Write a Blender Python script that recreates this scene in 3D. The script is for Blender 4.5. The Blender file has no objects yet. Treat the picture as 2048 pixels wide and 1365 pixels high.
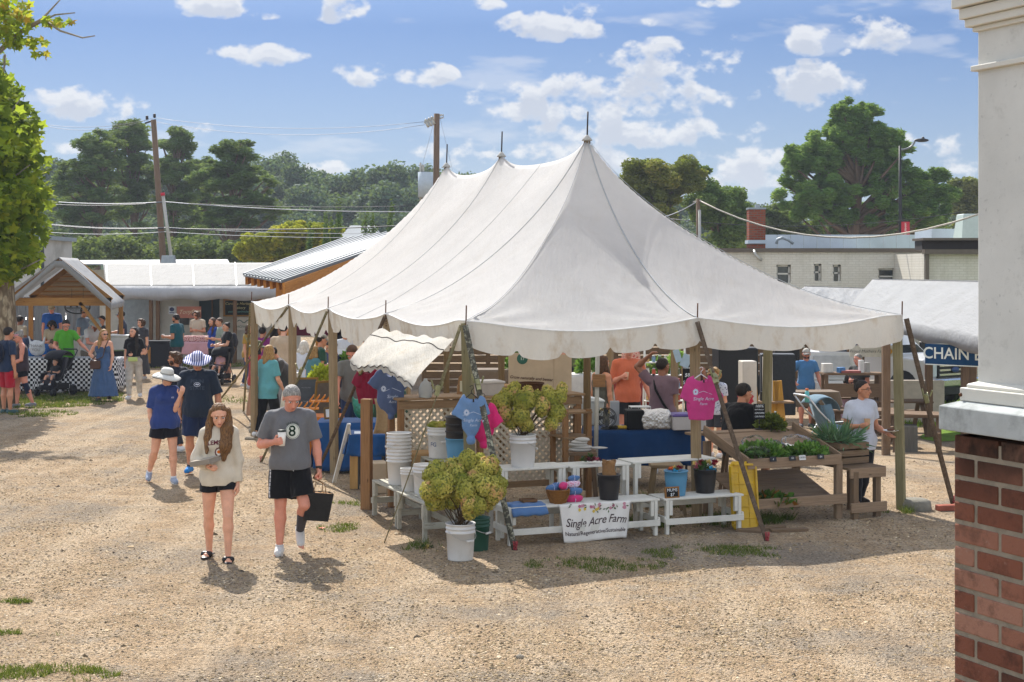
import bpy,math,random
import numpy as np
from mathutils import Vector,Matrix
from mathutils.bvhtree import BVHTree
random.seed(7);RNG=np.random.default_rng(7)
scene=bpy.context.scene
COL=scene.collection
PI=math.pi
CAMH=3.05;F=3000.0;CX=1024.0;HY=540.0
def smooth(a,b,x):
 t=np.clip((x-a)/(b-a),0,1)
 return t*t*(3-2*t)
def gz(x,y):
 """height of the ground: level, falling away to the right behind the tent"""
 return-.62*smooth(19,33,y)*smooth(.5,6.5,x)
def at(px,py,D):
 """a point of the place seen in direction (px, py) of the photo, D metres away"""
 return Vector(((px-CX)*D/F,D,CAMH-(py-HY)*D/F))
def ground(px,py):
 D=CAMH*F/(py-HY)
 for _ in range(12):
  D=(CAMH-float(gz((px-CX)*D/F,D)))*F/(py-HY)
 return Vector(((px-CX)*D/F,D,float(gz((px-CX)*D/F,D))))
def under_head(px,hy,H):
 """where somebody of height H stands whose head top is at (px, hy)"""
 D=20.
 for _ in range(20):
  D=(CAMH-H-float(gz((px-CX)*D/F,D)))*F/(hy-HY)
 return Vector(((px-CX)*D/F,D,float(gz((px-CX)*D/F,D))))
def C(h):
 h=h.lstrip('#')
 v=[int(h[i:i+2],16)/255 for i in(0,2,4)]
 return tuple([(c/12.92 if c<=.04045 else((c+.055)/1.055)**2.4)for c in v])+(1,)
MATS={}
def newmat(name):
 m=bpy.data.materials.new(name);m.use_nodes=True
 nt=m.node_tree
 for n in list(nt.nodes):nt.nodes.remove(n)
 out=nt.nodes.new('ShaderNodeOutputMaterial')
 return m,nt,out
def N(nt,typ,**kw):
 n=nt.nodes.new(typ)
 for k,v in kw.items():
  if k.startswith('i_'):
   key=k[2:]
   key=int(key)if key.isdigit()else key.replace('_',' ')
   n.inputs[key].default_value=v
  else:setattr(n,k,v)
 return n
def mix(nt,a,b,fac,mode='MIX'):
 m=nt.nodes.new('ShaderNodeMix');m.data_type='RGBA';m.blend_type=mode
 for i,v in((6,a),(7,b),(0,fac)):
  if isinstance(v,bpy.types.NodeSocket):nt.links.new(v,m.inputs[i])
  else:m.inputs[i].default_value=v
 return m.outputs[2]
def ramp(nt,src,stops):
 r=nt.nodes.new('ShaderNodeValToRGB')
 e=r.color_ramp.elements
 while len(e)<len(stops):e.new(.5)
 for i,(p,c)in enumerate(stops):
  e[i].position=p
  e[i].color=c if len(c)==4 else(*c,1)
 nt.links.new(src,r.inputs[0])
 return r.outputs[0]
def g(v):return(v,v,v,1)
def sc(c,k):return(min(c[0]*k,1),min(c[1]*k,1),min(c[2]*k,1),1)
def coords(nt,kind='Object',scale=(1,1,1)):
 tc=nt.nodes.new('ShaderNodeTexCoord')
 mp=N(nt,'ShaderNodeMapping',i_Scale=scale)
 nt.links.new(tc.outputs[kind],mp.inputs['Vector'])
 return mp.outputs['Vector']
def noise(nt,vec,scale,detail=4,rough=.6):
 n=N(nt,'ShaderNodeTexNoise',i_Scale=scale,i_Detail=detail,i_Roughness=rough)
 nt.links.new(vec,n.inputs['Vector'])
 return n.outputs['Fac']
def bump(nt,h,strength=.3,dist=.01):
 b=N(nt,'ShaderNodeBump',i_Strength=strength,i_Distance=dist)
 nt.links.new(h,b.inputs['Height'])
 return b.outputs['Normal']
def principled(nt,out,col,rough=.6,spec=.4,normal=None,metal=0,**kw):
 p=nt.nodes.new('ShaderNodeBsdfPrincipled')
 for key,v in(('Base Color',col),('Roughness',rough),('Specular IOR Level',spec),('Metallic',metal)):
  if isinstance(v,bpy.types.NodeSocket):nt.links.new(v,p.inputs[key])
  else:p.inputs[key].default_value=v
 if normal is not None:nt.links.new(normal,p.inputs['Normal'])
 for k,v in kw.items():p.inputs[k.replace('_',' ')].default_value=v
 if out is not None:nt.links.new(p.outputs[0],out.inputs[0])
 return p
def M(name,col='#808080',rough=.6,spec=.35,var=.12,scale=8,bmp=.1,bdist=.005,metal=0,dirt=None,kind='Object',**kw):
 """plain painted / plastic / cloth surface with soft uneven tone and fine bump"""
 if name in MATS:return MATS[name]
 m,nt,out=newmat(name)
 c=C(col)if isinstance(col,str)else col
 v=coords(nt,kind)
 n1=noise(nt,v,scale,5)
 lo,hi=sc(c,1-var),sc(c,1+var)
 colr=ramp(nt,n1,[(.3,lo),(.7,hi)])
 if dirt:
  n2=noise(nt,v,scale*.35,8,.7)
  f=ramp(nt,n2,[(.48,g(0)),(.68,g(.75))])
  colr=mix(nt,colr,C(dirt),f)
 n3=noise(nt,v,scale*9,4)
 principled(nt,out,colr,rough,spec,bump(nt,n3,bmp,bdist)if bmp else None,metal,**kw)
 MATS[name]=m
 return m
def wood(name,a,b,grain=.5,rough=.8,knots=True,paint=None):
 """sawn timber: grain runs along u of the bar's UV; paint = (colour, wear)"""
 if name in MATS:return MATS[name]
 m,nt,out=newmat(name)
 uv=coords(nt,'UV',(1.2,22,1))
 uv2=coords(nt,'UV',(.35,2.2,1))
 n1=noise(nt,uv,3,6,.65)
 n2=noise(nt,uv2,2.2,4)
 c=ramp(nt,n1,[(.3,C(a)),(.7,C(b))])
 c=mix(nt,c,sc(C(a),.55),ramp(nt,n2,[(.5,g(0)),(.8,g(.7))]))
 if knots:
  vo=N(nt,'ShaderNodeTexVoronoi',i_Scale=2.2)
  nt.links.new(coords(nt,'UV',(1,3,1)),vo.inputs['Vector'])
  c=mix(nt,c,sc(C(a),.3),ramp(nt,vo.outputs['Distance'],[(.03,g(.8)),(.08,g(0))]))
 if paint:
  n3=noise(nt,coords(nt,'UV',(2,12,1)),4,8,.75)
  w=paint[1]
  c=mix(nt,C(paint[0]),c,ramp(nt,n3,[(1-w-.06,g(0)),(1-w+.05,g(1))]))
  n4=noise(nt,coords(nt,'Object'),2.5,6)
  c=mix(nt,c,sc(C(paint[0]),.55),ramp(nt,n4,[(.5,g(0)),(.75,g(.5))]))
 principled(nt,out,c,rough,.2,bump(nt,n1,.5,.006))
 MATS[name]=m
 return m
def leafmat(name,a,b,c3=None,trans=.35,rough=.5):
 """leaves: colour per leaf from the face attribute var, some light passes through"""
 if name in MATS:return MATS[name]
 m,nt,out=newmat(name)
 at_=N(nt,'ShaderNodeAttribute',attribute_name='var')
 st=[(0,C(a)),(.75,C(b))]+([(1,C(c3))]if c3 else[])
 col=ramp(nt,at_.outputs['Fac'],st)
 p=principled(nt,None,col,max(rough,.7),.08)
 t=N(nt,'ShaderNodeBsdfTranslucent')
 nt.links.new(mix(nt,col,(.5,.62,.08,1),.35),t.inputs[0])
 ms=N(nt,'ShaderNodeMixShader',i_Fac=trans)
 nt.links.new(p.outputs[0],ms.inputs[1]);nt.links.new(t.outputs[0],ms.inputs[2])
 nt.links.new(ms.outputs[0],out.inputs[0])
 MATS[name]=m
 return m
class MB:
 def __init__(s):
  s.v=[];s.f=[];s.m=[];s.uv=[];s.n=0;s.sm=[]
 def add(s,verts,faces,mi=0,uvs=None,smooth=False):
  b=s.n
  verts=[tuple(v)for v in verts]
  s.v+=verts;s.n+=len(verts)
  for k,f in enumerate(faces):
   s.f.append(tuple(b+i for i in f));s.m.append(mi);s.sm.append(smooth)
   if uvs:s.uv.append(uvs[k])
   else:s.uv.append([(verts[i][0],verts[i][1]+verts[i][2])for i in f])
  return s
 def box(s,c,size,rot=None,mi=0,taper=None):
  """box centred on c; rot = Matrix or z angle"""
  if rot is None:R=Matrix.Identity(3)
  elif isinstance(rot,(int,float)):R=Matrix.Rotation(rot,3,'Z')
  else:R=rot
  c=Vector(c);hx,hy,hz=size[0]/2,size[1]/2,size[2]/2
  P=[]
  for z in(-1,1):
   k=1 if(taper is None or z<0)else taper
   for x,y in((-1,-1),(1,-1),(1,1),(-1,1)):
    P.append(c+R@Vector((x*hx*k,y*hy*k,z*hz)))
  faces=[(3,2,1,0),(4,5,6,7),(0,1,5,4),(1,2,6,5),(2,3,7,6),(3,0,4,7)]
  L=max(size);ax=list(size).index(L)
  o=random.random()*40,random.random()*40
  loc=[(-hx,-hy,-hz),(hx,-hy,-hz),(hx,hy,-hz),(-hx,hy,-hz),(-hx,-hy,hz),(hx,-hy,hz),(hx,hy,hz),(-hx,hy,hz)]
  oth=[i for i in range(3)if i!=ax]
  uvs=[[(loc[i][ax]+o[0],loc[i][oth[0]]+loc[i][oth[1]]*1.01+o[1])for i in f]for f in faces]
  return s.add(P,faces,mi,uvs)
 def bar(s,p,q,w,h=None,mi=0,up=(0,0,1)):
  """bar of section w x h from p to q"""
  p=Vector(p);q=Vector(q);h=h or w
  d=q-p;L=d.length
  if L<1e-6:return s
  d/=L
  u=Vector(up)
  if abs(d.dot(u))>.98:u=Vector((0,1,0))if abs(d.y)<.9 else Vector((1,0,0))
  x=d.cross(u).normalized();z=x.cross(d)
  R=Matrix((x,d,z)).transposed()
  return s.box((p+q)/2,(w,L,h),R,mi)
 def tube(s,pts,r,seg=8,mi=0,cap=True,rend=None):
  pts=[Vector(p)for p in pts];n=len(pts)
  if isinstance(r,(int,float)):
   r2=r if rend is None else rend
   rr=[r+(r2-r)*i/max(1,n-1)for i in range(n)]
  else:rr=r
  V=[];prev=None
  for i,p in enumerate(pts):
   t=(pts[min(i+1,n-1)]-pts[max(i-1,0)]).normalized()
   if prev is None:
    a=Vector((0,0,1))if abs(t.z)<.9 else Vector((1,0,0))
    x=t.cross(a).normalized()
   else:x=(prev-t*prev.dot(t)).normalized()
   prev=x;y=t.cross(x)
   for k in range(seg):
    an=2*PI*k/seg
    V.append(p+(x*math.cos(an)+y*math.sin(an))*rr[i])
  Fs=[];U=[];L=0
  o=random.random()*30
  for i in range(n-1):
   L2=L+(pts[i+1]-pts[i]).length
   for k in range(seg):
    k2=(k+1)%seg
    Fs.append((i*seg+k,i*seg+k2,(i+1)*seg+k2,(i+1)*seg+k))
    w=2*PI*rr[i]/seg
    U.append([(L+o,k*w),(L+o,(k+1)*w),(L2+o,(k+1)*w),(L2+o,k*w)])
   L=L2
  if cap:
   Fs.append(tuple(range(seg))[::-1]);U.append([(0,0)]*seg)
   Fs.append(tuple((n-1)*seg+k for k in range(seg)));U.append([(0,0)]*seg)
  return s.add(V,Fs,mi,U,True)
 def lathe(s,prof,c=(0,0,0),seg=24,mi=0,cap=True,sx=1,sy=1,R=None):
  c=Vector(c);V=[]
  for(r,z)in prof:
   for k in range(seg):
    a=2*PI*k/seg
    p=Vector((r*math.cos(a)*sx,r*math.sin(a)*sy,z))
    V.append(c+(R@p if R is not None else p))
  n=len(prof);Fs=[];U=[]
  for i in range(n-1):
   for k in range(seg):
    k2=(k+1)%seg
    Fs.append((i*seg+k,i*seg+k2,(i+1)*seg+k2,(i+1)*seg+k))
    r=max(prof[0][0],.02)
    U.append([(prof[i][1],r*6.28*k/seg),(prof[i][1],r*6.28*(k+1)/seg),(prof[i+1][1],r*6.28*(k+1)/seg),(prof[i+1][1],r*6.28*k/seg)])
  if cap:
   if prof[0][0]>1e-5:Fs.append(tuple(range(seg))[::-1]);U.append([(0,0)]*seg)
   if prof[-1][0]>1e-5:Fs.append(tuple((n-1)*seg+k for k in range(seg)));U.append([(0,0)]*seg)
  return s.add(V,Fs,mi,U,True)
 def ell(s,c,r,R=None,mi=0,seg=12,rings=8):
  prof=[(math.sin(PI*i/rings)+(1e-4 if i in(0,rings)else 0),-math.cos(PI*i/rings))for i in range(rings+1)]
  c=Vector(c);V=[]
  for(a,z)in prof:
   for k in range(seg):
    t=2*PI*k/seg
    p=Vector((a*math.cos(t)*r[0],a*math.sin(t)*r[1],z*r[2]))
    V.append(c+(R@p if R is not None else p))
  Fs=[(i*seg+k,i*seg+(k+1)%seg,(i+1)*seg+(k+1)%seg,(i+1)*seg+k)for i in range(rings)for k in range(seg)]
  return s.add(V,Fs,mi,None,True)
 def sheet(s,rows,th=.004,mi=0,smooth=True):
  """thick sheet through a grid of points rows[i][j]"""
  n,m=len(rows),len(rows[0])
  P=[[Vector(p)for p in r]for r in rows]
  Nn=[]
  for i in range(n):
   r=[]
   for j in range(m):
    a=P[min(i+1,n-1)][j]-P[max(i-1,0)][j]
    b=P[i][min(j+1,m-1)]-P[i][max(j-1,0)]
    c=a.cross(b);r.append(c.normalized()if c.length>1e-9 else Vector((0,0,1)))
   Nn.append(r)
  V=[P[i][j]for i in range(n)for j in range(m)]+[P[i][j]-Nn[i][j]*th for i in range(n)for j in range(m)]
  o=n*m;Fs=[];U=[]
  q=lambda i,j:i*m+j
  for i in range(n-1):
   for j in range(m-1):
    Fs.append((q(i,j),q(i+1,j),q(i+1,j+1),q(i,j+1)))
    Fs.append((o+q(i,j+1),o+q(i+1,j+1),o+q(i+1,j),o+q(i,j)))
    uu=[(i/(n-1),j/(m-1)),((i+1)/(n-1),j/(m-1)),((i+1)/(n-1),(j+1)/(m-1)),(i/(n-1),(j+1)/(m-1))]
    U.append(uu);U.append(uu[::-1])
  for i in range(n-1):
   Fs.append((q(i,0),o+q(i,0),o+q(i+1,0),q(i+1,0)));Fs.append((q(i,m-1),q(i+1,m-1),o+q(i+1,m-1),o+q(i,m-1)))
   U+=[[(0,0)]*4]*2
  for j in range(m-1):
   Fs.append((q(0,j),q(0,j+1),o+q(0,j+1),o+q(0,j)));Fs.append((q(n-1,j),o+q(n-1,j),o+q(n-1,j+1),q(n-1,j+1)))
   U+=[[(0,0)]*4]*2
  return s.add(V,Fs,mi,U,smooth)
 def prism(s,poly,z0,z1,R=None,c=(0,0,0),mi=0):
  """extrude 2-D polygon (x, y) from z0 to z1"""
  c=Vector(c);n=len(poly)
  V=[Vector((x,y,z0))for x,y in poly]+[Vector((x,y,z1))for x,y in poly]
  if R is not None:V=[R@p for p in V]
  V=[c+p for p in V]
  Fs=[tuple(range(n))[::-1],tuple(range(n,2*n))]+[(i,(i+1)%n,n+(i+1)%n,n+i)for i in range(n)]
  return s.add(V,Fs,mi)
 def build(s,name,mats,parent=None,world=False,bevel=0,loc=None,kind=None,seg=1):
  off=Vector((0,0,0))
  if world and parent is not None:
   p=parent
   while p is not None:off=off+p.location;p=p.parent
  me=bpy.data.meshes.new(name)
  me.from_pydata([tuple(Vector(v)-off)for v in s.v],[],s.f)
  mats=mats if isinstance(mats,(list,tuple))else[mats]
  for mm in mats:me.materials.append(mm)
  me.polygons.foreach_set('material_index',s.m)
  me.polygons.foreach_set('use_smooth',s.sm)
  ul=me.uv_layers.new(name='UVMap')
  flat=[c for face in s.uv for uv in face for c in uv]
  ul.data.foreach_set('uv',flat)
  me.update()
  o=bpy.data.objects.new(name,me);COL.objects.link(o)
  if parent is not None:o.parent=parent
  if loc is not None:o.location=loc
  if kind:o['kind']=kind
  if bevel:
   b=o.modifiers.new('Bevel','BEVEL');b.width=bevel;b.segments=seg;b.limit_method='ANGLE';b.angle_limit=.8
  return o
def mesh_np(name,V,Fc,mats,parent=None,mi=None,smoothf=True,var=None,kind=None,loc=None):
 """object from numpy arrays of vertices and equal-sided faces"""
 V=np.asarray(V,np.float32);Fc=np.asarray(Fc,np.int32)
 me=bpy.data.meshes.new(name)
 nf,k=Fc.shape
 me.vertices.add(len(V));me.vertices.foreach_set('co',V.ravel())
 me.loops.add(nf*k);me.loops.foreach_set('vertex_index',Fc.ravel())
 me.polygons.add(nf);me.polygons.foreach_set('loop_start',np.arange(0,nf*k,k,dtype=np.int32))
 mats=mats if isinstance(mats,(list,tuple))else[mats]
 for mm in mats:me.materials.append(mm)
 if mi is not None:me.polygons.foreach_set('material_index',np.asarray(mi,np.int32))
 me.polygons.foreach_set('use_smooth',np.full(nf,smoothf))
 if var is not None:
  a=me.attributes.new('var','FLOAT','FACE');a.data.foreach_set('value',np.asarray(var,np.float32))
 me.update(calc_edges=True);me.validate()
 o=bpy.data.objects.new(name,me);COL.objects.link(o)
 if parent is not None:o.parent=parent
 if loc is not None:o.location=loc
 if kind:o['kind']=kind
 return o
def tag(o,label=None,cat=None,group=None,kind=None):
 if label:o['label']=label
 if cat:o['category']=cat
 if group:o['group']=group
 if kind:o['kind']=kind
 return o
def thing(name,label,cat,loc=(0,0,0),rz=0,group=None):
 o=bpy.data.objects.new(name,None);COL.objects.link(o)
 o.location=Vector(loc);o.rotation_euler=(0,0,rz)
 o.empty_display_size=.1
 return tag(o,label,cat,group)
def copy_tree(o,loc=None,rz=None,label=None,parent=None):
 c=o.copy();COL.objects.link(c)
 if parent is not None:c.parent=parent
 if loc is not None:c.location=Vector(loc)
 if rz is not None:c.rotation_euler=(0,0,rz)
 if label:c['label']=label
 for ch in list(o.children):copy_tree(ch,parent=c)
 return c
def vnoise(P,seed=0):
 P=np.asarray(P,np.float64);i=np.floor(P).astype(np.int64);f=P-i;f=f*f*(3-2*f)
 def h(a,b,c):
  n=(a*374761393+b*668265263+c*2147483647+seed*974634777)&0x7fffffff
  n=((n^(n>>13))*1274126177)&0x7fffffff
  return((n^(n>>16))&0xffff)/65535.
 r=0
 for dx in(0,1):
  for dy in(0,1):
   for dz in(0,1):
    w=(f[...,0]if dx else 1-f[...,0])*(f[...,1]if dy else 1-f[...,1])*(f[...,2]if dz else 1-f[...,2])
    r=r+w*h(i[...,0]+dx,i[...,1]+dy,i[...,2]+dz)
 return r*2-1
def text_mesh(txt,size=1,shear=0,offset=0,align='CENTER',spacing=1.0):
 """lettering as flat triangles in x-y, returned as (verts, faces)"""
 cu=bpy.data.curves.new('t','FONT');cu.body=txt;cu.size=size;cu.shear=shear;cu.offset=offset
 cu.align_x=align;cu.align_y='CENTER';cu.resolution_u=3;cu.fill_mode='FRONT';cu.space_character=spacing
 ob=bpy.data.objects.new('t',cu);COL.objects.link(ob)
 dg=bpy.context.evaluated_depsgraph_get();dg.update()
 me=bpy.data.meshes.new_from_object(ob.evaluated_get(dg))
 V=[v.co.copy()for v in me.vertices];Fs=[tuple(p.vertices)for p in me.polygons]
 bpy.data.objects.remove(ob);bpy.data.curves.remove(cu);bpy.data.meshes.remove(me)
 return V,Fs
def put_text(name,txt,size,c,xdir,ydir,mat,parent=None,world=True,shear=0,offset=0,lift=.003,mb=None,mi=0,spacing=1.0,arc=None):
 """lettering on a plane through c with reading direction xdir"""
 V,Fs=text_mesh(txt,size,shear,offset,spacing=spacing)
 x=Vector(xdir).normalized();y=Vector(ydir).normalized();n=x.cross(y).normalized()
 W=[]
 for v in V:
  vx,vy=v.x,v.y
  if arc:
   a=vx/arc;rr=arc+vy
   vx,vy=math.sin(a)*rr,math.cos(a)*rr-arc
  W.append(Vector(c)+x*vx+y*vy+n*lift)
 own=mb is None
 mb=mb or MB()
 mb.add(W,Fs,mi)
 if own:return mb.build(name,mat,parent,world)
class Field:
 def __init__(s):s.p=[]
 def cone(s,a,b,ra,rb,k=.012,flat=None,clip=None):
  s.p.append(('c',np.array(a,float),np.array(b,float),ra,rb,k,flat,clip));return s
 def ell(s,c,r,R=None,k=.012,clip=None):
  s.p.append(('e',np.array(c,float),np.array(r,float),R,0,k,None,clip));return s
 def mesh(s,res,cut=None,sub=None):
  lo=np.full(3,1e9);hi=-lo
  for q in s.p:
   if q[0]=='c':
    r=max(q[3],q[4])*(q[6][1]if q[6]is not None and q[6][1]>1 else 1)
    l=np.minimum(q[1],q[2])-r;h=np.maximum(q[1],q[2])+r
   else:
    r=q[2].max();l=q[1]-r;h=q[1]+r
   lo=np.minimum(lo,l);hi=np.maximum(hi,h)
  lo-=.04;hi+=.04
  n=np.ceil((hi-lo)/res).astype(int)+1
  ks=sorted(set(q[5]for q in s.p))
  E={k:np.zeros(n,np.float32)for k in ks}
  ax=[lo[i]+np.arange(n[i])*res for i in range(3)]
  for q in s.p:
   k=q[5];pad=7*k+res
   if q[0]=='c':
    r=max(q[3],q[4])*(q[6][1]if q[6]is not None and q[6][1]>1 else 1)
    l=np.minimum(q[1],q[2])-r-pad;h=np.maximum(q[1],q[2])+r+pad
   else:r=q[2].max();l=q[1]-r-pad;h=q[1]+r+pad
   i0=np.clip(((l-lo)/res).astype(int),0,n-1);i1=np.clip(((h-lo)/res).astype(int)+2,1,n)
   X=ax[0][i0[0]:i1[0],None,None];Y=ax[1][None,i0[1]:i1[1],None];Z=ax[2][None,None,i0[2]:i1[2]]
   if q[0]=='c':
    a,b=q[1],q[2];ba=b-a;L2=max(ba@ba,1e-9)
    dx,dy,dz=X-a[0],Y-a[1],Z-a[2]
    t=np.clip((dx*ba[0]+dy*ba[1]+dz*ba[2])/L2,0,1)
    ex,ey,ez=dx-t*ba[0],dy-t*ba[1],dz-t*ba[2]
    rr=q[3]+(q[4]-q[3])*t
    if q[6]is not None:
     nn,fs=q[6];dn=ex*nn[0]+ey*nn[1]+ez*nn[2]
     m=dn*(1/fs-1)
     ex=ex+m*nn[0];ey=ey+m*nn[1];ez=ez+m*nn[2]
    d=np.sqrt(ex*ex+ey*ey+ez*ez)-rr
    if q[6]is not None:d=d*min(1,q[6][1]**.5)
   else:
    c,r,R=q[1],q[2],q[3]
    x,y,z=X-c[0],Y-c[1],Z-c[2]
    if R is not None:
     R=np.array(R)
     x,y,z=(x*R[0,0]+y*R[1,0]+z*R[2,0],x*R[0,1]+y*R[1,1]+z*R[2,1],x*R[0,2]+y*R[1,2]+z*R[2,2])
    k0=np.sqrt((x/r[0])**2+(y/r[1])**2+(z/r[2])**2)
    k1=np.sqrt((x/r[0]**2)**2+(y/r[1]**2)**2+(z/r[2]**2)**2)+1e-9
    d=k0*(k0-1)/k1
   if q[7]is not None:
    for cp,cn in(q[7]if isinstance(q[7],list)else[q[7]]):
     d=np.maximum(d,(X-cp[0])*cn[0]+(Y-cp[1])*cn[1]+(Z-cp[2])*cn[2])
   E[k][i0[0]:i1[0],i0[1]:i1[1],i0[2]:i1[2]]+=np.exp(-np.clip(d/k,-25,30)).astype(np.float32)
  f=None
  for k in ks:
   d=-k*np.log(E[k]+1e-12)
   f=d if f is None else np.minimum(f,d)
  X,Y,Z=ax[0][:,None,None],ax[1][None,:,None],ax[2][None,None,:]
  if cut is not None:
   for cp,cn in cut:
    f=np.maximum(f,(X-cp[0])*cn[0]+(Y-cp[1])*cn[1]+(Z-cp[2])*cn[2])
  if sub is not None:
   for c,r in sub:
    f=np.maximum(f,r-np.sqrt((X-c[0])**2+(Y-c[1])**2+(Z-c[2])**2))
  return nets(f,lo,res)
def nets(f,lo,res):
 ins=f<0
 n=np.array(f.shape)-1
 cnt=np.zeros(n,np.int8)
 offs=[(i,j,k)for i in(0,1)for j in(0,1)for k in(0,1)]
 for o in offs:cnt+=ins[o[0]:o[0]+n[0],o[1]:o[1]+n[1],o[2]:o[2]+n[2]]
 I=np.argwhere((cnt>0)&(cnt<8))
 idx=np.full(n,-1,np.int32);idx[I[:,0],I[:,1],I[:,2]]=np.arange(len(I))
 val={o:f[I[:,0]+o[0],I[:,1]+o[1],I[:,2]+o[2]]for o in offs}
 S=np.zeros((len(I),3));W=np.zeros(len(I))
 for a in range(3):
  for o in offs:
   if o[a]:continue
   o2=list(o);o2[a]=1;o2=tuple(o2)
   v0,v1=val[o],val[o2]
   m=(v0<0)!=(v1<0)
   t=np.where(m,v0/np.where(m,v0-v1,1),0)
   p=np.tile(np.array(o,float),(len(I),1));p[:,a]=t
   S+=p*m[:,None];W+=m
 V=lo+(I+S/W[:,None])*res
 Q=[]
 for a in range(3):
  b,c=(a+1)%3,(a+2)%3
  sl0=[slice(None)]*3;sl1=[slice(None)]*3
  sl0[a]=slice(0,-1);sl1[a]=slice(1,None)
  A,B=ins[tuple(sl0)],ins[tuple(sl1)]
  J=np.argwhere(A!=B)
  J=J[(J[:,b]>0)&(J[:,c]>0)&(J[:,b]<f.shape[b]-1)&(J[:,c]<f.shape[c]-1)]
  if not len(J):continue
  fl=A[J[:,0],J[:,1],J[:,2]]
  def cell(db,dc):
   K=J.copy();K[:,b]-=db;K[:,c]-=dc
   return idx[K[:,0],K[:,1],K[:,2]]
  q=np.stack([cell(0,0),cell(1,0),cell(1,1),cell(0,1)],1)
  q[~fl]=q[~fl][:,::-1]
  Q.append(q)
 Q=np.concatenate(Q)
 Q=Q[(Q>=0).all(1)]
 return V,Q
def vnormals(V,Q):
 nrm=np.cross(V[Q[:,2]]-V[Q[:,0]],V[Q[:,3]]-V[Q[:,1]])
 out=np.zeros_like(V)
 for k in range(4):np.add.at(out,Q[:,k],nrm)
 return out/(np.linalg.norm(out,axis=1,keepdims=True)+1e-12)
def wrinkle(V,Q,amp=.006,sc_=(14,14,5),seed=1):
 n=vnormals(V,Q)
 d=vnoise(V*np.array(sc_),seed)+.5*vnoise(V*np.array(sc_)*2.3,seed+5)
 return V+n*(d*amp)[:,None]
def nv(v):v=np.array(v,float);return v/np.linalg.norm(v)
SKINS={'fair':'#d9a184','tan':'#c08464','pink':'#d08c74','brown':'#8a5a40','dark':'#5c3a2a'}
def skinmat(t):
 nm='skin_'+t
 if nm in MATS:return MATS[nm]
 m,nt,out=newmat(nm);c=C(SKINS[t]);v=coords(nt)
 col=ramp(nt,noise(nt,v,9,4),[(.3,sc(c,.86)),(.7,sc(c,1.1))])
 principled(nt,out,col,.5,.4,bump(nt,noise(nt,v,120,3),.15,.002),Subsurface_Weight=.06,Subsurface_Radius=(.02,.008,.004),Subsurface_Scale=.4)
 MATS[nm]=m;return m
HAIRS={'brown':('#2c1c12','#6b4a2e'),'dark':('#120d0a','#2c2019'),'blond':('#6d4c28','#c19a5e'),'grey':('#5a5650','#b5b0a8'),'ginger':('#5a2c14','#a0582e'),'white':('#a79d8c','#e6dfd2'),'mid':('#3b2614','#9a6f42')}
def hairmat(t):
 nm='hair_'+t
 if nm in MATS:return MATS[nm]
 m,nt,out=newmat(nm);a,b=HAIRS[t]
 n1=noise(nt,coords(nt,'Object',(60,60,9)),2,5)
 col=ramp(nt,n1,[(.35,C(a)),(.7,C(b))])
 principled(nt,out,col,.6,.3,bump(nt,n1,.9,.01))
 MATS[nm]=m;return m
def cloth(col,var=.1,kind='cloth',bmp=.25):
 nm=f'{kind}_{col}'
 if nm in MATS:return MATS[nm]
 m,nt,out=newmat(nm);c=C(col);v=coords(nt)
 cc=ramp(nt,noise(nt,v,6,6,.7),[(.3,sc(c,1-var)),(.7,sc(c,1+var))])
 h=noise(nt,coords(nt,'Object',(1,1,.45)),26,5,.6)
 p=principled(nt,out,cc,.85,.12,bump(nt,h,bmp,.02),Sheen_Weight=.15)
 MATS[nm]=m;return m
def striped(a,b,axis=2,freq=40):
 nm=f'stripe_{a}_{b}'
 if nm in MATS:return MATS[nm]
 m,nt,out=newmat(nm);v=coords(nt)
 w=N(nt,'ShaderNodeTexWave',bands_direction='XYZ'[axis],i_Scale=freq/6.28,i_Distortion=.6)
 nt.links.new(v,w.inputs['Vector'])
 col=ramp(nt,w.outputs['Fac'],[(.45,C(a)),(.55,C(b))])
 principled(nt,out,col,.85,.1);MATS[nm]=m;return m
def patterned(a,b,scale=30,th=.35):
 nm=f'pattern_{a}_{b}'
 if nm in MATS:return MATS[nm]
 m,nt,out=newmat(nm);v=coords(nt)
 w=N(nt,'ShaderNodeTexVoronoi',i_Scale=scale);nt.links.new(v,w.inputs['Vector'])
 col=ramp(nt,w.outputs['Distance'],[(th,C(a)),(th+.06,C(b))])
 principled(nt,out,col,.85,.1);MATS[nm]=m;return m
def frame(fwd,up):
 f=nv(fwd);u=np.array(up,float);u=nv(u-f*(u@f));r=np.cross(f,u)
 return f,u,r
BVH={}
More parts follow.
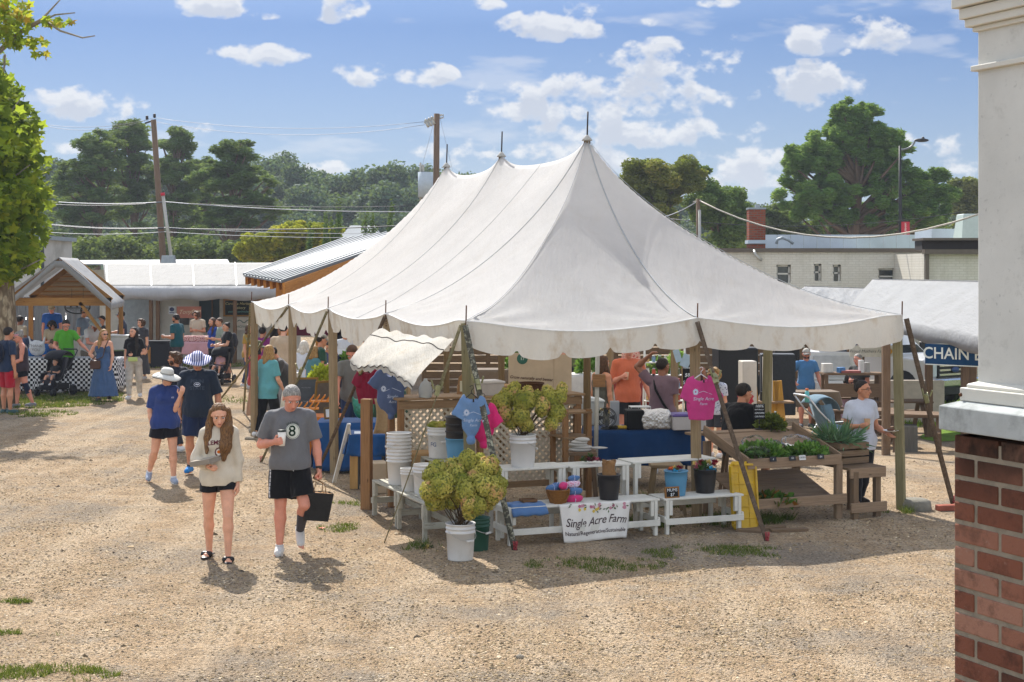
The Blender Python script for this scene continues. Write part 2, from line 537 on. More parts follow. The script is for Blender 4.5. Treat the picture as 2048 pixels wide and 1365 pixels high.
class Person:
 """local space: faces -y, up z; side -1 is the person's right arm/leg (image left when facing the camera)"""
 def __init__(s,label,pos,H,yaw=0,skin='fair',w=1.,belly=0,head=1.1,lean=(0,0,1),look=(0,-1,-.05),headup=(0,0,1),arms=None,legs=None,palms=None,grips=('relax','relax'),res=.008,hips=None,female=False,sit=None,foot=None,group=None,hairc='brown'):
  s.H=H;s.yaw=yaw;s.w=w;s.res=res;s.seed=random.randint(0,999);s.skin=skin;s.female=female;s.hairc=hairc
  arms=arms or[((-.12,0,-1),(-.05,-.12,-1)),((.12,0,-1),(.05,-.12,-1))]
  legs=legs or[((-.04,-.03,-1),(-.01,.03,-1)),((.04,-.03,-1),(.01,.03,-1))]
  foot=foot or[(-.25,-1,0),(.25,-1,0)]
  T=nv(lean);s.T=T
  fy=np.array([0,-1,0.]);s.ft,s.ut,s.rt=frame(fy-T*(fy@T),T)
  X=-s.rt if s.rt[0]<0 else s.rt;X=np.array([1.,0,0])if abs(T[0])<.01 else nv(np.array([1.,0,0])-T*T[0])
  s.X=X
  P=np.zeros(3)
  s.hip=[P+X*(.05*sd*H*(1.08 if female else 1))-T*.015*H for sd in(-1,1)]
  s.knee=[s.hip[i]+nv(legs[i][0])*.24*H for i in(0,1)]
  s.ankle=[s.knee[i]+nv(legs[i][1])*.238*H for i in(0,1)]
  s.footd=[nv(foot[i])for i in(0,1)]
  soles=[s.ankle[i][2]-.042*H-max(0,-s.footd[i][2])*.1*H for i in(0,1)]
  z=-min(soles)if sit is None else sit
  sh=np.array([0,0,z]);P=P+sh
  for L in(s.hip,s.knee,s.ankle):
   for i in(0,1):L[i]=L[i]+sh
  s.P=P
  s.waist=P+T*.085*H;s.chest=P+T*.2*H;s.neck0=P+T*.295*H
  s.belly=belly
  sw=(.092 if female else.104)*w**.6
  s.shd=[P+T*.266*H+X*sd*sw*H for sd in(-1,1)]
  s.elb=[s.shd[i]+nv(arms[i][0])*.17*H for i in(0,1)]
  s.wri=[s.elb[i]+nv(arms[i][1])*.145*H for i in(0,1)]
  s.hf,s.hu,s.hr=frame(look,headup)
  hs=head;s.hs=hs
  s.neck1=s.neck0+(T*.5+np.array([0,0,.5]))*.034*H+s.ft*.008*H
  s.hc=s.neck1+s.hu*.062*H*hs+s.hf*.012*H
  s.arms=arms;s.palms=palms or[None,None];s.grips=grips
  base=Vector(pos)
  s.base=base
  s.root=None;s.label=label;s.group=group
  s.rootargs=(base,yaw)
  s.body()
 def hands(s,F_,i):
  H=s.H;w=s.wri[i];fd=nv(s.wri[i]-s.elb[i])
  sd=-1 if i==0 else 1
  pn=nv(s.palms[i])if s.palms[i]is not None else nv(np.array([-sd,0,0])-fd*(fd@np.array([-sd,0,0.])))
  pn=nv(pn-fd*(pn@fd));ac=np.cross(fd,pn)
  if s.palms[i]is None and ac[1]>0:ac=-ac
  elif s.palms[i]is not None and ac[2]<0:ac=-ac
  grip=s.grips[i];curl={'relax':.45,'grip':1.35,'flat':.08}[grip]
  pl=.05*H;s.palmc=getattr(s,'palmc',[None,None])
  kn=w+fd*pl
  F_.cone(w,kn,.0135*H,.0125*H,.006,flat=None)
  F_.cone(w+ac*.012*H+fd*.01*H,kn+ac*.014*H,.009*H,.0085*H,.006)
  F_.cone(w-ac*.01*H+fd*.01*H,kn-ac*.015*H,.009*H,.008*H,.006)
  s.palmc[i]=w+fd*pl*.8+pn*(.028*H if grip=='grip' else.015*H)
  for q,(o,L)in enumerate(((.0175,.043),(.006,.048),(-.0055,.045),(-.0165,.036))):
   p=kn+ac*o*H;r=.0052*H;a=0;seg=L*H/2.6
   for j in range(3):
    a+=curl*(.75 if j==0 else 1.)
    d=fd*math.cos(a)+pn*math.sin(a)
    p2=p+d*seg;F_.cone(p,p2,r,r*.9,.0025);p=p2;r*=.92;seg*=.86
  tb=w+fd*.016*H+ac*.014*H
  t1=tb+nv(fd*.6+ac*.9+pn*.35)*.024*H
  t2=t1+nv(fd*1.0+ac*(.1 if grip!='grip' else-.2)+pn*(.5 if grip!='grip' else 1.2))*.024*H
  F_.cone(tb,t1,.0085*H,.0068*H,.004);F_.cone(t1,t2,.0066*H,.0052*H,.003)
 def body(s):
  H=s.H;w=s.w;T,ft,X=s.T,s.ft,s.X;fem=s.female
  f=Field();K=.012
  def el(c,r,k=K):f.ell(c,np.array(r)*H,np.stack([X,-ft,T],1),k)
  s.tors=[(s.P,((.092+.006*fem)*w,.066*w,.06)),(s.waist,((.073 if fem else.082)*w,.058*w,.085)),(s.chest,(.092*w,.064*w,.095))]
  for c,r in s.tors:el(c,r)
  if s.belly:el(s.waist+ft*.03*H*s.belly-T*.01*H,(.085*w,.05+.03*s.belly,.08))
  if fem:
   for sd in(-1,1):el(s.chest+ft*.05*H+X*sd*.038*H+T*.005*H,(.036,.032,.036))
  f.cone(s.shd[0]-X*-.01*H,s.shd[1]-X*.01*H,.036*H,.036*H,K)
  for sd in(-1,1):f.cone(s.neck0-T*.004*H,s.neck0+X*sd*.06*H-T*.014*H,.026*H,.028*H,K)
  nr=(.025 if fem else.031)*H
  f.cone(s.neck0-T*.01*H,s.neck1+s.hu*.02*H,nr*1.1,nr,.008)
  A=(.9 if fem else 1.)*w**.7
  for i in(0,1):
   f.cone(s.shd[i],s.shd[i]+(s.elb[i]-s.shd[i])*.45,.032*H*A,.029*H*A,.008)
   f.cone(s.shd[i]+(s.elb[i]-s.shd[i])*.35,s.elb[i],.029*H*A,.0225*H*A,.008)
   m=s.elb[i]+(s.wri[i]-s.elb[i])*.35
   f.cone(s.elb[i],m,.0225*H*A,.024*H*A,.008);f.cone(m,s.wri[i],.0235*H*A,.0145*H*A,.008)
   s.hands(f,i)
   B=w**.6
   f.cone(s.hip[i],s.knee[i],.053*H*B*(1.06 if fem else 1),.032*H*B,.01)
   m=s.knee[i]+(s.ankle[i]-s.knee[i])*.3+np.array([0,.008*H,0])
   f.cone(s.knee[i],m,.0305*H*B,.033*H*B,.008);f.cone(m,s.ankle[i],.0325*H*B,.0185*H,.008)
   fd=s.footd[i]
   f.cone(s.ankle[i]+np.array([0,.0,-.02*H])-fd*.018*H,s.ankle[i]+fd*.07*H+np.array([0,0,-.028*H]),.017*H,.0145*H,.006)
   for q in range(5):
    o=np.cross(fd,[0,0,1.]);oo=(q-2)*.0085*H*(1 if i==1 else-1)
    p=s.ankle[i]+fd*.072*H+o*oo+np.array([0,0,-.032*H])
    f.cone(p,p+fd*(.026-.004*q)*H,.0058*H,.0048*H,.0025)
  h=s.hs;R=np.stack([s.hr,-s.hf,s.hu],1);Hh=H*h;c=s.hc;a,b,u=s.hr,s.hf,s.hu
  f.ell(c+u*.012*Hh-b*.008*Hh,np.array([.043,.053,.05])*Hh,R,.005)
  f.ell(c-u*.02*Hh+b*.012*Hh,np.array([.034,.037,.043])*Hh,R,.006)
  f.ell(c-u*.052*Hh+b*.03*Hh,np.array([.017,.014,.012])*Hh,R,.006)
  f.cone(c+u*.008*Hh+b*.047*Hh,c-u*.018*Hh+b*.058*Hh,.0045*Hh,.0075*Hh,.003)
  f.cone(c-u*.018*Hh+b*.05*Hh-a*.006*Hh,c-u*.018*Hh+b*.05*Hh+a*.006*Hh,.005*Hh,.005*Hh,.003)
  f.cone(c+u*.016*Hh+b*.042*Hh-a*.02*Hh,c+u*.016*Hh+b*.042*Hh+a*.02*Hh,.006*Hh,.006*Hh,.004)
  for sd in(-1,1):
   f.ell(c-u*.004*Hh-b*.004*Hh+a*sd*.044*Hh,np.array([.005,.011,.018])*Hh,R,.002)
   f.ell(c-u*.012*Hh+b*.034*Hh+a*sd*.02*Hh,np.array([.012,.011,.012])*Hh,R,.005)
  f.cone(c-u*.034*Hh+b*.046*Hh-a*.009*Hh,c-u*.034*Hh+b*.046*Hh+a*.009*Hh,.0048*Hh,.0048*Hh,.003)
  V,Q=f.mesh(s.res)
  mats=[skinmat(s.skin),M('eye_white','#d8d2cc',.2,.5,.02,bmp=0),M('iris','#241a14',.2,.5,.02,bmp=0),M('lips','#a65a50',.45,.4,.05,bmp=0),hairmat(s.hairc)]
  mb=MB();Rm=Matrix(R.tolist())
  for sd in(-1,1):
   e=c+u*.003*Hh+b*.0425*Hh+a*sd*.0185*Hh
   mb.ell(e,np.array([.0085,.006,.0045])*Hh,Rm,1,8,6)
   mb.ell(e+b*.0035*Hh-u*.0008*Hh,np.array([.0042,.0035,.0040])*Hh,Rm,2,8,6)
   mb.bar(e+u*.013*Hh+b*.005*Hh-a*sd*.009*Hh,e+u*.012*Hh+b*.0015*Hh+a*sd*.012*Hh,.003*Hh,.0024*Hh,4)
   mb.bar(e+u*.0052*Hh+b*.0035*Hh-a*sd*.008*Hh,e+u*.0045*Hh+b*.001*Hh+a*sd*.0085*Hh,.003*Hh,.0012*Hh,4)
  mb.ell(c-u*.0345*Hh+b*.0475*Hh,np.array([.0125,.0045,.0028])*Hh,Rm,3,10,6)
  mb.ell(c-u*.0385*Hh+b*.0465*Hh,np.array([.0105,.0045,.0028])*Hh,Rm,3,10,6)
  nV=len(V);V2=np.array([list(v)for v in mb.v]);F2=np.array([ff if len(ff)==4 else ff for ff in mb.f if len(ff)==4])+nV
  m2=[mm for ff,mm in zip(mb.f,mb.m)if len(ff)==4]
  o=mesh_np('person',np.concatenate([V,V2]),np.concatenate([Q,F2]),mats,mi=np.concatenate([np.zeros(len(Q),int),m2]))
  o.location=s.base;o.rotation_euler=(0,0,s.yaw)
  tag(o,s.label,'person',s.group)
  s.root=o
 def _piece(s,name,f,mat,amp=.004,cut=None,sub=None,sc_=(13,13,5),res=None,label=None):
  V,Q=f.mesh(res or s.res,cut,sub)
  V=wrinkle(V,Q,amp*1.6,sc_,s.seed)
  o=mesh_np(name,V,Q,mat,s.root)
  if label:o['label']=label
  return o,V,Q
 def shirt(s,mat,sleeve=.55,ease=.006,hem=.02,loose=.3,name='shirt',nosleeve=False,tank=False,amp=.0045,cutneck=True,long=False,thick=1.):
  """hem: how far below the pelvis centre (in H) it ends; sleeve: part of the upper arm (over 1: down the forearm)"""
  H=s.H;X,T,ft=s.X,s.T,s.ft;f=Field();e=ease
  R=np.stack([X,-ft,T],1)
  for c,r in s.tors:f.ell(c,np.array(r)*H+e,R,.014)
  if s.belly:f.ell(s.waist+ft*.03*H*s.belly-T*.01*H,np.array([.085*s.w,.05+.03*s.belly,.08])*H+e,R,.014)
  if s.female:
   for sd in(-1,1):f.ell(s.chest+ft*.05*H+X*sd*.038*H+T*.005*H,np.array([.036,.032,.036])*H+e,R,.014)
  bot=s.P-T*(hem+.03)*H
  fl=(ft,.66)
  f.cone(s.chest,bot,.088*H*s.w+e,((.094 if s.female else.09)+.02*loose)*H*s.w+e+.008,.014,flat=(ft,.8));f.ell(s.P,np.array([(.114 if s.female else.103)*s.w,.08*s.w+.01*s.belly,.085])*H+e+.01,R,.014)
  if tank:f.cone(s.shd[0]*.72+s.shd[1]*.28-T*.02*H,s.shd[1]*.72+s.shd[0]*.28-T*.02*H,.034*H,.034*H,.014)
  else:
   f.cone(s.shd[0]+X*.012*H,s.shd[1]-X*.012*H,.033*H+e,.036*H+e,.014)
   for sd in(-1,1):f.cone(s.neck0-T*.004*H,s.neck0+X*sd*.06*H-T*.014*H,.026*H+e,.029*H+e,.014)
  A=(.9 if s.female else 1.)*s.w**.7
  if not tank and not nosleeve:
   for i in(0,1):
    a,b=s.shd[i],s.elb[i]
    sl=min(sleeve,1.)
    q=a+(b-a)*sl;d=nv(b-a)
    f.cone(a,q+d*(.03 if sleeve<=1 else 0),.034*H*A+e,(.033+.004*thick)*H*A+e*1.3,.014,clip=(q,d)if sleeve<=1 else None)
    if sleeve>1:
     r_=sleeve-1;q2=s.elb[i]+(s.wri[i]-s.elb[i])*r_;d=nv(s.wri[i]-s.elb[i])
     f.cone(b,q2,.031*H*A+e*1.3,.021*H+e*1.3,.014,clip=(q2,d))
  return s._piece(name,f,mat,amp,cut=[(s.P-T*hem*H,-T)],sub=[(s.neck1+ft*.012*H+T*.024*H,.036*H)]if cutneck else None)
 def shorts(s,mat,leg=.6,ease=.012,name='shorts',top=.06,amp=.004,pants=False,flare=.012):
  H=s.H;X,T,ft=s.X,s.T,s.ft;f=Field();R=np.stack([X,-ft,T],1)
  f.ell(s.P,np.array([(.092+.006*s.female)*s.w,.066*s.w,.062])*H+ease*.7,R,.014)
  f.ell(s.waist,np.array([.085*s.w,.06*s.w,.07])*H+.003,R,.014)
  B=s.w**.6
  for i in(0,1):
   a,b=s.hip[i],s.knee[i];L=min(leg,1.);q=a+(b-a)*L;d=nv(b-a)
   rr=.053+(.032-.053)*L
   f.cone(a,q+(d*.03 if leg<=1 else 0),.055*H*B+ease,(rr+flare)*H*B+ease,.01,clip=(q,d)if leg<=1 else None)
   if leg>1:
    m=s.knee[i]+(s.ankle[i]-s.knee[i])*.35;q2=s.knee[i]+(s.ankle[i]-s.knee[i])*(leg-1);d=nv(s.ankle[i]-s.knee[i])
    f.cone(b,m,.033*H*B+ease,.034*H*B+ease,.01)
    f.cone(m,q2,.034*H*B+ease,(.021+flare*.5)*H+ease,.01,clip=(q2,d))
  return s._piece(name,f,mat,amp,cut=[(s.P+T*top*H,T)])
 def skirt(s,mat,length=.5,name='dress',top=.2,flare=.1,amp=.012):
  """gown from the chest (top) down to length (in H below the pelvis)"""
  H=s.H;T,ft,X=s.T,s.ft,s.X;f=Field();R=np.stack([X,-ft,T],1)
  for c,r in s.tors:f.ell(c,np.array(r)*H+.016,R,.014)
  if s.female and top>.1:
   for sd in(-1,1):f.ell(s.chest+ft*.05*H+X*sd*.038*H,np.array([.036,.032,.036])*H+.012,R,.014)
  down=np.array([0,0,-1.])
  f.cone(s.waist,s.P+down*(length+.05)*H,.08*H*s.w,(.1+flare)*H*s.w,.014,flat=(ft,.72))
  return s._piece(name,f,mat,amp,cut=[(s.P+T*top*H,T),(s.P+down*length*H,down)],sc_=(22,22,1.5))
 def shoes(s,mat,sole='#e8e4dc',name='shoe',sock=None,socks=None,slide=False):
  H=s.H
  for i in(0,1):
   fd=s.footd[i];A=s.ankle[i];dn=np.array([0,0,-1.]);side=np.cross(fd,[0,0,1.])
   upf=nv(np.array([0,0,1.])-fd*fd[2])
   f=Field();lab=None
   if slide:
    f.cone(A-upf*.037*H-fd*.035*H,A-upf*.038*H+fd*.095*H,.022*H,.026*H,.006,flat=(upf,.3))
    f.cone(A-upf*.024*H+fd*.05*H-side*.02*H,A-upf*.024*H+fd*.05*H+side*.02*H,.019*H,.019*H,.004)
    V,Q=f.mesh(s.res*.8);mesh_np('slide_sandal',V,Q,mat,s.root);continue
   f.cone(A-upf*.02*H-fd*.022*H,A-upf*.024*H+fd*.085*H,.0265*H,.0225*H,.008)
   f.cone(A-upf*.0*H,A-upf*.022*H+fd*.05*H,.0235*H,.022*H,.008,clip=(A+upf*.004*H,upf))
   V,Q=f.mesh(s.res*.9,cut=[(A-upf*.040*H,-upf)])
   so=mesh_np(name,V,Q,mat,s.root)
   mb=MB();n=14
   poly=[]
   for k in range(n):
    an=2*PI*k/n;poly.append((math.cos(an),math.sin(an)))
   V2=[]
   for zz in(0,1):
    for(px,py)in poly:
     p=A-upf*(.043-.008*zz)*H+fd*(.031+py*.072)*H+side*px*(.025+.003*py)*H;V2 .append(p)
   Fs=[tuple(range(n))[::-1],tuple(range(n,2*n))]+[(k,(k+1)%n,n+(k+1)%n,n+k)for k in range(n)]
   mb.add(V2,Fs);mb.build('sole',cloth(sole,.05,'rubber'),so)
   if sock:
    f=Field();top=s.ankle[i]+(s.knee[i]-s.ankle[i])*(sock if isinstance(sock,float)else sock[i])
    f.cone(A-upf*.01*H,top,.024*H,.0245*H+.01*H*((sock if isinstance(sock,float)else sock[i])>.3),.006,clip=(top,nv(top-A)))
    V,Q=f.mesh(s.res);mesh_np('sock',V,Q,socks[i]if isinstance(socks,(list,tuple))else socks,s.root)
 def hair(s,style='short',col=None,length=.25,front=False):
  H=s.H*s.hs;a,b,u,c=s.hr,s.hf,s.hu,s.hc
  R=np.stack([a,-b,u],1);f=Field();mat=hairmat(col or s.hairc)
  clipf=(c+b*.020*H+u*(.033 if style in('long','half','bun')else.024)*H,nv(b*1.-u*1.0))
  f.ell(c+u*.015*H-b*.011*H,np.array([.0465,.0555,.0515])*H,R,.006,clip=[clipf,(c-u*(.034 if style!='short' else.026)*H,-u*1.)])
  if style in('long','bob','half'):
   L=length*s.H
   back=-b*.03*H
   for sd in(-1,1):
    st=c+a*sd*.04*H-b*.012*H-u*.0*H
    f.cone(st+u*.02*H,st-u*.05*H+a*sd*.008*H,.016*H,.02*H,.01)
    e=s.neck0+s.X*(sd*-1 if False else 0)
    sx=a*sd
    mid=st-u*.06*H+sx*.012*H+(b*.01*H if style=='long' else 0)
    end=mid+np.array([0,0,-1.])*max(L-.09*H,.01)+(s.ft*.05*s.H if style=='long' else-s.ft*.02*s.H)+sx*.01*H
    f.cone(mid,(mid+end)/2,.021*H,.023*H,.01);f.cone((mid+end)/2,end,.022*H,.009*H,.01)
   e=c-u*.07*H+back
   f.cone(c-b*.03*H,e,.042*H,.042*H,.012)
   end=e+np.array([0,0,-1.])*max(L-.07*H,.01)-s.ft*.045*s.H
   f.cone(e,end,.042*H,.02*H,.014,flat=(s.ft,.6))
   if front:
    S_=s.shd[1];q0=c-a*.05*H-b*.012*H;q1=s.neck0*.35+S_*.65+s.ft*.05*s.H+s.T*.02*s.H;q2=q1-s.T*.10*s.H+s.ft*.03*s.H-s.X*.005*s.H;q3=q2-s.T*.085*s.H-s.X*.012*s.H
    f.cone(q0+u*.02*H,q0-u*.04*H,.018*H,.024*H,.01);f.cone(q0-u*.04*H,q1,.026*H,.034*H,.01);f.cone(q1,q2,.034*H,.034*H,.01);f.cone(q2,q3,.032*H,.012*H,.01)
  elif style=='bun':
   f.ell(c+u*.05*H-b*.05*H,np.array([.024,.024,.024])*H,None,.006)
  elif style=='pony':
   p=c+u*.02*H-b*.065*H
   f.cone(c+u*.02*H-b*.05*H,p,.015*H,.02*H,.006)
   f.cone(p,p+np.array([0,0,-1.])*length*s.H-b*.01*H,.022*H,.008*H,.008)
  elif style=='curly':
   for k in range(46):
    d=nv(np.array([random.uniform(-1,1),random.uniform(-.3,1),random.uniform(-.7,1)]))
    p=c+a*d[0]*.055*H-b*d[1]*.06*H+u*d[2]*.055*H
    f.ell(p,np.array([1,1,1])*random.uniform(.013,.02)*H,None,.004)
  V,Q=f.mesh(s.res*(.8 if s.res<.007 else 1))
  V=wrinkle(V,Q,.004 if style!='short' else.0025,(75,75,14),s.seed)
  o=mesh_np('hair',V,Q,mat,s.root)
  return o
 def beard(s,col='dark',length=.0):
  H=s.H;c=s.hc;a,b,u=s.hr,s.hf,s.hu;R=np.stack([a,-b,u],1);f=Field()
  f.ell(c-u*.035*H+b*.018*H,np.array([.037,.037,.034])*H,R,.004,clip=(c-u*.022*H,u))
  if length:f.cone(c-u*.05*H+b*.03*H,c-u*(.05*H+length)+b*.035*H,.027*H,.014*H,.008)
  V,Q=f.mesh(s.res);V=wrinkle(V,Q,.002,(70,70,20),3)
  mesh_np('beard',V,Q,hairmat(col),s.root)
 def glasses(s,dark=True):
  H=s.H;c=s.hc;a,b,u=s.hr,s.hf,s.hu;mb=MB()
  R=Matrix(np.stack([a,-b,u],1).tolist())
  for sd in(-1,1):
   p=c+u*.003*H+b*.056*H+a*sd*.019*H
   if dark:mb.ell(p,(.0155*H,.004*H,.0125*H),R,0,10,6)
   else:mb.tube([p+(a*math.cos(t)*.015+u*math.sin(t)*.011)*H for t in np.linspace(0,2*PI,11)],.0014,5,0,False)
   mb.bar(p+a*sd*.014*H,c+u*.004*H+a*sd*.047*H-b*.002*H,.004,.005)
  mb.bar(c+u*.006*H+b*.058*H-a*.008*H,c+u*.006*H+b*.058*H+a*.008*H,.003,.004)
  mb.build('sunglasses' if dark else 'glasses',M('lens_dark','#0d0d10',.12,.8,.02,bmp=0),s.root)
 def cap(s,mat,bill=None,back=False):
  H=s.H;c=s.hc;a,b,u=s.hr,s.hf,s.hu;R=np.stack([a,-b,u],1);f=Field()
  f.ell(c+u*.02*H-b*.008*H,np.array([.05,.059,.054])*H,R,.004,clip=(c+u*.018*H,-u))
  V,Q=f.mesh(s.res*.9);o=mesh_np('cap',V,Q,mat,s.root)
  if not back:
   rows=[]
   for i in range(5):
    t=i/4;rows.append([c+u*(.02-.012*t-.012*abs(q)**2)*H+b*(.045+(.05*t)*(1-.45*q*q))*H+a*q*.044*H*(1-.15*t)-b*.022*H*q*q for q in np.linspace(-1,1,9)])
   MB().sheet(rows,.005).build('visor',bill or mat,o)
  return o
 def sunhat(s,mat,brim=.075,under=None,droop=.25,band=None,tilt=0):
  H=s.H;c=s.hc;a,b,u=s.hr,s.hf,s.hu;R=Matrix(np.stack([a,-b,u],1).tolist());mb=MB()
  r=.054*H;b0=brim*H
  ctr=c+u*.02*H-b*.006*H
  seg=28;V=[];prof=[(r,0),(r*1.0,.02*H),(r*.93,.042*H),(r*.7,.055*H),(r*.3,.06*H),(.001,.06*H)]
  mb.lathe(prof,ctr,seg,0,False,1,1.12,R)
  rows=[]
  for i in range(6):
   t=i/5;row=[]
   for k in range(seg+1):
    an=2*PI*k/seg
    wob=.006*H*math.sin(an*3+s.seed)*t
    rr=r+b0*t
    row.append(Vector(ctr)+R@Vector((rr*math.cos(an),rr*math.sin(an)*1.1,-droop*b0*t*t+wob)))
   rows.append(row)
  mb.sheet(rows,.006)
  o=mb.build('sun_hat',mat,s.root)
  if under:
   rows2=[[p-Vector(u)*.009 for p in r_]for r_ in rows]
   MB().sheet(rows2,.003).build('brim_lining',under,o)
  if band:MB().lathe([(r*1.02,.001),(r*1.02,.016*H)],ctr,seg,0,False,1,1.12,R).build('hat_band',band,o)
  return o
 def local(s,p):return Matrix.Rotation(-s.yaw,3,'Z')@(Vector(p)-s.base)
 def world(s,p):return Matrix.Rotation(s.yaw,3,'Z')@Vector(p)+s.base
 def wrap(s,part,items,name,mats,sdir=1):
  """wrap flat artwork onto the front of a garment: items = [(verts2d, faces, mat index)], in metres about (cx, cz)"""
  o,V,Q=part
  bv=BVHTree.FromPolygons([Vector(v)for v in V],[tuple(int(i)for i in q)for q in Q])
  mb=MB()
  for vs,fs,mi in items:
   W=[]
   for(x,z)in vs:
    hit=bv.ray_cast(Vector((x,-sdir,z)),Vector((0,sdir,0)))
    p=hit[0]if hit[0]is not None else Vector((x,-.1*sdir,z))
    W.append(p+Vector((0,-.004*sdir-.0012*mi*sdir,0)))
   mb.add(W,fs,mi)
  return mb.build(name,mats,o)
def art_text(txt,size,cx,cz,mi=0,arc=None,offset=0,shear=0):
 V,Fs=text_mesh(txt,size,shear,offset)
 out=[]
 for v in V:
  x,y=v.x,v.y
  if arc:a=x/arc;rr=arc+y;x,y=math.sin(a)*rr,math.cos(a)*rr-arc
  out.append((cx+x,cz+y))
 return(out,Fs,mi)
def art_disc(cx,cz,rx,rz,mi=0,hole=0,scallop=0,n=48):
 if hole:
  V=[];Fs=[]
  for k in range(n):
   a=2*PI*k/n;q=1+scallop*math.cos(12*a)
   V+=[(cx+rx*q*math.cos(a),cz+rz*q*math.sin(a)),(cx+rx*hole*math.cos(a),cz+rz*hole*math.sin(a))]
  Fs=[(2*k,2*((k+1)%n),2*((k+1)%n)+1,2*k+1)for k in range(n)]
  return(V,Fs,mi)
 V=[(cx,cz)];Fs=[]
 rings=5
 for r in range(1,rings+1):
  for k in range(n):
   a=2*PI*k/n;q=(1+scallop*math.cos(12*a))*r/rings
   V.append((cx+rx*q*math.cos(a),cz+rz*q*math.sin(a)))
 for k in range(n):Fs.append((0,1+k,1+(k+1)%n))
 for r in range(rings-1):
  for k in range(n):
   Fs.append((1+r*n+k,1+(r+1)*n+k,1+(r+1)*n+(k+1)%n,1+r*n+(k+1)%n))
 return(V,Fs,mi)
def art_poly(pts,mi=0):return(pts,[tuple(range(len(pts)))],mi)
cam=bpy.data.cameras.new('camera');camo=bpy.data.objects.new('camera',cam);COL.objects.link(camo)
camo.location=(0,0,CAMH);camo.rotation_euler=(PI/2,0,0)
cam.sensor_width=36;cam.lens=36*F/2048;cam.shift_y=(HY-682.5)/2048;cam.clip_end=4000;cam.clip_start=.05
scene.camera=camo
SUN_EL=math.radians(44);SUN_AZ=math.atan2(-.30,.95)
sdir=Vector((math.sin(SUN_AZ)*math.cos(SUN_EL),math.cos(SUN_AZ)*math.cos(SUN_EL),math.sin(SUN_EL)))
sl=bpy.data.lights.new('sun','SUN');sl.energy=3.35;sl.angle=math.radians(.55);sl.color=(1,.955,.89)
so=bpy.data.objects.new('sun',sl);COL.objects.link(so);so.rotation_euler=(-sdir).to_track_quat('-Z','Y').to_euler()
w=bpy.data.worlds.new('World');scene.world=w;w.use_nodes=True
nt=w.node_tree
for n in list(nt.nodes):nt.nodes.remove(n)
wo=nt.nodes.new('ShaderNodeOutputWorld');bg=nt.nodes.new('ShaderNodeBackground');bg.inputs[1].default_value=.12
SKYMUL=(.15,.185,.265,1);FILLCLOUD=(4.6,4.5,4.4,1)  # second colour: unseen bright cloud added overhead and behind the camera as fill
sky=N(nt,'ShaderNodeTexSky',sky_type='NISHITA',sun_disc=False,sun_elevation=SUN_EL,sun_rotation=SUN_AZ,altitude=100,air_density=1.0,dust_density=.6,ozone_density=1.6)
tc=nt.nodes.new('ShaderNodeTexCoord')
sep=nt.nodes.new('ShaderNodeSeparateXYZ');nt.links.new(tc.outputs['Generated'],sep.inputs[0])
def mth(op,a,b=None,c=None,clamp=False):
 n=nt.nodes.new('ShaderNodeMath');n.operation=op;n.use_clamp=clamp
 for i,v in enumerate((a,b,c)):
  if v is None:continue
  if isinstance(v,bpy.types.NodeSocket):nt.links.new(v,n.inputs[i])
  else:n.inputs[i].default_value=v
 return n.outputs[0]
yy=mth('MAXIMUM',sep.outputs[1],.02)
U=mth('DIVIDE',sep.outputs[0],yy);Vv=mth('DIVIDE',sep.outputs[2],yy)
cmb=nt.nodes.new('ShaderNodeCombineXYZ');nt.links.new(U,cmb.inputs[0]);nt.links.new(Vv,cmb.inputs[1])
CL=[(1130,55,100,28,1),(1170,25,60,20,.8),(1290,40,22,14,.6),(1360,130,150,38,1),(1270,110,50,22,.8),(1470,74,26,16,.9),(1610,85,44,26,1),(1755,78,60,34,1),(1695,107,16,9,.8),(1610,180,100,42,1),(1600,150,40,20,.7),(1200,205,210,44,1.25),(1330,185,130,30,1),(1060,190,70,22,.9),(1300,268,190,30,1.1),(1420,195,30,14,.7),(1060,305,170,22,.8),(1180,330,130,20,.7),(725,150,44,24,1),(870,157,38,22,1),(815,158,26,14,.6),(540,116,60,20,.95),(470,105,50,13,.7),(430,12,60,26,.9),(675,15,46,32,.9),(200,215,95,32,.95),(120,200,50,20,.9),(130,292,60,18,.8),(380,262,50,16,.6),(640,338,90,12,.6),(1520,322,130,26,.8),(1480,370,120,26,.7),(1880,290,90,30,.8),(1930,340,80,24,.7),(1840,335,60,20,.7),(1430,8,40,12,.8),(950,12,46,14,.7),(1390,95,40,12,.5),(520,30,40,10,.3),(955,330,60,18,.5)]
U0,U1,V0,V1=-.42,.42,-.01,.26
IW,IH=1760,560
uu,vv=np.meshgrid(np.linspace(U0,U1,IW),np.linspace(V0,V1,IH))
def fbm(s,o,seed,st=1.6):
 r=0;a=.5
 for k in range(o):
  r=r+a*vnoise(np.stack([uu*s*2**k+7.3*k,vv*s*st*2**k,np.zeros_like(uu)+k*3.1],-1),seed+k);a*=.62
 return r
acc=np.zeros_like(uu)
for(px,py,rx,ry,stg)in CL:
 u0,v0=(px-CX)/F,(HY-py)/F
 dv=(vv-v0)*F/ry;dv=np.where(dv<0,dv*1.35,dv)
 d=((uu-u0)*F/(rx*1.5))**2+(dv/1.6)**2
 acc=np.maximum(acc,np.clip(1-d,0,1)*stg)
nz=fbm(30,8,40,1.5)*.75+fbm(75,6,55,1.4)*.55
dens=np.clip((acc*1.08+nz*1.35-.41)*1.7,0,1)*np.clip(acc*7,0,1)
dens=dens*dens*(3-2*dens)
up=np.roll(dens,-9,0)*.5+np.roll(dens,-20,0)*.5
shade=np.clip(up*1.5-.4+.5*fbm(50,5,60),0,1)*dens
wisp=np.clip(fbm(9,6,80,4.)*1.6-.25-vv*1.5,0,.35)*(1-dens)
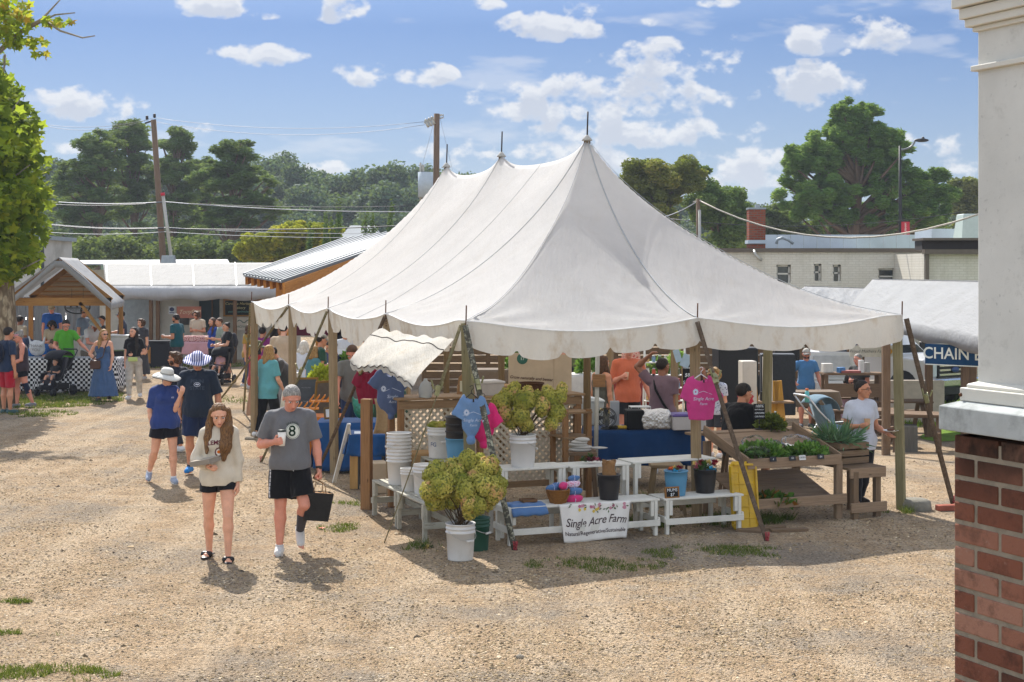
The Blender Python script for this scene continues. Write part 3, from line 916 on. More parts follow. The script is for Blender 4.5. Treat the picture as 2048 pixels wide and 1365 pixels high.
pxl=np.zeros((IH,IW,4),np.float32);pxl[...,0]=np.clip(dens*.95+wisp,0,1);pxl[...,1]=shade;pxl[...,3]=1
im=bpy.data.images.new('cloud_cover',IW,IH,float_buffer=True,is_data=True);im.pixels.foreach_set(pxl.ravel());im.update();im.pack()
mpc=N(nt,'ShaderNodeMapping',i_Location=(-U0/(U1-U0),-V0/(V1-V0),0),i_Scale=(1/(U1-U0),1/(V1-V0),1));nt.links.new(cmb.outputs[0],mpc.inputs[0])
ti=N(nt,'ShaderNodeTexImage',image=im,extension='CLIP',interpolation='Linear');nt.links.new(mpc.outputs[0],ti.inputs[0])
sp=nt.nodes.new('ShaderNodeSeparateColor');nt.links.new(ti.outputs[0],sp.inputs[0])
front=mth('GREATER_THAN',sep.outputs[1],.02)
veil=mth('MULTIPLY',mth('SUBTRACT',1,mth('DIVIDE',Vv,.16),clamp=True),.45)
cloudc=mix(nt,(2.9,2.95,3.05,1),(2.1,2.25,2.55,1),sp.outputs[1])
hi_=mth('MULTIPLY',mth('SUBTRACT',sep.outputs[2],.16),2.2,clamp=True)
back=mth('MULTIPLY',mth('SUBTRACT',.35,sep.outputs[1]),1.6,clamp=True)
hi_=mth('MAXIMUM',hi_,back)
skyb=mix(nt,sky.outputs[0],mix(nt,SKYMUL,(1.0,1.0,1.0,1),hi_),1.0,'MULTIPLY')
skyb=mix(nt,skyb,(2.0,2.3,2.75,1),veil)
fin=mix(nt,skyb,cloudc,mth('MULTIPLY',mth('MULTIPLY',sp.outputs[0],front),.92))
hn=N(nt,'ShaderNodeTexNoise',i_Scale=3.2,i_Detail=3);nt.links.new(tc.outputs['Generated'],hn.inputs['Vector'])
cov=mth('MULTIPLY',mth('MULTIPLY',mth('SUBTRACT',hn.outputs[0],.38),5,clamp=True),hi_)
fin=mix(nt,fin,FILLCLOUD,mth('MULTIPLY',cov,.85))
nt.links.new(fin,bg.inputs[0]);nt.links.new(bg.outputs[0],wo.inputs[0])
scene.view_settings.view_transform='Standard';scene.view_settings.look='None';scene.view_settings.exposure=1.3
scene.view_settings.gamma=1;scene.view_settings.use_curve_mapping=False
scene.cycles.use_denoising=True
scene.cycles.max_bounces=7;scene.cycles.diffuse_bounces=4;scene.cycles.transparent_max_bounces=8;scene.cycles.volume_bounces=0
scene.cycles.use_adaptive_sampling=True;scene.cycles.adaptive_threshold=.015
scene.cycles.sample_clamp_indirect=6
def ground_mat():
 m,nt,out=newmat('gravel_yard')
 v=coords(nt)
 big=noise(nt,v,.35,5);mid=noise(nt,v,2.2,7,.65);fine=noise(nt,v,34,5,.7)
 c=ramp(nt,mid,[(.28,C('#a48c6e')),(.5,C('#c6aa88')),(.72,C('#dac2a2'))])
 c=mix(nt,c,C('#9c9080'),ramp(nt,mth_(nt,'ADD',mth_(nt,'MULTIPLY',big,.7),mth_(nt,'MULTIPLY',mid,.35)),[(.5,g(0)),(.6,g(.85))]))
 vo=N(nt,'ShaderNodeTexVoronoi',i_Scale=30);nt.links.new(v,vo.inputs['Vector'])
 vo2=N(nt,'ShaderNodeTexVoronoi',i_Scale=70);nt.links.new(v,vo2 .inputs['Vector'])
 seph=nt.nodes.new('ShaderNodeSeparateColor');nt.links.new(vo.outputs['Color'],seph.inputs[0])
 pebc=ramp(nt,seph.outputs[0],[(0,C('#4c4640')),(.5,C('#94887a')),(1,C('#d8cdba'))])
 peb=ramp(nt,vo.outputs['Distance'],[(.25,g(1)),(.42,g(0))])
 sel=ramp(nt,mth_(nt,'ADD',seph.outputs[1],mth_(nt,'MULTIPLY',mid,.6)),[(.75,g(0)),(.85,g(1))])
 msk=mth_(nt,'MULTIPLY',peb,sel)
 trk=noise(nt,coords(nt,'Object',(1.6,.22,1)),1.1,5,.6);c=mix(nt,c,C('#dcc5a6'),ramp(nt,trk,[(.46,g(0)),(.62,g(.55))]));c=mix(nt,c,C('#8d7c66'),ramp(nt,noise(nt,coords(nt,'Object',(.5,1.3,1)),1.7,6,.65),[(.55,g(0)),(.72,g(.5))]))
 c=mix(nt,c,pebc,msk)
 c=mix(nt,c,sc(C('#5c4a36'),.8),ramp(nt,fine,[(.48,g(0)),(.66,g(.75))]))
 h=mth_(nt,'ADD',mth_(nt,'MULTIPLY',peb,.5),mth_(nt,'ADD',mth_(nt,'MULTIPLY',fine,.8),mth_(nt,'MULTIPLY',mid,1.2)))
 h=mth_(nt,'ADD',h,mth_(nt,'MULTIPLY',vo2 .outputs['Distance'],.5))
 principled(nt,out,c,.95,.1,bump(nt,h,1,.06))
 return m
def mth_(nt,op,a,b):
 n=nt.nodes.new('ShaderNodeMath');n.operation=op
 for i,v in enumerate((a,b)):
  if isinstance(v,bpy.types.NodeSocket):nt.links.new(v,n.inputs[i])
  else:n.inputs[i].default_value=v
 return n.outputs[0]
GM=ground_mat()
xs=np.unique(np.concatenate([np.linspace(-330,-40,24),np.linspace(-40,40,161),np.linspace(40,330,24)]))
ys=np.unique(np.concatenate([np.linspace(-30,4,12),np.linspace(4,60,170),np.linspace(60,420,30)]))
XX,YY=np.meshgrid(xs,ys,indexing='ij')
ZZ=gz(XX,YY)+.02*vnoise(np.stack([XX*.9,YY*.9,XX*0],-1),3)*(YY<60)*(YY>4)
def gh(x,y):return float(gz(x,y)+.02*vnoise(np.array([[x*.9,y*.9,0.]]),3)[0])
nx,ny=XX.shape
V=np.stack([XX,YY,ZZ],-1).reshape(-1,3)
ii=np.arange((nx-1)*(ny-1));i_,j_=ii//(ny-1),ii%(ny-1)
Q=np.stack([i_*ny+j_,(i_+1)*ny+j_,(i_+1)*ny+j_+1,i_*ny+j_+1],1)
mesh_np('ground',V,Q,GM,kind='structure')
def field_z(X,Y):return gz(X,Y)+.02*vnoise(np.stack([X*.9,Y*.9,X*0],-1),3)
def stones():
 """loose stones, denser in patches; sizes a centimetre or two, some larger"""
 n=120000
 D=1/(1/27.+RNG.random(n)*(1/9.5-1/27.))
 px=RNG.uniform(-30,1990,n)
 X=(px-CX)/F*D;Y=D
 keep=vnoise(np.stack([X*1.1,Y*.8,X*0],-1),11)+.6*vnoise(np.stack([X*3,Y*3,X*0],-1),12)+RNG.uniform(-.9,.9,n)+np.where(px<300,.35,0)>.15
 X,Y=X[keep],Y[keep];n=len(X)
 s=.0055+.0085*RNG.random(n)**2+.018*(RNG.random(n)>.985)*RNG.random(n)
 s=s*(Y/14)**.5
 base=np.array([[1,0,0],[.4,.9,.1],[-.6,.8,0],[-1,-.1,0],[-.5,-.8,.1],[.6,-.8,0],[.15,.1,.75],[0,0,-.4]])
 tri=[(i,(i+1)%6,6)for i in range(6)]
 a=RNG.random(n)*2*PI;ca,sa=np.cos(a),np.sin(a)
 P=base[None]*(1+RNG.uniform(-.3,.3,(n,8,3)))
 P=P*(s[:,None]*RNG.uniform(.7,1.4,(n,3)))[:,None,:]
 x=P[...,0]*ca[:,None]-P[...,1]*sa[:,None];y=P[...,0]*sa[:,None]+P[...,1]*ca[:,None]
 z=P[...,2]*.8+s[:,None]*.15
 Z0=field_z(X,Y)
 V=np.stack([x+X[:,None],y+Y[:,None],z+Z0[:,None]],-1).reshape(-1,3)
 Fc=(np.arange(n)[:,None,None]*8+np.array(tri)[None]).reshape(-1,3)
 var=np.repeat(RNG.random(n),6)
 m,nt,out=newmat('stone');at_=N(nt,'ShaderNodeAttribute',attribute_name='var')
 principled(nt,out,ramp(nt,at_.outputs['Fac'],[(0,C('#4a4036')),(.35,C('#94805f')),(.75,C('#b89f7b')),(1,C('#cbb99c'))]),.85,.2)
 mesh_np('gravel',V,Fc,m,var=var,smoothf=False,kind='stuff')
stones()
GRASS=[]
def grass_patch(cx,cy,rx,ry,n,h=.05,dry=.3):
 """ellipse of blades centred on photo ground pixel (cx, cy)"""
 c=ground(cx,cy);GRASS.append((c.x,c.y,rx,ry,n,h,dry))
def build_grass():
 Vs=[];Vr=[]
 for(x,y,rx,ry,n,h,dry)in GRASS:
  r=np.sqrt(RNG.random(n));a=RNG.random(n)*2*PI
  X=x+rx*r*np.cos(a);Y=y+ry*r*np.sin(a)
  k=vnoise(np.stack([X*5,Y*5,X*0],-1),21)+.5*vnoise(np.stack([X*14,Y*14,X*0],-1),22)-r*.5+.25>RNG.uniform(-.3,.3,n)
  X,Y=X[k],Y[k];m=len(X)
  hh=h*RNG.uniform(.5,1.3,m);w=.0035+.0025*RNG.random(m);w=w*max(1,y/17)
  an=RNG.random(m)*2*PI;ln=RNG.uniform(.3,1.1,m)*hh;la=RNG.random(m)*2*PI
  Z=field_z(X,Y)
  A=np.stack([X-w*np.cos(an),Y-w*np.sin(an),Z-.005],-1);B=np.stack([X+w*np.cos(an),Y+w*np.sin(an),Z-.005],-1)
  T=np.stack([X+ln*np.cos(la),Y+ln*np.sin(la),Z+hh],-1)
  Vs.append(np.stack([A,B,T],1));Vr.append(np.clip(RNG.random(m)*.6+(RNG.random(m)<dry)*.4,0,1))
 V=np.concatenate(Vs).reshape(-1,3);var=np.concatenate(Vr)
 Fc=np.arange(len(V)).reshape(-1,3)
 mesh_np('grass',V,Fc,leafmat('grass_blade','#3a4a22','#66752f','#a3935c',.2),var=var,smoothf=False,kind='stuff')
grass_patch(1190,1130,.75,.42,3600,.032,.3);grass_patch(1440,1108,.85,.45,4200,.032,.3);grass_patch(680,1055,.28,.3,1000,.04,.35)
grass_patch(60,1268,.35,.12,1000,.04,.3);grass_patch(90,1350,.6,.25,3600,.04,.6);grass_patch(20,1205,.2,.1,500,.04)
grass_patch(110,800,1.7,2.4,15000,.07,.35);grass_patch(330,730,3.2,1.9,9000,.06,.5);grass_patch(60,830,1.0,.8,2500,.06,.3)
grass_patch(1310,1050,.9,.25,3500,.09,.1);grass_patch(1500,1040,.7,.3,2200,.1,.1);grass_patch(860,1095,.35,.3,700,.08,.1);grass_patch(1310,1010,.6,.3,2000,.16,0)
grass_patch(1790,1028,.3,.2,900,.1,.2);grass_patch(700,1010,.3,.2,400,.05,.3);grass_patch(480,800,1.3,1.2,1200,.05,.5)
def lawn():
 """sunlit lawn beyond the stalls on the right"""
 m=leafmat('lawn_blade','#4a6a1c','#71902c','#9aa944',.25)
 n=40000;X=RNG.uniform(9.2,20,n);Y=RNG.uniform(33,60,n);Z=field_z(X,Y)
 k=X>9.6+.6*np.sin(Y);X,Y,Z=X[k],Y[k],Z[k];n=len(X)
 h=RNG.uniform(.06,.16,n);w=.02;an=RNG.random(n)*2*PI
 A=np.stack([X-w*np.cos(an),Y-w*np.sin(an),Z],-1);B=np.stack([X+w*np.cos(an),Y+w*np.sin(an),Z],-1)
 T=np.stack([X+RNG.normal(0,.03,n),Y+RNG.normal(0,.03,n),Z+h],-1)
 V=np.stack([A,B,T],1).reshape(-1,3)
 mesh_np('grass',V,np.arange(len(V)).reshape(-1,3),m,var=RNG.random(n),smoothf=False,kind='stuff')
 xs=np.linspace(9.4,24,40);ys=np.linspace(32,62,60);A,B=np.meshgrid(xs,ys,indexing='ij')
 A=A+(A<9.5)*.5*np.sin(B*1.3)
 Z=field_z(A,B)+.012
 V=np.stack([A,B,Z],-1).reshape(-1,3);ii=np.arange(39*59);i,j=ii//59,ii%59
 Q=np.stack([i*60+j,(i+1)*60+j,(i+1)*60+j+1,i*60+j+1],1)
 mesh_np('lawn',V,Q,M('lawn_soil','#5f7a26',.9,.1,.25,3),kind='structure')
lawn()
def place(px_,py_):
 p=ground(px_,py_);return(p.x,p.y,gh(p.x,p.y)+.002)
PE={}
p=PE['girl']=Person('young woman with long brown hair in cream lettered sweatshirt and slide sandals',place(437,1120),1.67,.08,'fair',.95,res=.0058,female=True,look=(.22,-1,-.42),arms=[((-.3,.02,-1),(.62,-.72,-.22)),((.16,.02,-1),(.02,-.12,-1))],palms=[(.1,.2,1),None],grips=('grip','relax'),legs=[((-.05,.14,-1),(-.02,.32,-1)),((.05,-.26,-1),(.0,.03,-1))],foot=[(-.2,-1,0),(.12,-1,0)],hairc='mid')
sw=p.shirt(cloth('#c9beab'),1.93,.008,.055,.25,'sweatshirt',amp=.006,thick=.6)
p.shorts(cloth('#17171c'),.33,.008,top=.03)
p.shoes(M('rubber_black','#151417',.4,.4),slide=True)
p.hair('long','mid',.27,front=True)
H=p.H;cz=p.chest[2]+.03
it=[art_text('CLEMSON',.062,.0,cz+.0,0,arc=.5,offset=.0018),art_disc(.02,cz-.10,.042,.05,0,.76,.05),art_disc(.02,cz-.10,.027,.032,1),art_disc(.02,cz-.097,.019,.017,2),art_poly([(.003,cz-.128),(.037,cz-.128),(.037,cz-.118),(.003,cz-.118)],0)]
p.wrap(sw,it,'chest_print',[cloth('#5d2433',.05,'ink'),cloth('#e8e2d6',.05,'ink'),cloth('#e0762a',.05,'ink')])
h=p.world(p.palmc[0]);t=thing('box','flat grey cardboard box held by the woman in the cream sweatshirt','box',h)
mb=MB();R=Matrix.Rotation(-.22,3,'Y')@Matrix.Rotation(-.5,3,'Z')
mb.box(h+Vector((-.10,.02,.028)),(.27,.17,.05),R);mb.build('carton',M('card_grey','#8d8478',.8,.1,.06),t,True,.002)
mb=MB();mb.box(h+Vector((-.10,.02,.056)),(.272,.172,.006),R);mb.build('lid',M('card_lid','#a59b8c',.8,.1,.06),t,True,.001)
p=PE['man']=Person('grey-haired man in grey printed shirt and black shorts walking with a paper cup and bag',place(580,1108),1.83,.1,'pink',1.1,.55,res=.006,look=(.3,-1,-.62),arms=[((-.36,.0,-1),(.72,-1.0,.22)),((.26,.05,-1),(.12,-.2,-1))],palms=[(.35,.9,.1),None],grips=('grip','grip'),legs=[((-.02,-.06,-1),(-.02,-.02,-1)),((.16,-.32,-1),(-.18,.95,-1))],foot=[(-.05,-1,0),(.1,-.75,-.75)],hairc='grey')
sh=p.shirt(cloth('#6a6a6c'),.8,.008,.035,.5,amp=.006)
so_=p.shorts(cloth('#101013',.2),.8,.018,flare=.02,amp=.007)
p.shoes(cloth('#c8c6c2',.1,'knit'),sock=[.06,.7],socks=[cloth('#c8c6c2',.1,'knit'),cloth('#3b3a40')])
p.hair('short','grey')
cz=p.chest[2]-.02
it=[art_disc(.035,cz,.075,.082,0),art_disc(.035,cz,.069,.076,1,.95),art_text('8',.16,.03,cz+.0,1,offset=.002),art_text('STATION',.032,.035,cz-.002,1,arc=.093)]
it[-1]=([(x,z+.093)for x,z in it[-1][0]],it[-1][1],1)
p.wrap(sh,it,'chest_print',[cloth('#cfd1c6',.05,'ink'),cloth('#1c3324',.05,'ink')])
mb=MB()
o_,V_,Q_=so_
mb.tube([Vector(p.P)+Vector((.03,-.155,.02)),Vector(p.P)+Vector((.035,-.175,-.03)),Vector(p.P)+Vector((.045,-.178,-.075))],.004,6)
mb.build('drawstring',cloth('#d8d8d8'),o_)
bv=BVHTree.FromPolygons([Vector(v)for v in V_],[tuple(int(i)for i in q)for q in Q_])
pts=[]
for t_ in np.linspace(.05,.78,9):
 c_=p.hip[0]+(p.knee[0]-p.hip[0])*t_;hit=bv.ray_cast(Vector(c_)+Vector((-.4,-.25,0)),Vector((.85,.53,0)))
 if hit[0]is not None:pts.append(hit[0]+Vector((-.002,-.002,0)))
if len(pts)>3:
 mb=MB()
 for a_,b_ in zip(pts[:-1],pts[1:]):
  mb.bar(a_,a_+(b_-a_)*.8,.016,.005,up=(-.85,-.53,0))
 mb.build('side_stripe',cloth('#cfcfd2',.05,'ink'),o_)
def paper_cup(loc,label,lid=True,h=.135,r=.04,colr='#e8e2d8',group=None,liq=None):
 t=thing('paper_cup',label,'cup',loc,0,group)
 mb=MB();mb.lathe([(r*.72,0),(r,h)],(0,0,-h*.5),20);mb.build('cup',M('cup_'+colr,colr,.5,.3,.04),t)
 if lid:
  mb=MB();mb.lathe([(r*1.06,0),(r*1.06,.008),(r*.94,.01),(r*.9,.02),(r*.5,.021)],(0,0,h*.5),20);mb.build('lid',M('lid_dark','#14231b',.4,.4),t)
 return t
paper_cup(Vector(p.world(p.palmc[0]))+Vector((0,-.005,.015)),'white paper coffee cup with dark lid held by the man in grey',True,.15,.045)
mb=MB();wv=p.wri[1];dv=nv(p.wri[1]-p.elb[1]);Rw=Vector((0,0,1)).rotation_difference(Vector(dv)).to_matrix()
mb.lathe([(.034,-.012),(.034,.012)],Vector(wv)-Vector(dv)*.02,20,0,True,1,.9,Rw)
mb.box(Vector(wv)-Vector(dv)*.02+Vector((.02,-.03,0)),(.03,.012,.034));mb.build('wrist_watch',M('watch_black','#0c0c0e',.3,.5),p.root)
h=Vector(p.world(p.palmc[1]));t=thing('shopping_bag','dark grey paper carrier bag hanging from the hand of the man in grey','bag',h)
mb=MB();c0=h+Vector((.03,.02,-.17))
prof=[(-.13,-.075,-.30),(.13,-.075,-.30),(.13,.075,-.30),(-.13,.075,-.30),(-.155,-.085,0),(.155,-.085,0),(.155,.085,0),(-.155,.085,0)]
Rb=Matrix.Rotation(.35,3,'Z')@Matrix.Rotation(.12,3,'Y')
P8=[c0+Rb@Vector(q)for q in prof]
mb.add(P8,[(3,2,1,0),(0,1,5,4),(1,2,6,5),(2,3,7,6),(3,0,4,7)])
P9=[c0+Rb@Vector((q[0]*.97,q[1]*.95,q[2]+(.004 if q[2]<0 else 0)))for q in prof]
mb.add(P9,[(0,1,2,3),(4,5,1,0),(5,6,2,1),(6,7,3,2),(7,4,0,3)])
mb.build('bag',M('bag_black','#1d1b19',.6,.3,.2,12,.6,.01),t,True)
mb=MB();mb.sheet([[c0+Rb@Vector((x,y,-.012+.012*math.sin(x*60+y*40)))for y in np.linspace(-.078,.078,5)]for x in np.linspace(-.145,.145,9)],.004)
mb.build('wrapping_paper',M('kraft','#8a6844',.8,.15,.15,30),t,True)
mb=MB()
for sd in(-1,1):mb.tube([c0+Rb@Vector((-.07,.08*sd,0)),c0+Rb@Vector((-.05,.06*sd,.09)),h+Vector((0,.0,-.01)),c0+Rb@Vector((.05,.06*sd,.09)),c0+Rb@Vector((.07,.08*sd,0))],.0045,6)
mb.build('handle',M('kraft','#8a6844'),t,True)
p=PE['hat_woman']=Person('woman in pale sun hat and blue shirt with her hand raised to her face',place(330,968),1.64,.35,'fair',1.02,res=.0068,female=True,look=(.75,-1,-.25),arms=[((-.2,.08,-1),(.1,-.1,-1)),((-.1,-.35,-1),(.3,-.5,1.0))],palms=[None,(0,.8,.3)],grips=('relax','relax'),legs=[((-.12,.12,-1),(-.18,.62,-1)),((.05,-.1,-1),(.03,.06,-1))],foot=[(-.2,-1,-.35),(.1,-1,0)])
s1=p.shirt(cloth('#2e3f73'),.85,.012,.05,.7,amp=.007)
p.shorts(cloth('#15161f',.2),.5,.016,flare=.02)
p.shoes(cloth('#8f99ab',.12,'knit'),sock=.08,socks=cloth('#cfd2d6'))
p.hair('bun','dark');p.sunhat(cloth('#c9c7bf'),.062,cloth('#2c2d38'),.45,cloth('#9b9890'))
V2,F2=text_mesh('m',.05)
p.wrap(s1,[([(.09+v.x,p.chest[2]+.03+v.y)for v in V2],F2,0)],'chest_print',[cloth('#c8cbe0',.05,'ink')])
p=PE['penn']=Person('man in blue and white sun hat and dark navy lettered shirt walking',place(396,948),1.80,.12,'tan',1.12,.25,res=.0068,look=(-.05,-1,-.35),arms=[((-.2,.1,-1),(-.02,-.1,-1)),((.3,.12,-1),(.1,-.12,-1))],legs=[((-.06,-.12,-1),(-.01,.1,-1)),((.06,.2,-1),(.03,.45,-1))],foot=[(-.2,-1,0),(.2,-1,-.4)])
s1=p.shirt(cloth('#222c3a'),.92,.012,.07,.6,amp=.007)
p.shorts(cloth('#1d2b4a'),.9,.022,flare=.022,amp=.007)
p.shoes(cloth('#2f7fc4',.15,'knit'),'#e3a06a',sock=.1,socks=cloth('#3c4048'))
p.hair('short','dark');p.sunhat(striped('#2c3c7a','#d8d5e2',0,60),.062,cloth('#b7b9c9'),.12)
cz=p.chest[2]+.0
it=[art_text('PENN',.075,0,cz+.045,0,offset=.003),art_text('STATE',.075,0,cz-.055,0,offset=.003),art_disc(.0,cz,.048,.032,1),art_disc(.0,cz,.041,.025,2),art_poly([(-.03,cz-.004),(-.01,cz+.014),(.02,cz+.012),(.034,cz-.0),(.02,cz-.002),(.012,cz-.012),(-.008,cz-.004)],3)]
p.wrap(s1,it,'chest_print',[cloth('#3c4654',.05,'ink'),cloth('#c9cfd8',.05,'ink'),cloth('#1b2840',.05,'ink'),cloth('#dfe3ea',.05,'ink')])
VA=math.atan2(.374,.927)
vv_=Vector((math.cos(VA),math.sin(VA),0));uu_=Vector((-math.sin(VA),math.cos(VA),0));O_=Vector((-.517,16.85,0))
TW,TL,E0=5.9,11.3,2.47
PK=[3.14,6.38,9.0];FRONTP=[0,2.95,5.9];LEFTP=[0,3.05,5.95,8.45,TL]
def TP(b,a,z=0.):return O_+vv_*b+uu_*a+Vector((0,0,z))
def TG(b,a):
 p=TP(b,a);return Vector((p.x,p.y,gh(p.x,p.y)))
def canvasmat(name,col='#dcdad4',stain='#b39a70',amt=.5,trans=.3,sc_=2.2,bs=.3):
 m,nt,out=newmat(name);v=coords(nt);c=C(col)
 cc=ramp(nt,noise(nt,v,1.3,5),[(.3,sc(c,.93)),(.7,sc(c,1.04))])
 st=noise(nt,coords(nt,'Object',(1,1,.6)),sc_,9,.72)
 cc=mix(nt,cc,C(stain),ramp(nt,st,[(.52,g(0)),(.78,g(amt))]))
 sp=noise(nt,v,30,3,.8);cc=mix(nt,cc,C('#6f6a60'),ramp(nt,sp,[(.70,g(0)),(.8,g(.45))]))
 h=mth_(nt,'ADD',mth_(nt,'ADD',noise(nt,v,5,6,.6),mth_(nt,'MULTIPLY',noise(nt,coords(nt,'Object',(2.6,.5,.7)),3,4,.6),1.6)),mth_(nt,'MULTIPLY',noise(nt,v,60,3),.12))
 nrm=bump(nt,h,bs,.06)
 p=principled(nt,None,cc,.7,.2,nrm)
 t=N(nt,'ShaderNodeBsdfTranslucent');nt.links.new(cc,t.inputs[0]);nt.links.new(nrm,t.inputs['Normal'])
 ms=N(nt,'ShaderNodeMixShader',i_Fac=trans);nt.links.new(p.outputs[0],ms.inputs[1]);nt.links.new(t.outputs[0],ms.inputs[2])
 nt.links.new(ms.outputs[0],out.inputs[0]);MATS[name]=m;return m
CANV=canvasmat('tent_canvas','#dedddb','#b5a88c',.18,.60,2.2,.14);VALN=canvasmat('valance_canvas','#dad5ca','#a58452',.75,.42,3.2);AWN=canvasmat('awning_canvas','#b8b3a8','#a9905f',.55,.3,3)
def gprof(t):return.35*t+.65*t*t
def ridge(a):
 return 4.62+0*a
def eavesag(b,a):
 """sag of the eave between posts, felt only near that edge"""
 def fr(x,P):
  P=np.array(P);i=np.clip(np.searchsorted(P,x,'right')-1,0,len(P)-2)
  return np.sin(np.pi*np.clip((x-P[i])/(P[i+1]-P[i]),0,1))
 db,db2,da,da2=b/2.95,(TW-b)/2.95,a/PK[0],(TL-a)/(TL-PK[-1])
 m=np.minimum(np.minimum(db,db2),np.minimum(da,da2))+1e-6
 s=0;W=0
 for d,f,amp in((db,fr(a,LEFTP),.11),(db2,fr(a,LEFTP),.11),(da,fr(b,FRONTP),.135),(da2,fr(b,FRONTP),.12)):
  w=np.exp(-(d-m)*14);s=s+w*f*amp;W=W+w
 return s/W,m
def canvas_z(b,a):
 s,t=eavesag(b,a);t=np.clip(t,0,1)
 z=E0+(ridge(a)-E0)*gprof(t)-s*(1-t)**3
 for k in PK:z=z+.27*np.exp(-np.sqrt((b-2.95)**2+(a-k)**2)/.42)
 cr=0
 for(pb,pa)in[(0,q)for q in LEFTP]+[(q,0)for q in FRONTP]+[(TW,q)for q in LEFTP]:
  dx,dy=b-pb,a-pa;r=np.sqrt(dx*dx+dy*dy)+1e-3;th=np.arctan2(dy,dx)
  cr=cr+.022*np.sin(th*17+pb*3+pa)*np.clip(r/.35,0,1)*np.exp(-r/.62)
 z=z+cr+.012*vnoise(np.stack([b*1.1,a*1.1,b*0],-1),5)*np.sin(np.pi*np.clip(t,0,1))
 return z
tent=thing('market_tent','big white canvas pole tent with three peaks and scalloped edges over the farm stalls','tent',TP(0,0))
bs=np.linspace(0,TW,97);as_=np.unique(np.concatenate([np.linspace(0,TL,180),PK]));B_,A_=np.meshgrid(bs,as_,indexing='ij')
Z_=canvas_z(B_,A_)
XY=np.array(O_[:2])[None,None]+B_[...,None]*np.array(vv_[:2])+A_[...,None]*np.array(uu_[:2])
V=np.concatenate([XY,Z_[...,None]],-1).reshape(-1,3)-np.array(tent.location)
n1_,n2_=B_.shape;ii=np.arange((n1_-1)*(n2_-1));i,j=ii//(n2_-1),ii%(n2_-1)
mesh_np('roof_canvas',V,np.stack([i*n2_+j,(i+1)*n2_+j,(i+1)*n2_+j+1,i*n2_+j+1],1),CANV,tent)
def cz(b,a):return float(canvas_z(np.array([b]),np.array([a]))[0])
def valance(b0,a0,b1,a1,drop,scw,notch=.07,seed=0,flutter=.05):
 """hanging strip along an eave, thin cloth with scalloped hem"""
 L=math.hypot(b1-b0,a1-a0);n=int(L/.025);rows=[]
 ns=max(1,round(L/scw))
 for i in range(n+1):
  t=i/n;b=b0+(b1-b0)*t;a=a0+(a1-a0)*t
  nrmv=vv_*(a1-a0)/L*-1+uu_*(b1-b0)/L*-1
  x=t*ns;fr=x-math.floor(x);e=min(fr,1-fr)*scw
  dr=drop*(1+.12*math.sin(seed+t*7))+.035*math.sin(PI*fr)-notch*math.exp(-(e/.035)**2)-.02
  top=cz(min(max(b,0),TW),min(max(a,0),TL))
  row=[]
  for k in range(9):
   q=k/8
   off=.01+q*(.02+flutter*(.5+.5*math.sin(t*L*5.1+seed)))+.018*q*math.sin(t*L*19+seed+2*q)
   p=TP(b,a,top-dr*q)+nrmv*off
   row.append(p)
  rows.append(row)
 return rows
def sheet1(rows):
 n,m=len(rows),len(rows[0])
 V=np.array([[tuple(p)for p in r]for r in rows]).reshape(-1,3)-np.array(tent.location)
 ii=np.arange((n-1)*(m-1));i,j=ii//(m-1),ii%(m-1)
 return V,np.stack([i*m+j,(i+1)*m+j,(i+1)*m+j+1,i*m+j+1],1)
VP=[((0,0),(2.95,0),.30,.58),((2.95,0),(5.9,0),.31,.8),((5.9,0),(5.9,3.05),.31,.6),((5.9,3.05),(5.9,5.95),.3,.6),((5.9,5.95),(5.9,8.45),.3,.6),((5.9,8.45),(5.9,TL),.3,.6),((5.9,TL),(2.95,TL),.3,.6),((2.95,TL),(0,TL),.3,.6),((0,TL),(0,8.45),.34,.42),((0,8.45),(0,5.95),.33,.42),((0,5.95),(0,3.05),.33,.42),((0,3.05),(0,0),.34,.3)]
for k,(p,q,d,s_)in enumerate(VP):
 V,Q=sheet1(valance(p[0],p[1],q[0],q[1],d,s_,.055,k*1.7));mesh_np('valance',V,Q,VALN,tent)
mb=MB()
def seam(b0,a0,b1,a1,r=.007):
 mb.tube([TP(b0+(b1-b0)*t,a0+(a1-a0)*t,cz(b0+(b1-b0)*t,a0+(a1-a0)*t)+.008)for t in np.linspace(0,1,40)],r,5)
seam(2.95,PK[0],0,0,.004);seam(2.95,PK[0],2.95,0,.009);seam(2.95,PK[0],5.9,0,.004);seam(2.95,PK[0],0,3.05,.005);seam(2.95,PK[1],0,5.95,.004);seam(2.95,4.76,0,4.5,.003);seam(2.95,PK[2],0,8.45,.003)
mb.build('seam',M('seam_grey','#a3a5a6',.7),tent,True)
mb=MB()
for(p,q,d,s_)in VP:
 mb.tube([TP(p[0]+(q[0]-p[0])*t,p[1]+(q[1]-p[1])*t,cz(p[0]+(q[0]-p[0])*t,p[1]+(q[1]-p[1])*t)+.004)for t in np.linspace(0,1,26)],.011,6)
mb.build('edge_rope',M('rope_white','#dcdad4',.7),tent,True)
A0,A1,Bq0,Bq1=at(754,662,19.2),at(908,684,16.95),at(700,716,18.4),at(824,762,16.35)
rows=[]
for i in range(29):
 t=i/28;row=[]
 for k in range(17):
  q=k/16
  p=(A0 .lerp(A1,t)).lerp(Bq0 .lerp(Bq1,t),q)
  p.z+=.012*math.sin(t*9+q*4)+.010*math.sin(t*21+1+q*7)+.03*math.sin(PI*q)+(-.05*math.sin(t*PI*2.1+.6))*q+.03*(1-q)**2*abs(math.sin(t*17))
  if q>.93:p.z-=.03*math.sin(t*30)**2
  row.append(p)
 rows.append(row)
for r in rows:
 e=r[-1];r.append(e+Vector((.0,.01,-.05-.02*math.sin(e.x*25))))
V,Q=sheet1(rows);mesh_np('side_flap',V,Q,AWN,tent)
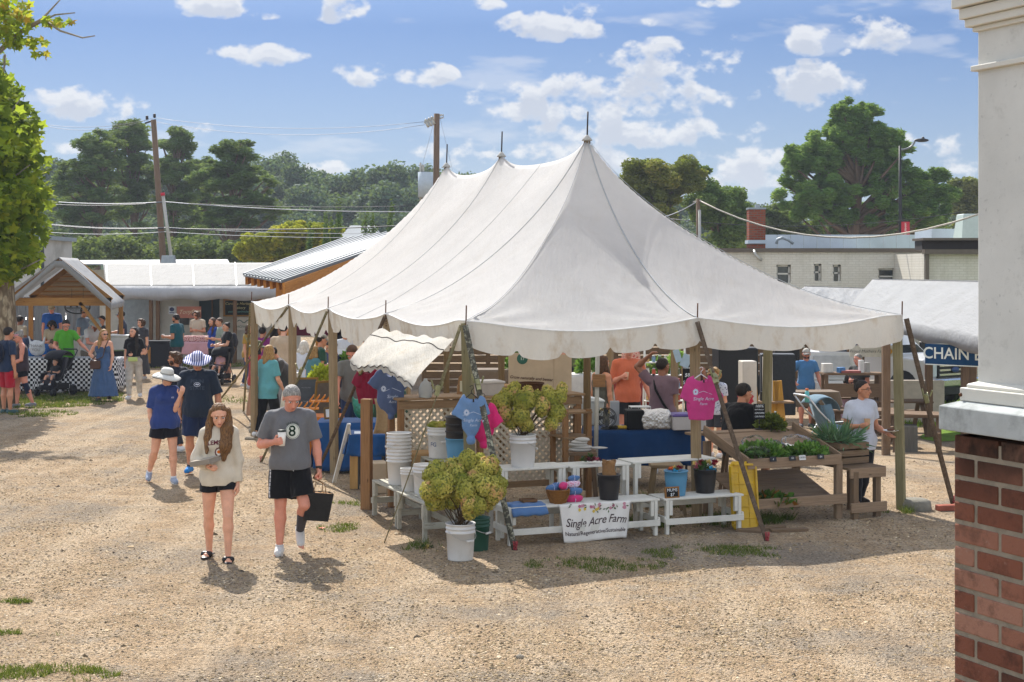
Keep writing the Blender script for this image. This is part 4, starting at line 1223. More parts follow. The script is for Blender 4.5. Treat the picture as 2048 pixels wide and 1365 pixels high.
mb=MB();mb.tube([rows[i][4]+Vector((0,0,.006))for i in range(29)],.005,5);mb.tube([r[-2]+Vector((0,0,.003))for r in rows],.009,5)
mb.build('flap_seam',M('seam_dark','#4c4842',.8),tent,True)
for a in PK:
 mb=MB();mb.tube([TP(2.95,a,gh(*TP(2.95,a)[:2])),TP(2.95,a,4.84)],.055,12,rend=.045);po=mb.build('tent_pole',wood('pole_wood','#6e5a40','#8c7654'),tent,True)
 zt=cz(2.95,a);mb=MB();mb.tube([TP(2.95,a,zt-.05),TP(2.95,a,zt+.36)+Vector((.012,0,0))],.011,8);mb.build('spike',M('iron','#35302c',.5,.4,metal=.5),tent,True)
 mb=MB();mb.lathe([(.075,-.03),(.06,.0),(.035,.03),(.02,.05)],TP(2.95,a,zt-.015),14);mb.build('peak_collar',M('rope_grey','#a7a49c',.8),tent,True)
W4=wood('post_wood','#7c6a50','#9a8565',knots=True);W4G=wood('post_green','#6f6a4c','#8b8161');W4D=wood('board_dark','#5e4a38','#7d6650')
POSTS=[(0,0,.1,(.06,-.04),W4G),(2.95,0,.1,(.03,0),W4),(5.9,0,.105,(.05,-.02),W4G),(0,3.05,.1,(.05,.02),W4),(0,5.95,.1,(.03,0),W4),(0,8.45,.1,(.0,0),W4),(0,TL,.1,(0,0),W4),(5.9,3.05,.11,(-.05,0),W4G),(5.9,5.95,.1,(0,0),W4),(5.9,8.45,.1,(0,0),W4),(5.9,TL,.1,(0,0),W4),(2.95,TL,.1,(0,0),W4)]
for(b,a,wd,(lx,ly),mt)in POSTS:
 top=TP(b,a,cz(b,a)-.02);bt=TG(b,a)+Vector((lx,ly,-.05))
 inn=(TP(2.95,PK[1])-TP(b,a)).normalized()*.07
 mb=MB();mb.bar(bt+inn,top+inn,wd,wd,up=(.5,.9,0));o=mb.build('post',mt,tent,True,.006)
 mb=MB();mb.tube([top+Vector((0,0,-.04)),top+Vector((.004,0,.2))],.009,6)
 for k in range(4):mb.lathe([(.014,0),(.014,.012)],top+inn*.4+Vector((0,0,-.05-.03*k)),8)
 mb.build('post_pin',M('rust','#5b3a26',.7,.3,.25),tent,True)
def strapmat(nm,a,b):
 m,nt,out=newmat(nm);v=coords(nt)
 c=mix(nt,C(a),C(b),ramp(nt,noise(nt,v,22,6,.75),[(.5,g(0)),(.62,g(1))]))
 principled(nt,out,c,.85,.15,bump(nt,noise(nt,v,60,3),.3,.004));MATS[nm]=m;return m
ST=[strapmat('strap_spotted','#4c4a42','#aaa893'),strapmat('strap_olive','#6d664b','#94896a'),strapmat('strap_brown','#544639','#6e5f50')]
RED=M('hook_red','#a52a33',.4,.5,.15)
def strap(top,bot,w,mi,label,ratchet=.22,hook=True,upper=1.,endthin=None):
 t=thing('guy_strap',label,'strap',bot,0,'webbing straps that hold the tent down')
 w*=.78;n=22;d=bot-top;side=d.cross(Vector((0,0,1))).normalized()if abs(d.normalized().z)<.999 else Vector((1,0,0))
 s2=(side+Vector((0,-1,0))*0).normalized()
 fr=Vector((1,0,0))-d.normalized()*d.normalized().x;fr.normalize()
 rows=[]
 for k in range(n+1):
  q=k/n;p=top+d*q+Vector((0,0,-.03*math.sin(PI*q)))
  tw=.25*math.sin(q*9+mi);ww=w*(1 if(endthin is None or q<endthin)else.35)
  sd=(fr*math.cos(tw)+d.normalized().cross(fr)*math.sin(tw))*ww/2
  rows.append([p-sd,p,p+sd])
 MB().sheet(rows,.004).build('webbing',ST[mi],t,True)
 p=top+d*ratchet;R=Vector((0,0,1)).rotation_difference(d.normalized()).to_matrix()
 mb=MB();mb.box(p,(w*1.3,.05,.12),R);mb.box(p+Vector((.0,-.03,.03)),(w*1.5,.03,.05),R);mb.bar(p+Vector((-.04,-.03,.02)),p+Vector((-.07,-.06,.12)),.015);mb.bar(p+Vector((.04,-.03,.02)),p+Vector((.06,-.06,.10)),.015)
 mb.build('ratchet',M('brass_dull','#8b8a63',.45,.5,.25,metal=.3),t,True)
 if hook:
  mb=MB()
  for q in range(3):mb.tube([bot+Vector((.018*math.cos(x)+.006*q,.014*math.sin(x),.03+.03*q+.02*math.sin(x*2)))for x in np.linspace(0,2*PI,9)],.004,5,0,False)
  mb.tube([bot+Vector((-.02,0,.11)),bot+Vector((.0,0,-.03)),bot+Vector((.02,0,.11))],.005,6)
  mb.build('hook',RED,t,True)
 return t
def etop(b,a):return TP(b,a,cz(b,a)-.04)
def strap_all():
 o=vv_*-.03-uu_*.05
 strap(etop(0,0)+o,ground(1030,1103),.085,0,'broad spotted strap from the near tent corner down past the white benches',.27)
 strap(etop(0,0)+o+vv_*-.05,ground(768,1088),.05,1,'strap from the near tent corner to the gravel left of the white buckets',.3,endthin=.3,hook=False)
 strap(etop(2.95,0)+o,ground(1534,1084),.07,2,'dark strap from the middle front post down past the slanted vegetable stand',.27)
 strap(etop(5.9,0)+o+vv_*.06,ground(1906,1008),.085,2,'broad brown strap from the right front tent corner towards the brick pier',.42)
 strap(etop(0,3.05)+o,ground(628,958),.06,2,'dark strap slanting down in front of the blue cloth tables',.3,hook=False)
 strap(etop(0,5.95)+o,ground(522,926),.05,1,'olive strap ending behind the man with the paper cup',.38)
 strap(etop(0,8.45)+o,ground(431,812),.055,1,'long olive strap reaching farthest out to the left, beside the black stroller',.35,hook=False)
 strap(etop(0,TL)+o,ground(487,824),.055,1,'olive strap from the far left tent corner to the loose stones',.3,hook=False)
strap_all()
q=TG(5.9,0)+Vector((.1,0,0));mb=MB();mb.lathe([(.22,-.05),(.2,.1),(.15,.13),(.02,.135)],q+Vector((.08,.05,0)),9)
tag(mb.build('concrete_footing',M('concrete_old','#7b776c',.9,.1,.25,5,.5,.02),None),'rough concrete block at the foot of the right front tent post','block')
mb=MB();mb.box(q+Vector((.48,-.02,.03)),(.3,.12,.07),.2);tag(mb.build('brick',M('brick_loose','#8c5040',.85,.1,.2),None,bevel=.006),'loose red brick on gravel by the right front tent post','brick')
WP=wood('white_paint_wood','#7a705f','#988c78',paint=('#cfccc2',.34));WPG=wood('greyed_paint_wood','#6d6455','#857a68',paint=('#a9a698',.4))
def make_bench(label,L,Wd,H,loc,rz,slats=5,mat=None,solid=False,group='white slatted benches under the tent edge'):
 """local: long axis x from 0 to L, width y from 0 to Wd"""
 mat=mat or WP;t=thing('bench',label,'bench',loc,rz,group)
 n=slats;sw=Wd/n
 for k in range(n):
  mb=MB();mb.box((L/2+random.uniform(-.004,.004),sw*(k+.5),H-.011),(L,sw*(.97 if solid else.78),.022));mb.build('slat',mat,t,bevel=.002)
 for x in(.05,L-.05):
  for y in(.03,Wd-.03):
   mb=MB();mb.box((x,y,(H-.022)/2),(.04,.05,H-.024));mb.box((x+(.045 if x<L/2 else-.045),y,H-.11),(.04,.045,.17));mb.build('leg',mat,t,bevel=.002)
  mb=MB();mb.box((x,Wd/2,H-.05),(.038,Wd-.11,.055));mb.box((x+(-.034 if x<L/2 else.034),Wd/2,H*.42),(.025,Wd+.01,.07));mb.build('side_rail',mat,t,bevel=.002)
 mb=MB();mb.box((L/2,-.012,H*.36),(L-.02,.022,.07));mb.build('front_rail',mat,t,bevel=.002)
 return t
lab='white slatted bench'
def TB(b,a):p=TG(b,a);return Vector((p.x,p.y,p.z))
make_bench('low white bench carrying the folded blue shirt at its left end',.95,.42,.42,TB(.28,-.53),VA)
make_bench('low white bench behind the lettered farm banner, black bucket on top',.92,.42,.42,TB(1.26,-.53),VA+.01)
make_bench('low white bench with the blue bucket and the small price board',1.04,.42,.415,TB(2.24,-.50),VA-.02,6)
make_bench('tall white bench with solid top carrying the bucket of cut hydrangeas',.86,.4,.78,TB(.38,-.04),VA,3,solid=True)
make_bench('tall white bench with a small bunch of dark red flowers on top',.78,.4,.775,TB(1.27,-.05),VA,5)
make_bench('tall white bench with bare top beside the middle front post',1.12,.4,.785,TB(2.08,-.02),VA+.02,4,solid=True)
make_bench('greyed low bench nearest the camera on the left, under the white buckets',1.04,.42,.44,TB(-.08,.0),VA+PI/2,5,WPG)
make_bench('greyed low bench at the far left end of the row, beside the cardboard box',1.02,.42,.44,TB(-.06,1.08),VA+PI/2,5,WPG)
make_bench('greyed tall bench behind the white bucket stack, carrying the blue bucket',1.3,.4,.77,TB(.38,.35),VA+PI/2,4,WPG)
def TZ(b,a,z):return TP(b,a,z)
PW=M('bucket_white','#cfcdc9',.42,.45,.06,3,.04,.002,dirt='#a8a294');PB=M('bucket_blue','#4f86a6',.45,.4,.08,5);PK_=M('bucket_black','#1f1e20',.4,.45,.15,6);PG=M('bucket_green','#1e4a3a',.5,.4,.1);WIRE=M('wire_grey','#b8b8b4',.4,.5,metal=.4)
def bucket(label,loc,r=.15,h=.37,mat=None,ribs=True,handle=True,rz=0,stack=0,group='plastic buckets around the flower benches',tap=.87,rim=None,cat='bucket'):
 mat=mat or PW
 t=thing('bucket',label,cat,loc,rz,group)
 for s_ in range(stack+1):
  dz=s_*.085;mb=MB()
  prof=[(.001,dz+.004),(r*tap,dz),(r*tap*1.01,dz+.01),(r*.985,dz+h*.74)]
  if ribs:prof+=[(r*1.045,dz+h*.745),(r*1.045,dz+h*.775),(r*.99,dz+h*.78),(r*.99,dz+h*.85),(r*1.04,dz+h*.855),(r*1.04,dz+h*.885),(r*.995,dz+h*.89),(r*.998,dz+h*.965),(r*1.05,dz+h*.97),(r*1.05,dz+h),(r*.96,dz+h),(r*.95,dz+h*.9),(r*tap*.95,dz+.03),(.001,dz+.028)]
  else:prof+=[(r*.99,dz+h*.95),(r*1.06,dz+h*.955),(r*1.06,dz+h),(r*.97,dz+h),(r*tap*.95,dz+.02),(.001,dz+.018)]
  mb.lathe(prof,(0,0,0),32,cap=False)
  b=mb.build('shell',rim if(rim and s_)else mat,t)
  for p in b.data.polygons:p.use_smooth=True
  if handle:
   mb=MB()
   a0=.9*s_
   mb.tube([Vector((r*1.05*math.cos(x+a0),r*1.07*math.sin(x+a0),dz+h*.80-.62*r*abs(math.sin(x))))for x in np.linspace(-PI,0,19)],.003,6)
   mb.build('handle',WIRE if s_==0 else PW,t)
   mb=MB();mb.box((r*1.05*math.cos(-PI/2+a0),r*1.07*math.sin(-PI/2+a0),dz+h*.80-.62*r),(.09,.022,.022),a0);mb.build('grip',PW,t,bevel=.004)
 return t
def zb(p):return p
BK1=ground(921,1119);bucket('white bucket on the gravel holding the nearest hydrangea bunch',BK1,.153,.385,rz=.7)
BK2=TZ(.74,.12,.785);bucket('white bucket of hydrangeas standing on the tall white bench',BK2,.15,.375,rz=1.9)
bucket('stack of three white buckets on the left end of the greyed benches',TZ(-.27,1.62,.445),.148,.37,stack=3,rz=2.4)
bucket('small white pail between the bucket stack and the round white bucket',TZ(-.34,1.02,.445),.098,.27,rz=2.5)
bucket('empty white bucket at the right of the small pail',TZ(-.24,.72,.445),.14,.345,rz=.2)
BK3=TZ(.15,1.32,.78);bk=bucket('white bucket with faded print and short greenery behind the blue one',BK3,.15,.375,rz=.4)
bucket('blue bucket topped by nested black ones on the greyed tall bench',TZ(.16,.72,.78),.138,.3,PB,False,False,stack=3,rim=PK_,tap=.8)
bucket('dark green bucket hidden behind the bucket on the gravel',ground(948,1103)+Vector((.03,.06,0)),.14,.36,PG,rz=1)
BK4=TZ(1.62,-.33,.425);bucket('black bucket with crumpled brown paper on the low bench',BK4,.13,.29,PK_,False,False,tap=.8)
BK5=TZ(2.50,-.30,.42);bucket('light blue bucket behind the small price board',BK5,.135,.29,PB,False,False,tap=.8)
BK6=TZ(2.92,-.24,.42);bucket('black bucket filled with pink and red flowers',BK6,.135,.28,PK_,False,False,tap=.8)
mb=MB();V_,F_=text_mesh('FG',.07);
mb.add([Vector((.151*math.cos(-PI/2-.9+v.x/.15),.151*math.sin(-PI/2-.9+v.x/.15),.17+v.y))for v in V_],F_);mb.build('print',M('ink_blue','#38507a',.6),bk)
HY_M=leafmat('hydrangea','#76802c','#c8bc62','#d8a47a',.35);STEM=M('stem_brown','#4c3a22',.8)
def blob_leaves(cs,rs,n,size,seed=0,shell=.35,flat=1.):
 """many small petal-sized faces in the outer shell of each ball"""
 r_=np.random.default_rng(seed);Vs=[];Vr=[]
 for c,rad,tone in zip(cs,rs,np.linspace(0,1,len(cs))):
  m=int(n*(rad[0]/.08)**2);d=r_.normal(size=(m,3));d/=np.linalg.norm(d,axis=1,keepdims=True)
  rr=1-shell*r_.random(m)**2
  lump=1+.12*vnoise(d*3+seed+tone*9,4)
  P=np.array(c)+d*np.array(rad)*(rr*lump)[:,None]
  a=r_.normal(size=(m,3));a=np.cross(d,a);a/=np.linalg.norm(a,axis=1,keepdims=True)+1e-9;b=np.cross(d,a)+d*r_.uniform(-.7,.7,(m,1))
  s_=size*r_.uniform(.6,1.3,(m,1))
  Vs.append(np.stack([P-a*s_,P-b*s_,P+a*s_,P+b*s_],1))
  Vr.append(np.clip(.35+.3*r_.random(m)+.45*vnoise(P*9,seed)+.25*vnoise(P*3,seed+2)+r_.uniform(-.1,.1),0,1))
 V=np.concatenate(Vs).reshape(-1,3);return V,np.arange(len(V)).reshape(-1,4),np.concatenate(Vr)
def bouquet(label,base,heads,n=400):
 """heads = (px, py, depth offset, radius)"""
 t=thing('hydrangea_bunch',label,'flowers',base,0,'bunches of cut hydrangeas');t_=base
 for k,(px,py,dd,r)in enumerate(heads):
  c=at(px,py,base.y+dd);r*=1.34;e=(r*random.uniform(.9,1.1),r,r*random.uniform(1.0,1.3))
  h=thing_child=bpy.data.objects.new('flower_head',None)
  V,Q,vr=blob_leaves([np.array(c-base)],[np.array(e)],n,.013,seed=k*7+int(px))
  o=mesh_np('flower_head',V,Q,HY_M,t,var=np.clip(vr*.7+.1+random.uniform(-.12,.34),0,1),smoothf=False)
  mb=MB();mb.ell(c-base,[x*.8 for x in e],None,0,12,8);cm=mb.build('core',M('hyd_core','#7c8440',.9),o)
  mb=MB();b0=Vector((random.uniform(-.07,.07),random.uniform(-.06,.06),-.04));ct=c-base
  mb.tube([b0,b0 .lerp(ct,.5)+Vector((0,0,.03)),ct],.005,6);mb.build('stem',STEM,t)
 return t
bouquet('largest bunch of green and yellow hydrangea heads in the bucket on the gravel',BK1+Vector((0,0,.38)),[(862,982,-.15,.085),(885,972,-.2,.105),(868,1000,-.1,.07),(905,1000,.0,.08),(930,985,-.2,.08),(938,1008,-.22,.075),(955,1012,-.2,.07),(940,1022,-.18,.06),(968,975,-.1,.09),(985,985,-.08,.08),(975,1002,-.02,.07),(990,970,.05,.075),(925,965,-.05,.075),(900,955,.1,.08),(875,940,.15,.085),(860,950,.1,.06),(905,935,.2,.08),(935,925,.15,.085),(955,945,.1,.07),(975,935,.1,.08),(960,925,.2,.06),(985,948,.2,.075),(1004,968,.15,.055),(915,950,.05,.07),(945,958,0,.065),(985,925,.15,.06),(1000,985,.1,.05),(882,1005,-.05,.06)])
bouquet('bunch of green hydrangea heads in the bucket on the tall white bench',BK2+Vector((0,0,.37)),[(1003,805,-.05,.085),(1018,800,.1,.08),(1008,828,-.1,.075),(1022,843,-.05,.07),(1048,803,-.12,.095),(1042,830,-.14,.085),(1050,845,-.1,.06),(1085,812,-.1,.07),(1083,822,-.05,.06),(1100,800,.05,.08),(1112,825,.0,.08),(1105,845,-.05,.055),(1120,795,.05,.06),(1124,780,.1,.055),(1095,785,.1,.06),(1055,788,.15,.06),(1025,783,.15,.065),(1030,775,.2,.05),(1060,855,0,.04),(1098,850,.0,.05),(992,815,.0,.05),(1010,790,.15,.06),(1075,795,.12,.055)])
V,Q,vr=blob_leaves([np.array((x,y,0))for x,y in((-.08,0),(.0,.03),(.08,.0),(.03,-.06),(-.04,-.05))],[np.array((.07,.07,.05))]*5,420,.012,5)
o=mesh_np('leaf_bunch',V,Q,HY_M,var=vr,smoothf=False,loc=BK3+Vector((0,0,.39)));tag(o,'short yellow-green cut stems filling the white bucket with the faded print','flowers')
def posy(label,base,spots,cat='flowers',n=30):
 t=thing('flower_posy',label,cat,base,0,'small bunches of mixed flowers')
 cols={'r':'#8c2436','p':'#c86a80','y':'#d8c27a','g':'#3f5a26','b':'#3b9cc0','o':'#c8642c','d':'#571a2a'}
 for(dx,dy,dz,r,c)in spots:
  mt=M('petal_'+c,cols[c],.6,.2,.3,30);mb=MB()
  for k in range(n):
   a=random.uniform(0,6.28);e=random.uniform(-.3,1.3);L=r*random.uniform(.6,1.1)
   d=Vector((math.cos(a)*math.cos(e),math.sin(a)*math.cos(e),math.sin(e)));sd=d.cross(Vector((random.uniform(-1,1),.3,.8))).normalized()*r*(.26 if c!='g' else.12)
   q=Vector((dx,dy,dz));mb.add([q,q+d*L*.6+sd,q+d*L,q+d*L*.6-sd],[(0,1,2,3)])
  mb.build('leaves' if c=='g' else 'blossom',mt,t)
 return t
posy('pink and red flowers with green leaves in the right black bucket',BK6+Vector((0,0,.24)),[(-.09,0,.06,.07,'p'),(-.05,.03,.1,.06,'r'),(0,0,.05,.12,'g'),(.04,.04,.1,.06,'y'),(.12,0,.11,.065,'r'),(.1,-.03,.08,.05,'r'),(-.12,.02,.09,.05,'y'),(.06,-.06,.03,.06,'b'),(.1,-.05,.02,.05,'b'),(-.06,-.05,.02,.1,'g'),(.0,.06,.08,.05,'p')])
posy('small orange and red flowers in blue wrap inside the light blue bucket',BK5+Vector((0,0,.25)),[(-.06,0,.05,.05,'o'),(.03,.02,.06,.06,'r'),(-.02,.04,.05,.05,'y'),(-.02,-.05,.02,.06,'b'),(.0,.0,.02,.08,'g')])
posy('bunch of dark red flowers lying on the tall white bench',TZ(1.6,.1,.79),[(-.03,0,.03,.06,'d'),(.03,.02,.03,.06,'r'),(.09,0,.03,.05,'d'),(-.1,.0,.03,.07,'g'),(.0,.03,.06,.09,'g'),(.06,-.03,.04,.04,'p')])
t=thing('paper_sack','crumpled brown paper sack stuffed in the black bucket','paper',BK4+Vector((0,0,.26)))
mb=MB();rows=[]
for i in range(13):
 a=i/12*2*PI;rows.append([Vector(((.072+.012*math.sin(a*5+k)-.01*math.sin(k*1.7))*math.cos(a),(.06+.012*math.cos(a*4+k*2))*math.sin(a),-.06+k*.035+.012*math.sin(a*3)))for k in range(8)])
mb.sheet(rows,.003);mb.build('paper',M('kraft','#8a6844'),t)
t=thing('cloth_bundle','striped light grey cloth piled on a seat behind the benches','cloth',TZ(1.75,.75,.84));mb=MB()
for k in range(5):mb.ell((.0+.03*math.sin(k*2),.0,.03+k*.03),(.14-.012*k,.1,.028),Matrix.Rotation(.3*math.sin(k*3),3,'Z'),0,16,8)
mb.ell((.22,0,.05),(.12,.06,.015));mb.build('folds',striped('#8f8b85','#c4c1bb',0,160),t)
def stool(label,p,h=.8,s_=.34,mat=None,cat='stool'):
 t=thing('stool',label,cat,p);mb=MB();mb.box((0,0,h-.02),(s_,s_,.04));mb.build('seat',mat or W4D,t,bevel=.004)
 for x in(-1,1):
  for y in(-1,1):mb=MB();mb.bar((x*s_*.55,y*s_*.55,0),(x*s_*.36,y*s_*.36,h-.04),.04);mb.build('leg',mat or W4D,t)
 return t
stool('dark wooden stool behind the white benches, striped cloth on it',TG(1.78,.75),.84)
stool('wooden stool near the middle front post beside the blue cloth table',TG(3.0,.9),.62,.4,W4)
def banner():
 L,H_=.88,.42;b0=.90;rows=[]
 for i in range(41):
  x=i/40*L;row=[]
  for k in range(17):
   q=k/16;z=.435-q*H_*(1+.03*math.sin(x*7));y=-.56-.012*math.sin(x*9+q*2)*(.3+q)-.006*math.sin(x*31+q*5)+.01*(1-q)
   xx=x+(q*.02)*math.sin(x*3.5+1)+(.035*q*(1-2*x/L))
   row.append(TP(b0+xx,y,z))
  rows.append(row)
 o=bpy.data.objects.new('farm_banner',None);COL.objects.link(o);o.location=TP(b0+L/2,-.56,0)
 tag(o,'white cloth banner lettered Single Acre Farm hanging from the low benches','banner')
 MB().sheet(rows,.003).build('cloth',M('banner_cloth','#d9d5cf',.8,.15,.05,4,.2,.01),o,True)
 def pt(x,z):
  i=min(max(x/L*40,0),39.99);k=min(max(z/H_*16,0),15.99);i0,k0=int(i),int(k);fi,fk=i-i0,k-k0
  p=rows[i0][k0]*(1-fi)*(1-fk)+rows[i0+1][k0]*fi*(1-fk)+rows[i0][k0+1]*(1-fi)*fk+rows[i0+1][k0+1]*fi*fk
  return p-uu_*.006
 mb=MB()
 for(txt,size,cx,cz_,sh,off)in(('Single Acre Farm',.132,L/2+.005,.205,.35,.0008),('Natural/Regenerative/Sustainable',.062,L/2,.325,0,.0006)):
  V_,F_=text_mesh(txt,size,sh,off,spacing=.96 if sh else 1.0)
  wdt=max(v.x for v in V_)-min(v.x for v in V_);k=min(1,(.8 if sh else.82)/wdt)
  mb.add([pt(cx+v.x*k,cz_-v.y-(.012*math.sin(v.x*8)if sh else 0))for v in V_],F_)
 mb.build('lettering',M('ink_plum','#33181f',.7),o,True)
 mbs={c:MB()for c in 'ygpw'};cl={'y':'#c9ae4a','g':'#40582c','p':'#b98290','w':'#a8607a'}
 cl_n={'y':'pt_y','g':'pt_g','p':'pt_p','w':'pt_w'}
 r_=random.Random(5)
 for q in range(42):
  x=r_.choice([.08,.12,.27,.3,.42,.47,.5,.55,.6,.66,.7,.8,.83])+r_.uniform(-.035,.035);z=r_.uniform(.015,.085)*(1.2 if x>.35 else.8)
  c=r_.choice('yggpwg');a=r_.uniform(0,6.28);s_=.016
  if c=='g':
   mbs[c].add([pt(x,z),pt(x+.03*math.cos(a)-.008*math.sin(a),z+.03*math.sin(a)+.008*math.cos(a)),pt(x+.045*math.cos(a),z+.04*math.sin(a)),pt(x+.03*math.cos(a)+.008*math.sin(a),z+.03*math.sin(a)-.008*math.cos(a))],[(0,1,2,3)])
  else:mbs[c].add([pt(x+s_*(1+.3*(e%2))*math.cos(e*.628),z+s_*(1+.3*(e%2))*math.sin(e*.628))for e in range(10)],[tuple(range(10))])
 for c in mbs:
  if mbs[c].v:mbs[c].build('painted_leaves' if c=='g' else 'painted_flowers',M(cl_n[c],cl[c],.7),o,True)
banner()
BLU=cloth('#4d6d97');PNK=cloth('#c2356e')
def folded(name,label,c,size,mat,rz=0,cat='shirt',hang=0,group=None):
 t=thing(name,label,cat,c,rz,group)
 rows=[]
 for i in range(15):
  row=[]
  for k in range(11):
   x=(i/14-.5)*size[0];y=(k/10-.5)*size[1];z=size[2]+.008*math.sin(x*40)*math.sin(y*33)
   if hang and y<-size[1]/2+.1:z-=(-(y+size[1]/2-.1))**1*hang
   row.append(Vector((x,y,z)))
  rows.append(row)
 mb=MB();mb.sheet(rows,size[2]*.9);mb.build('folded_cloth',mat,t);return t
t=folded('folded_shirt','light blue shirt folded over the front of the low bench',TZ(.55,-.42,.425),(.42,.34,.03),BLU,VA,hang=1.0)
t=thing('specimen_box','small open brown box on the folded blue shirt','box',TZ(.62,-.33,.46),VA);mb=MB();mb.box((0,0,.004),(.16,.12,.008))
for x,y,a,b in((0,-.06,.17,.01),(0,.06,.17,.01),(-.08,0,.01,.11),(.08,0,.01,.11)):mb.box((x,y,.014),(a,b,.028))
mb.build('tray',M('kraft_dark','#6b4c30',.7),t);mb=MB();mb.box((0,0,.012),(.12,.08,.006));mb.build('label_card',M('card_black','#17181a',.5),t)
def basket(label,loc,r=.15,h=.15,mat=None,handle=False,rz=0):
 t=thing('basket',label,'basket',loc,rz);mt=mat or M('wicker','#9c6a34',.7,.2,.25,50,.9,.02)
 mb=MB();prof=[]
 for k in range(16):q=k/15;prof.append((r*(.7+.3*q**.7)+.004*(k%2),h*q))
 mb.lathe(prof,(0,0,0),30,cap=False);mb.lathe([(r*.98,h),(r*.68,.008),(.001,.008)],(0,0,0),30,cap=False)
 for a in range(30):an=a*2*PI/30;mb.bar((r*.72*math.cos(an),r*.72*math.sin(an),0),(r*1.012*math.cos(an),r*1.012*math.sin(an),h),.006)
 mb.build('woven_body',mt,t)
 mb=MB();mb.tube([(r*1.02*math.cos(a),r*1.02*math.sin(a),h)for a in np.linspace(0,2*PI,31)],.011,6,cap=False);mb.build('rim',mt,t)
 if handle:mb=MB();mb.tube([(r*1.04*math.cos(a),-r*.9*abs(math.sin(a))-.012,h*(1-.98*abs(math.sin(a))**1.2))for a in np.linspace(-PI,0,15)],.007,6);mb.build('handle',mt,t)
 return t
basket('round honey-brown wicker basket of rolled shirts on the low bench',TZ(.97,-.36,.425),.125,.15,handle=True)
def rolled(label,loc,mat,rz=0,L=.17,r=.045,group='rolled and folded shirts in blue and pink'):
 t=thing('rolled_shirt',label,'shirt',loc,rz,group);mb=MB()
 mb.ell((0,0,0),(L/2,r*1.1,r),None,0,16,10);mb.ell((.02,-r*.4,r*.25),(L*.42,r*.7,r*.7),Matrix.Rotation(.2,3,'Z'),0,14,8)
 mb.build('roll',mat,t);mb=MB();mb.tube([(.0,r*1.15*math.cos(a),r*1.1*math.sin(a))for a in np.linspace(0,2*PI,13)],.004,5,cap=False);mb.build('tie',M('tie_pale','#b7b6cf',.7),t)
 return t
bz=TZ(.97,-.36,.57)
rolled('blue rolled shirt in the wicker basket, left one',bz+Vector((-.06,0,.02)),BLU,.4);rolled('blue rolled shirt at the back of the wicker basket',bz+Vector((0,.05,.035)),BLU,-.3);rolled('pink rolled shirt standing out of the wicker basket',bz+Vector((.06,-.01,.05)),PNK,1.3)
s0=TZ(1.17,-.35,.465)
rolled('pink shirt at the bottom of the pile beside the basket',s0+Vector((0,-.03,0)),PNK,.35,.22,.048);rolled('blue shirt in the middle of the pile beside the basket',s0+Vector((0,0,.08)),BLU,.3,.21,.046);rolled('pink and white patterned shirt near the top of the pile beside the basket',s0+Vector((-.01,.03,.155)),patterned('#c2356e','#d9c9d6',60),.4,.18,.042);rolled('blue shirt topmost on the pile beside the basket',s0+Vector((.0,.05,.22)),BLU,.3,.14,.035)
def board_sign(name,label,loc,rz,w,h,lines,size,frame='#8a6238',lean=.2,face='#17181a',ink='#d9dde0',cat='sign',th=.016,stand=None):
 t=thing(name,label,cat,loc,rz);R=Matrix.Rotation(-lean,3,'X')
 mb=MB();mb.box(R@Vector((0,0,h/2)),(w-.004,th*.6,h-.004),R);mb.build('panel',M('slate_'+face,face,.7,.2,.15,12),t)
 if frame:
  mb=MB();f=min(.035,w*.09)
  for(x,z,a,b)in((0,f/2,w,f),(0,h-f/2,w,f),(-w/2+f/2,h/2,f,h-2*f),(w/2-f/2,h/2,f,h-2*f)):mb.box(R@Vector((x,0,z)),(a,th*1.3,b),R)
  mb.build('frame',wood('frame_'+frame,frame,frame),t,bevel=.001)
 mb=MB();n=len(lines)
 for k,ln in enumerate(lines):
  V_,F_=text_mesh(ln,size if isinstance(size,(int,float))else size[k],.15)
  if not V_:continue
  wd=max(v.x for v in V_)-min(v.x for v in V_)+1e-6;kk=min(1,w*.82/wd)
  z0=h*(1-(k+.75)/(n+.5))
  mb.add([R@Vector((v.x*kk,-th*.3-.002,z0+v.y*kk))for v in V_],F_)
 if mb.v:mb.build('lettering',M('chalk_'+ink,ink,.9),t)
 if stand:mb=MB();mb.bar((0,.01,0),(0,.01,-stand),.012);mb.lathe([(.06,0),(.05,.012),(.01,.016)],(0,.01,-stand),14);mb.build('stand',M('iron_black','#1a1a1a',.5),t)
 return t
board_sign('price_board','small wood-framed chalkboard reading Mums leaning on the light blue bucket',TZ(2.36,-.47,.417),VA,.185,.13,['MUMS','$7'],.05,lean=.12)
posy('tiny yellow weeds in the gravel beside the greyed bench',ground(853,1098)+Vector((0,0,.0)),[(0,0,.01,.05,'y'),(.05,.02,.01,.04,'g'),(-.03,.0,.02,.05,'g')],'weed')
BLUC=cloth('#1f4a7c',.12,'tcloth');BLUD=cloth('#163a66',.1,'tcloth')
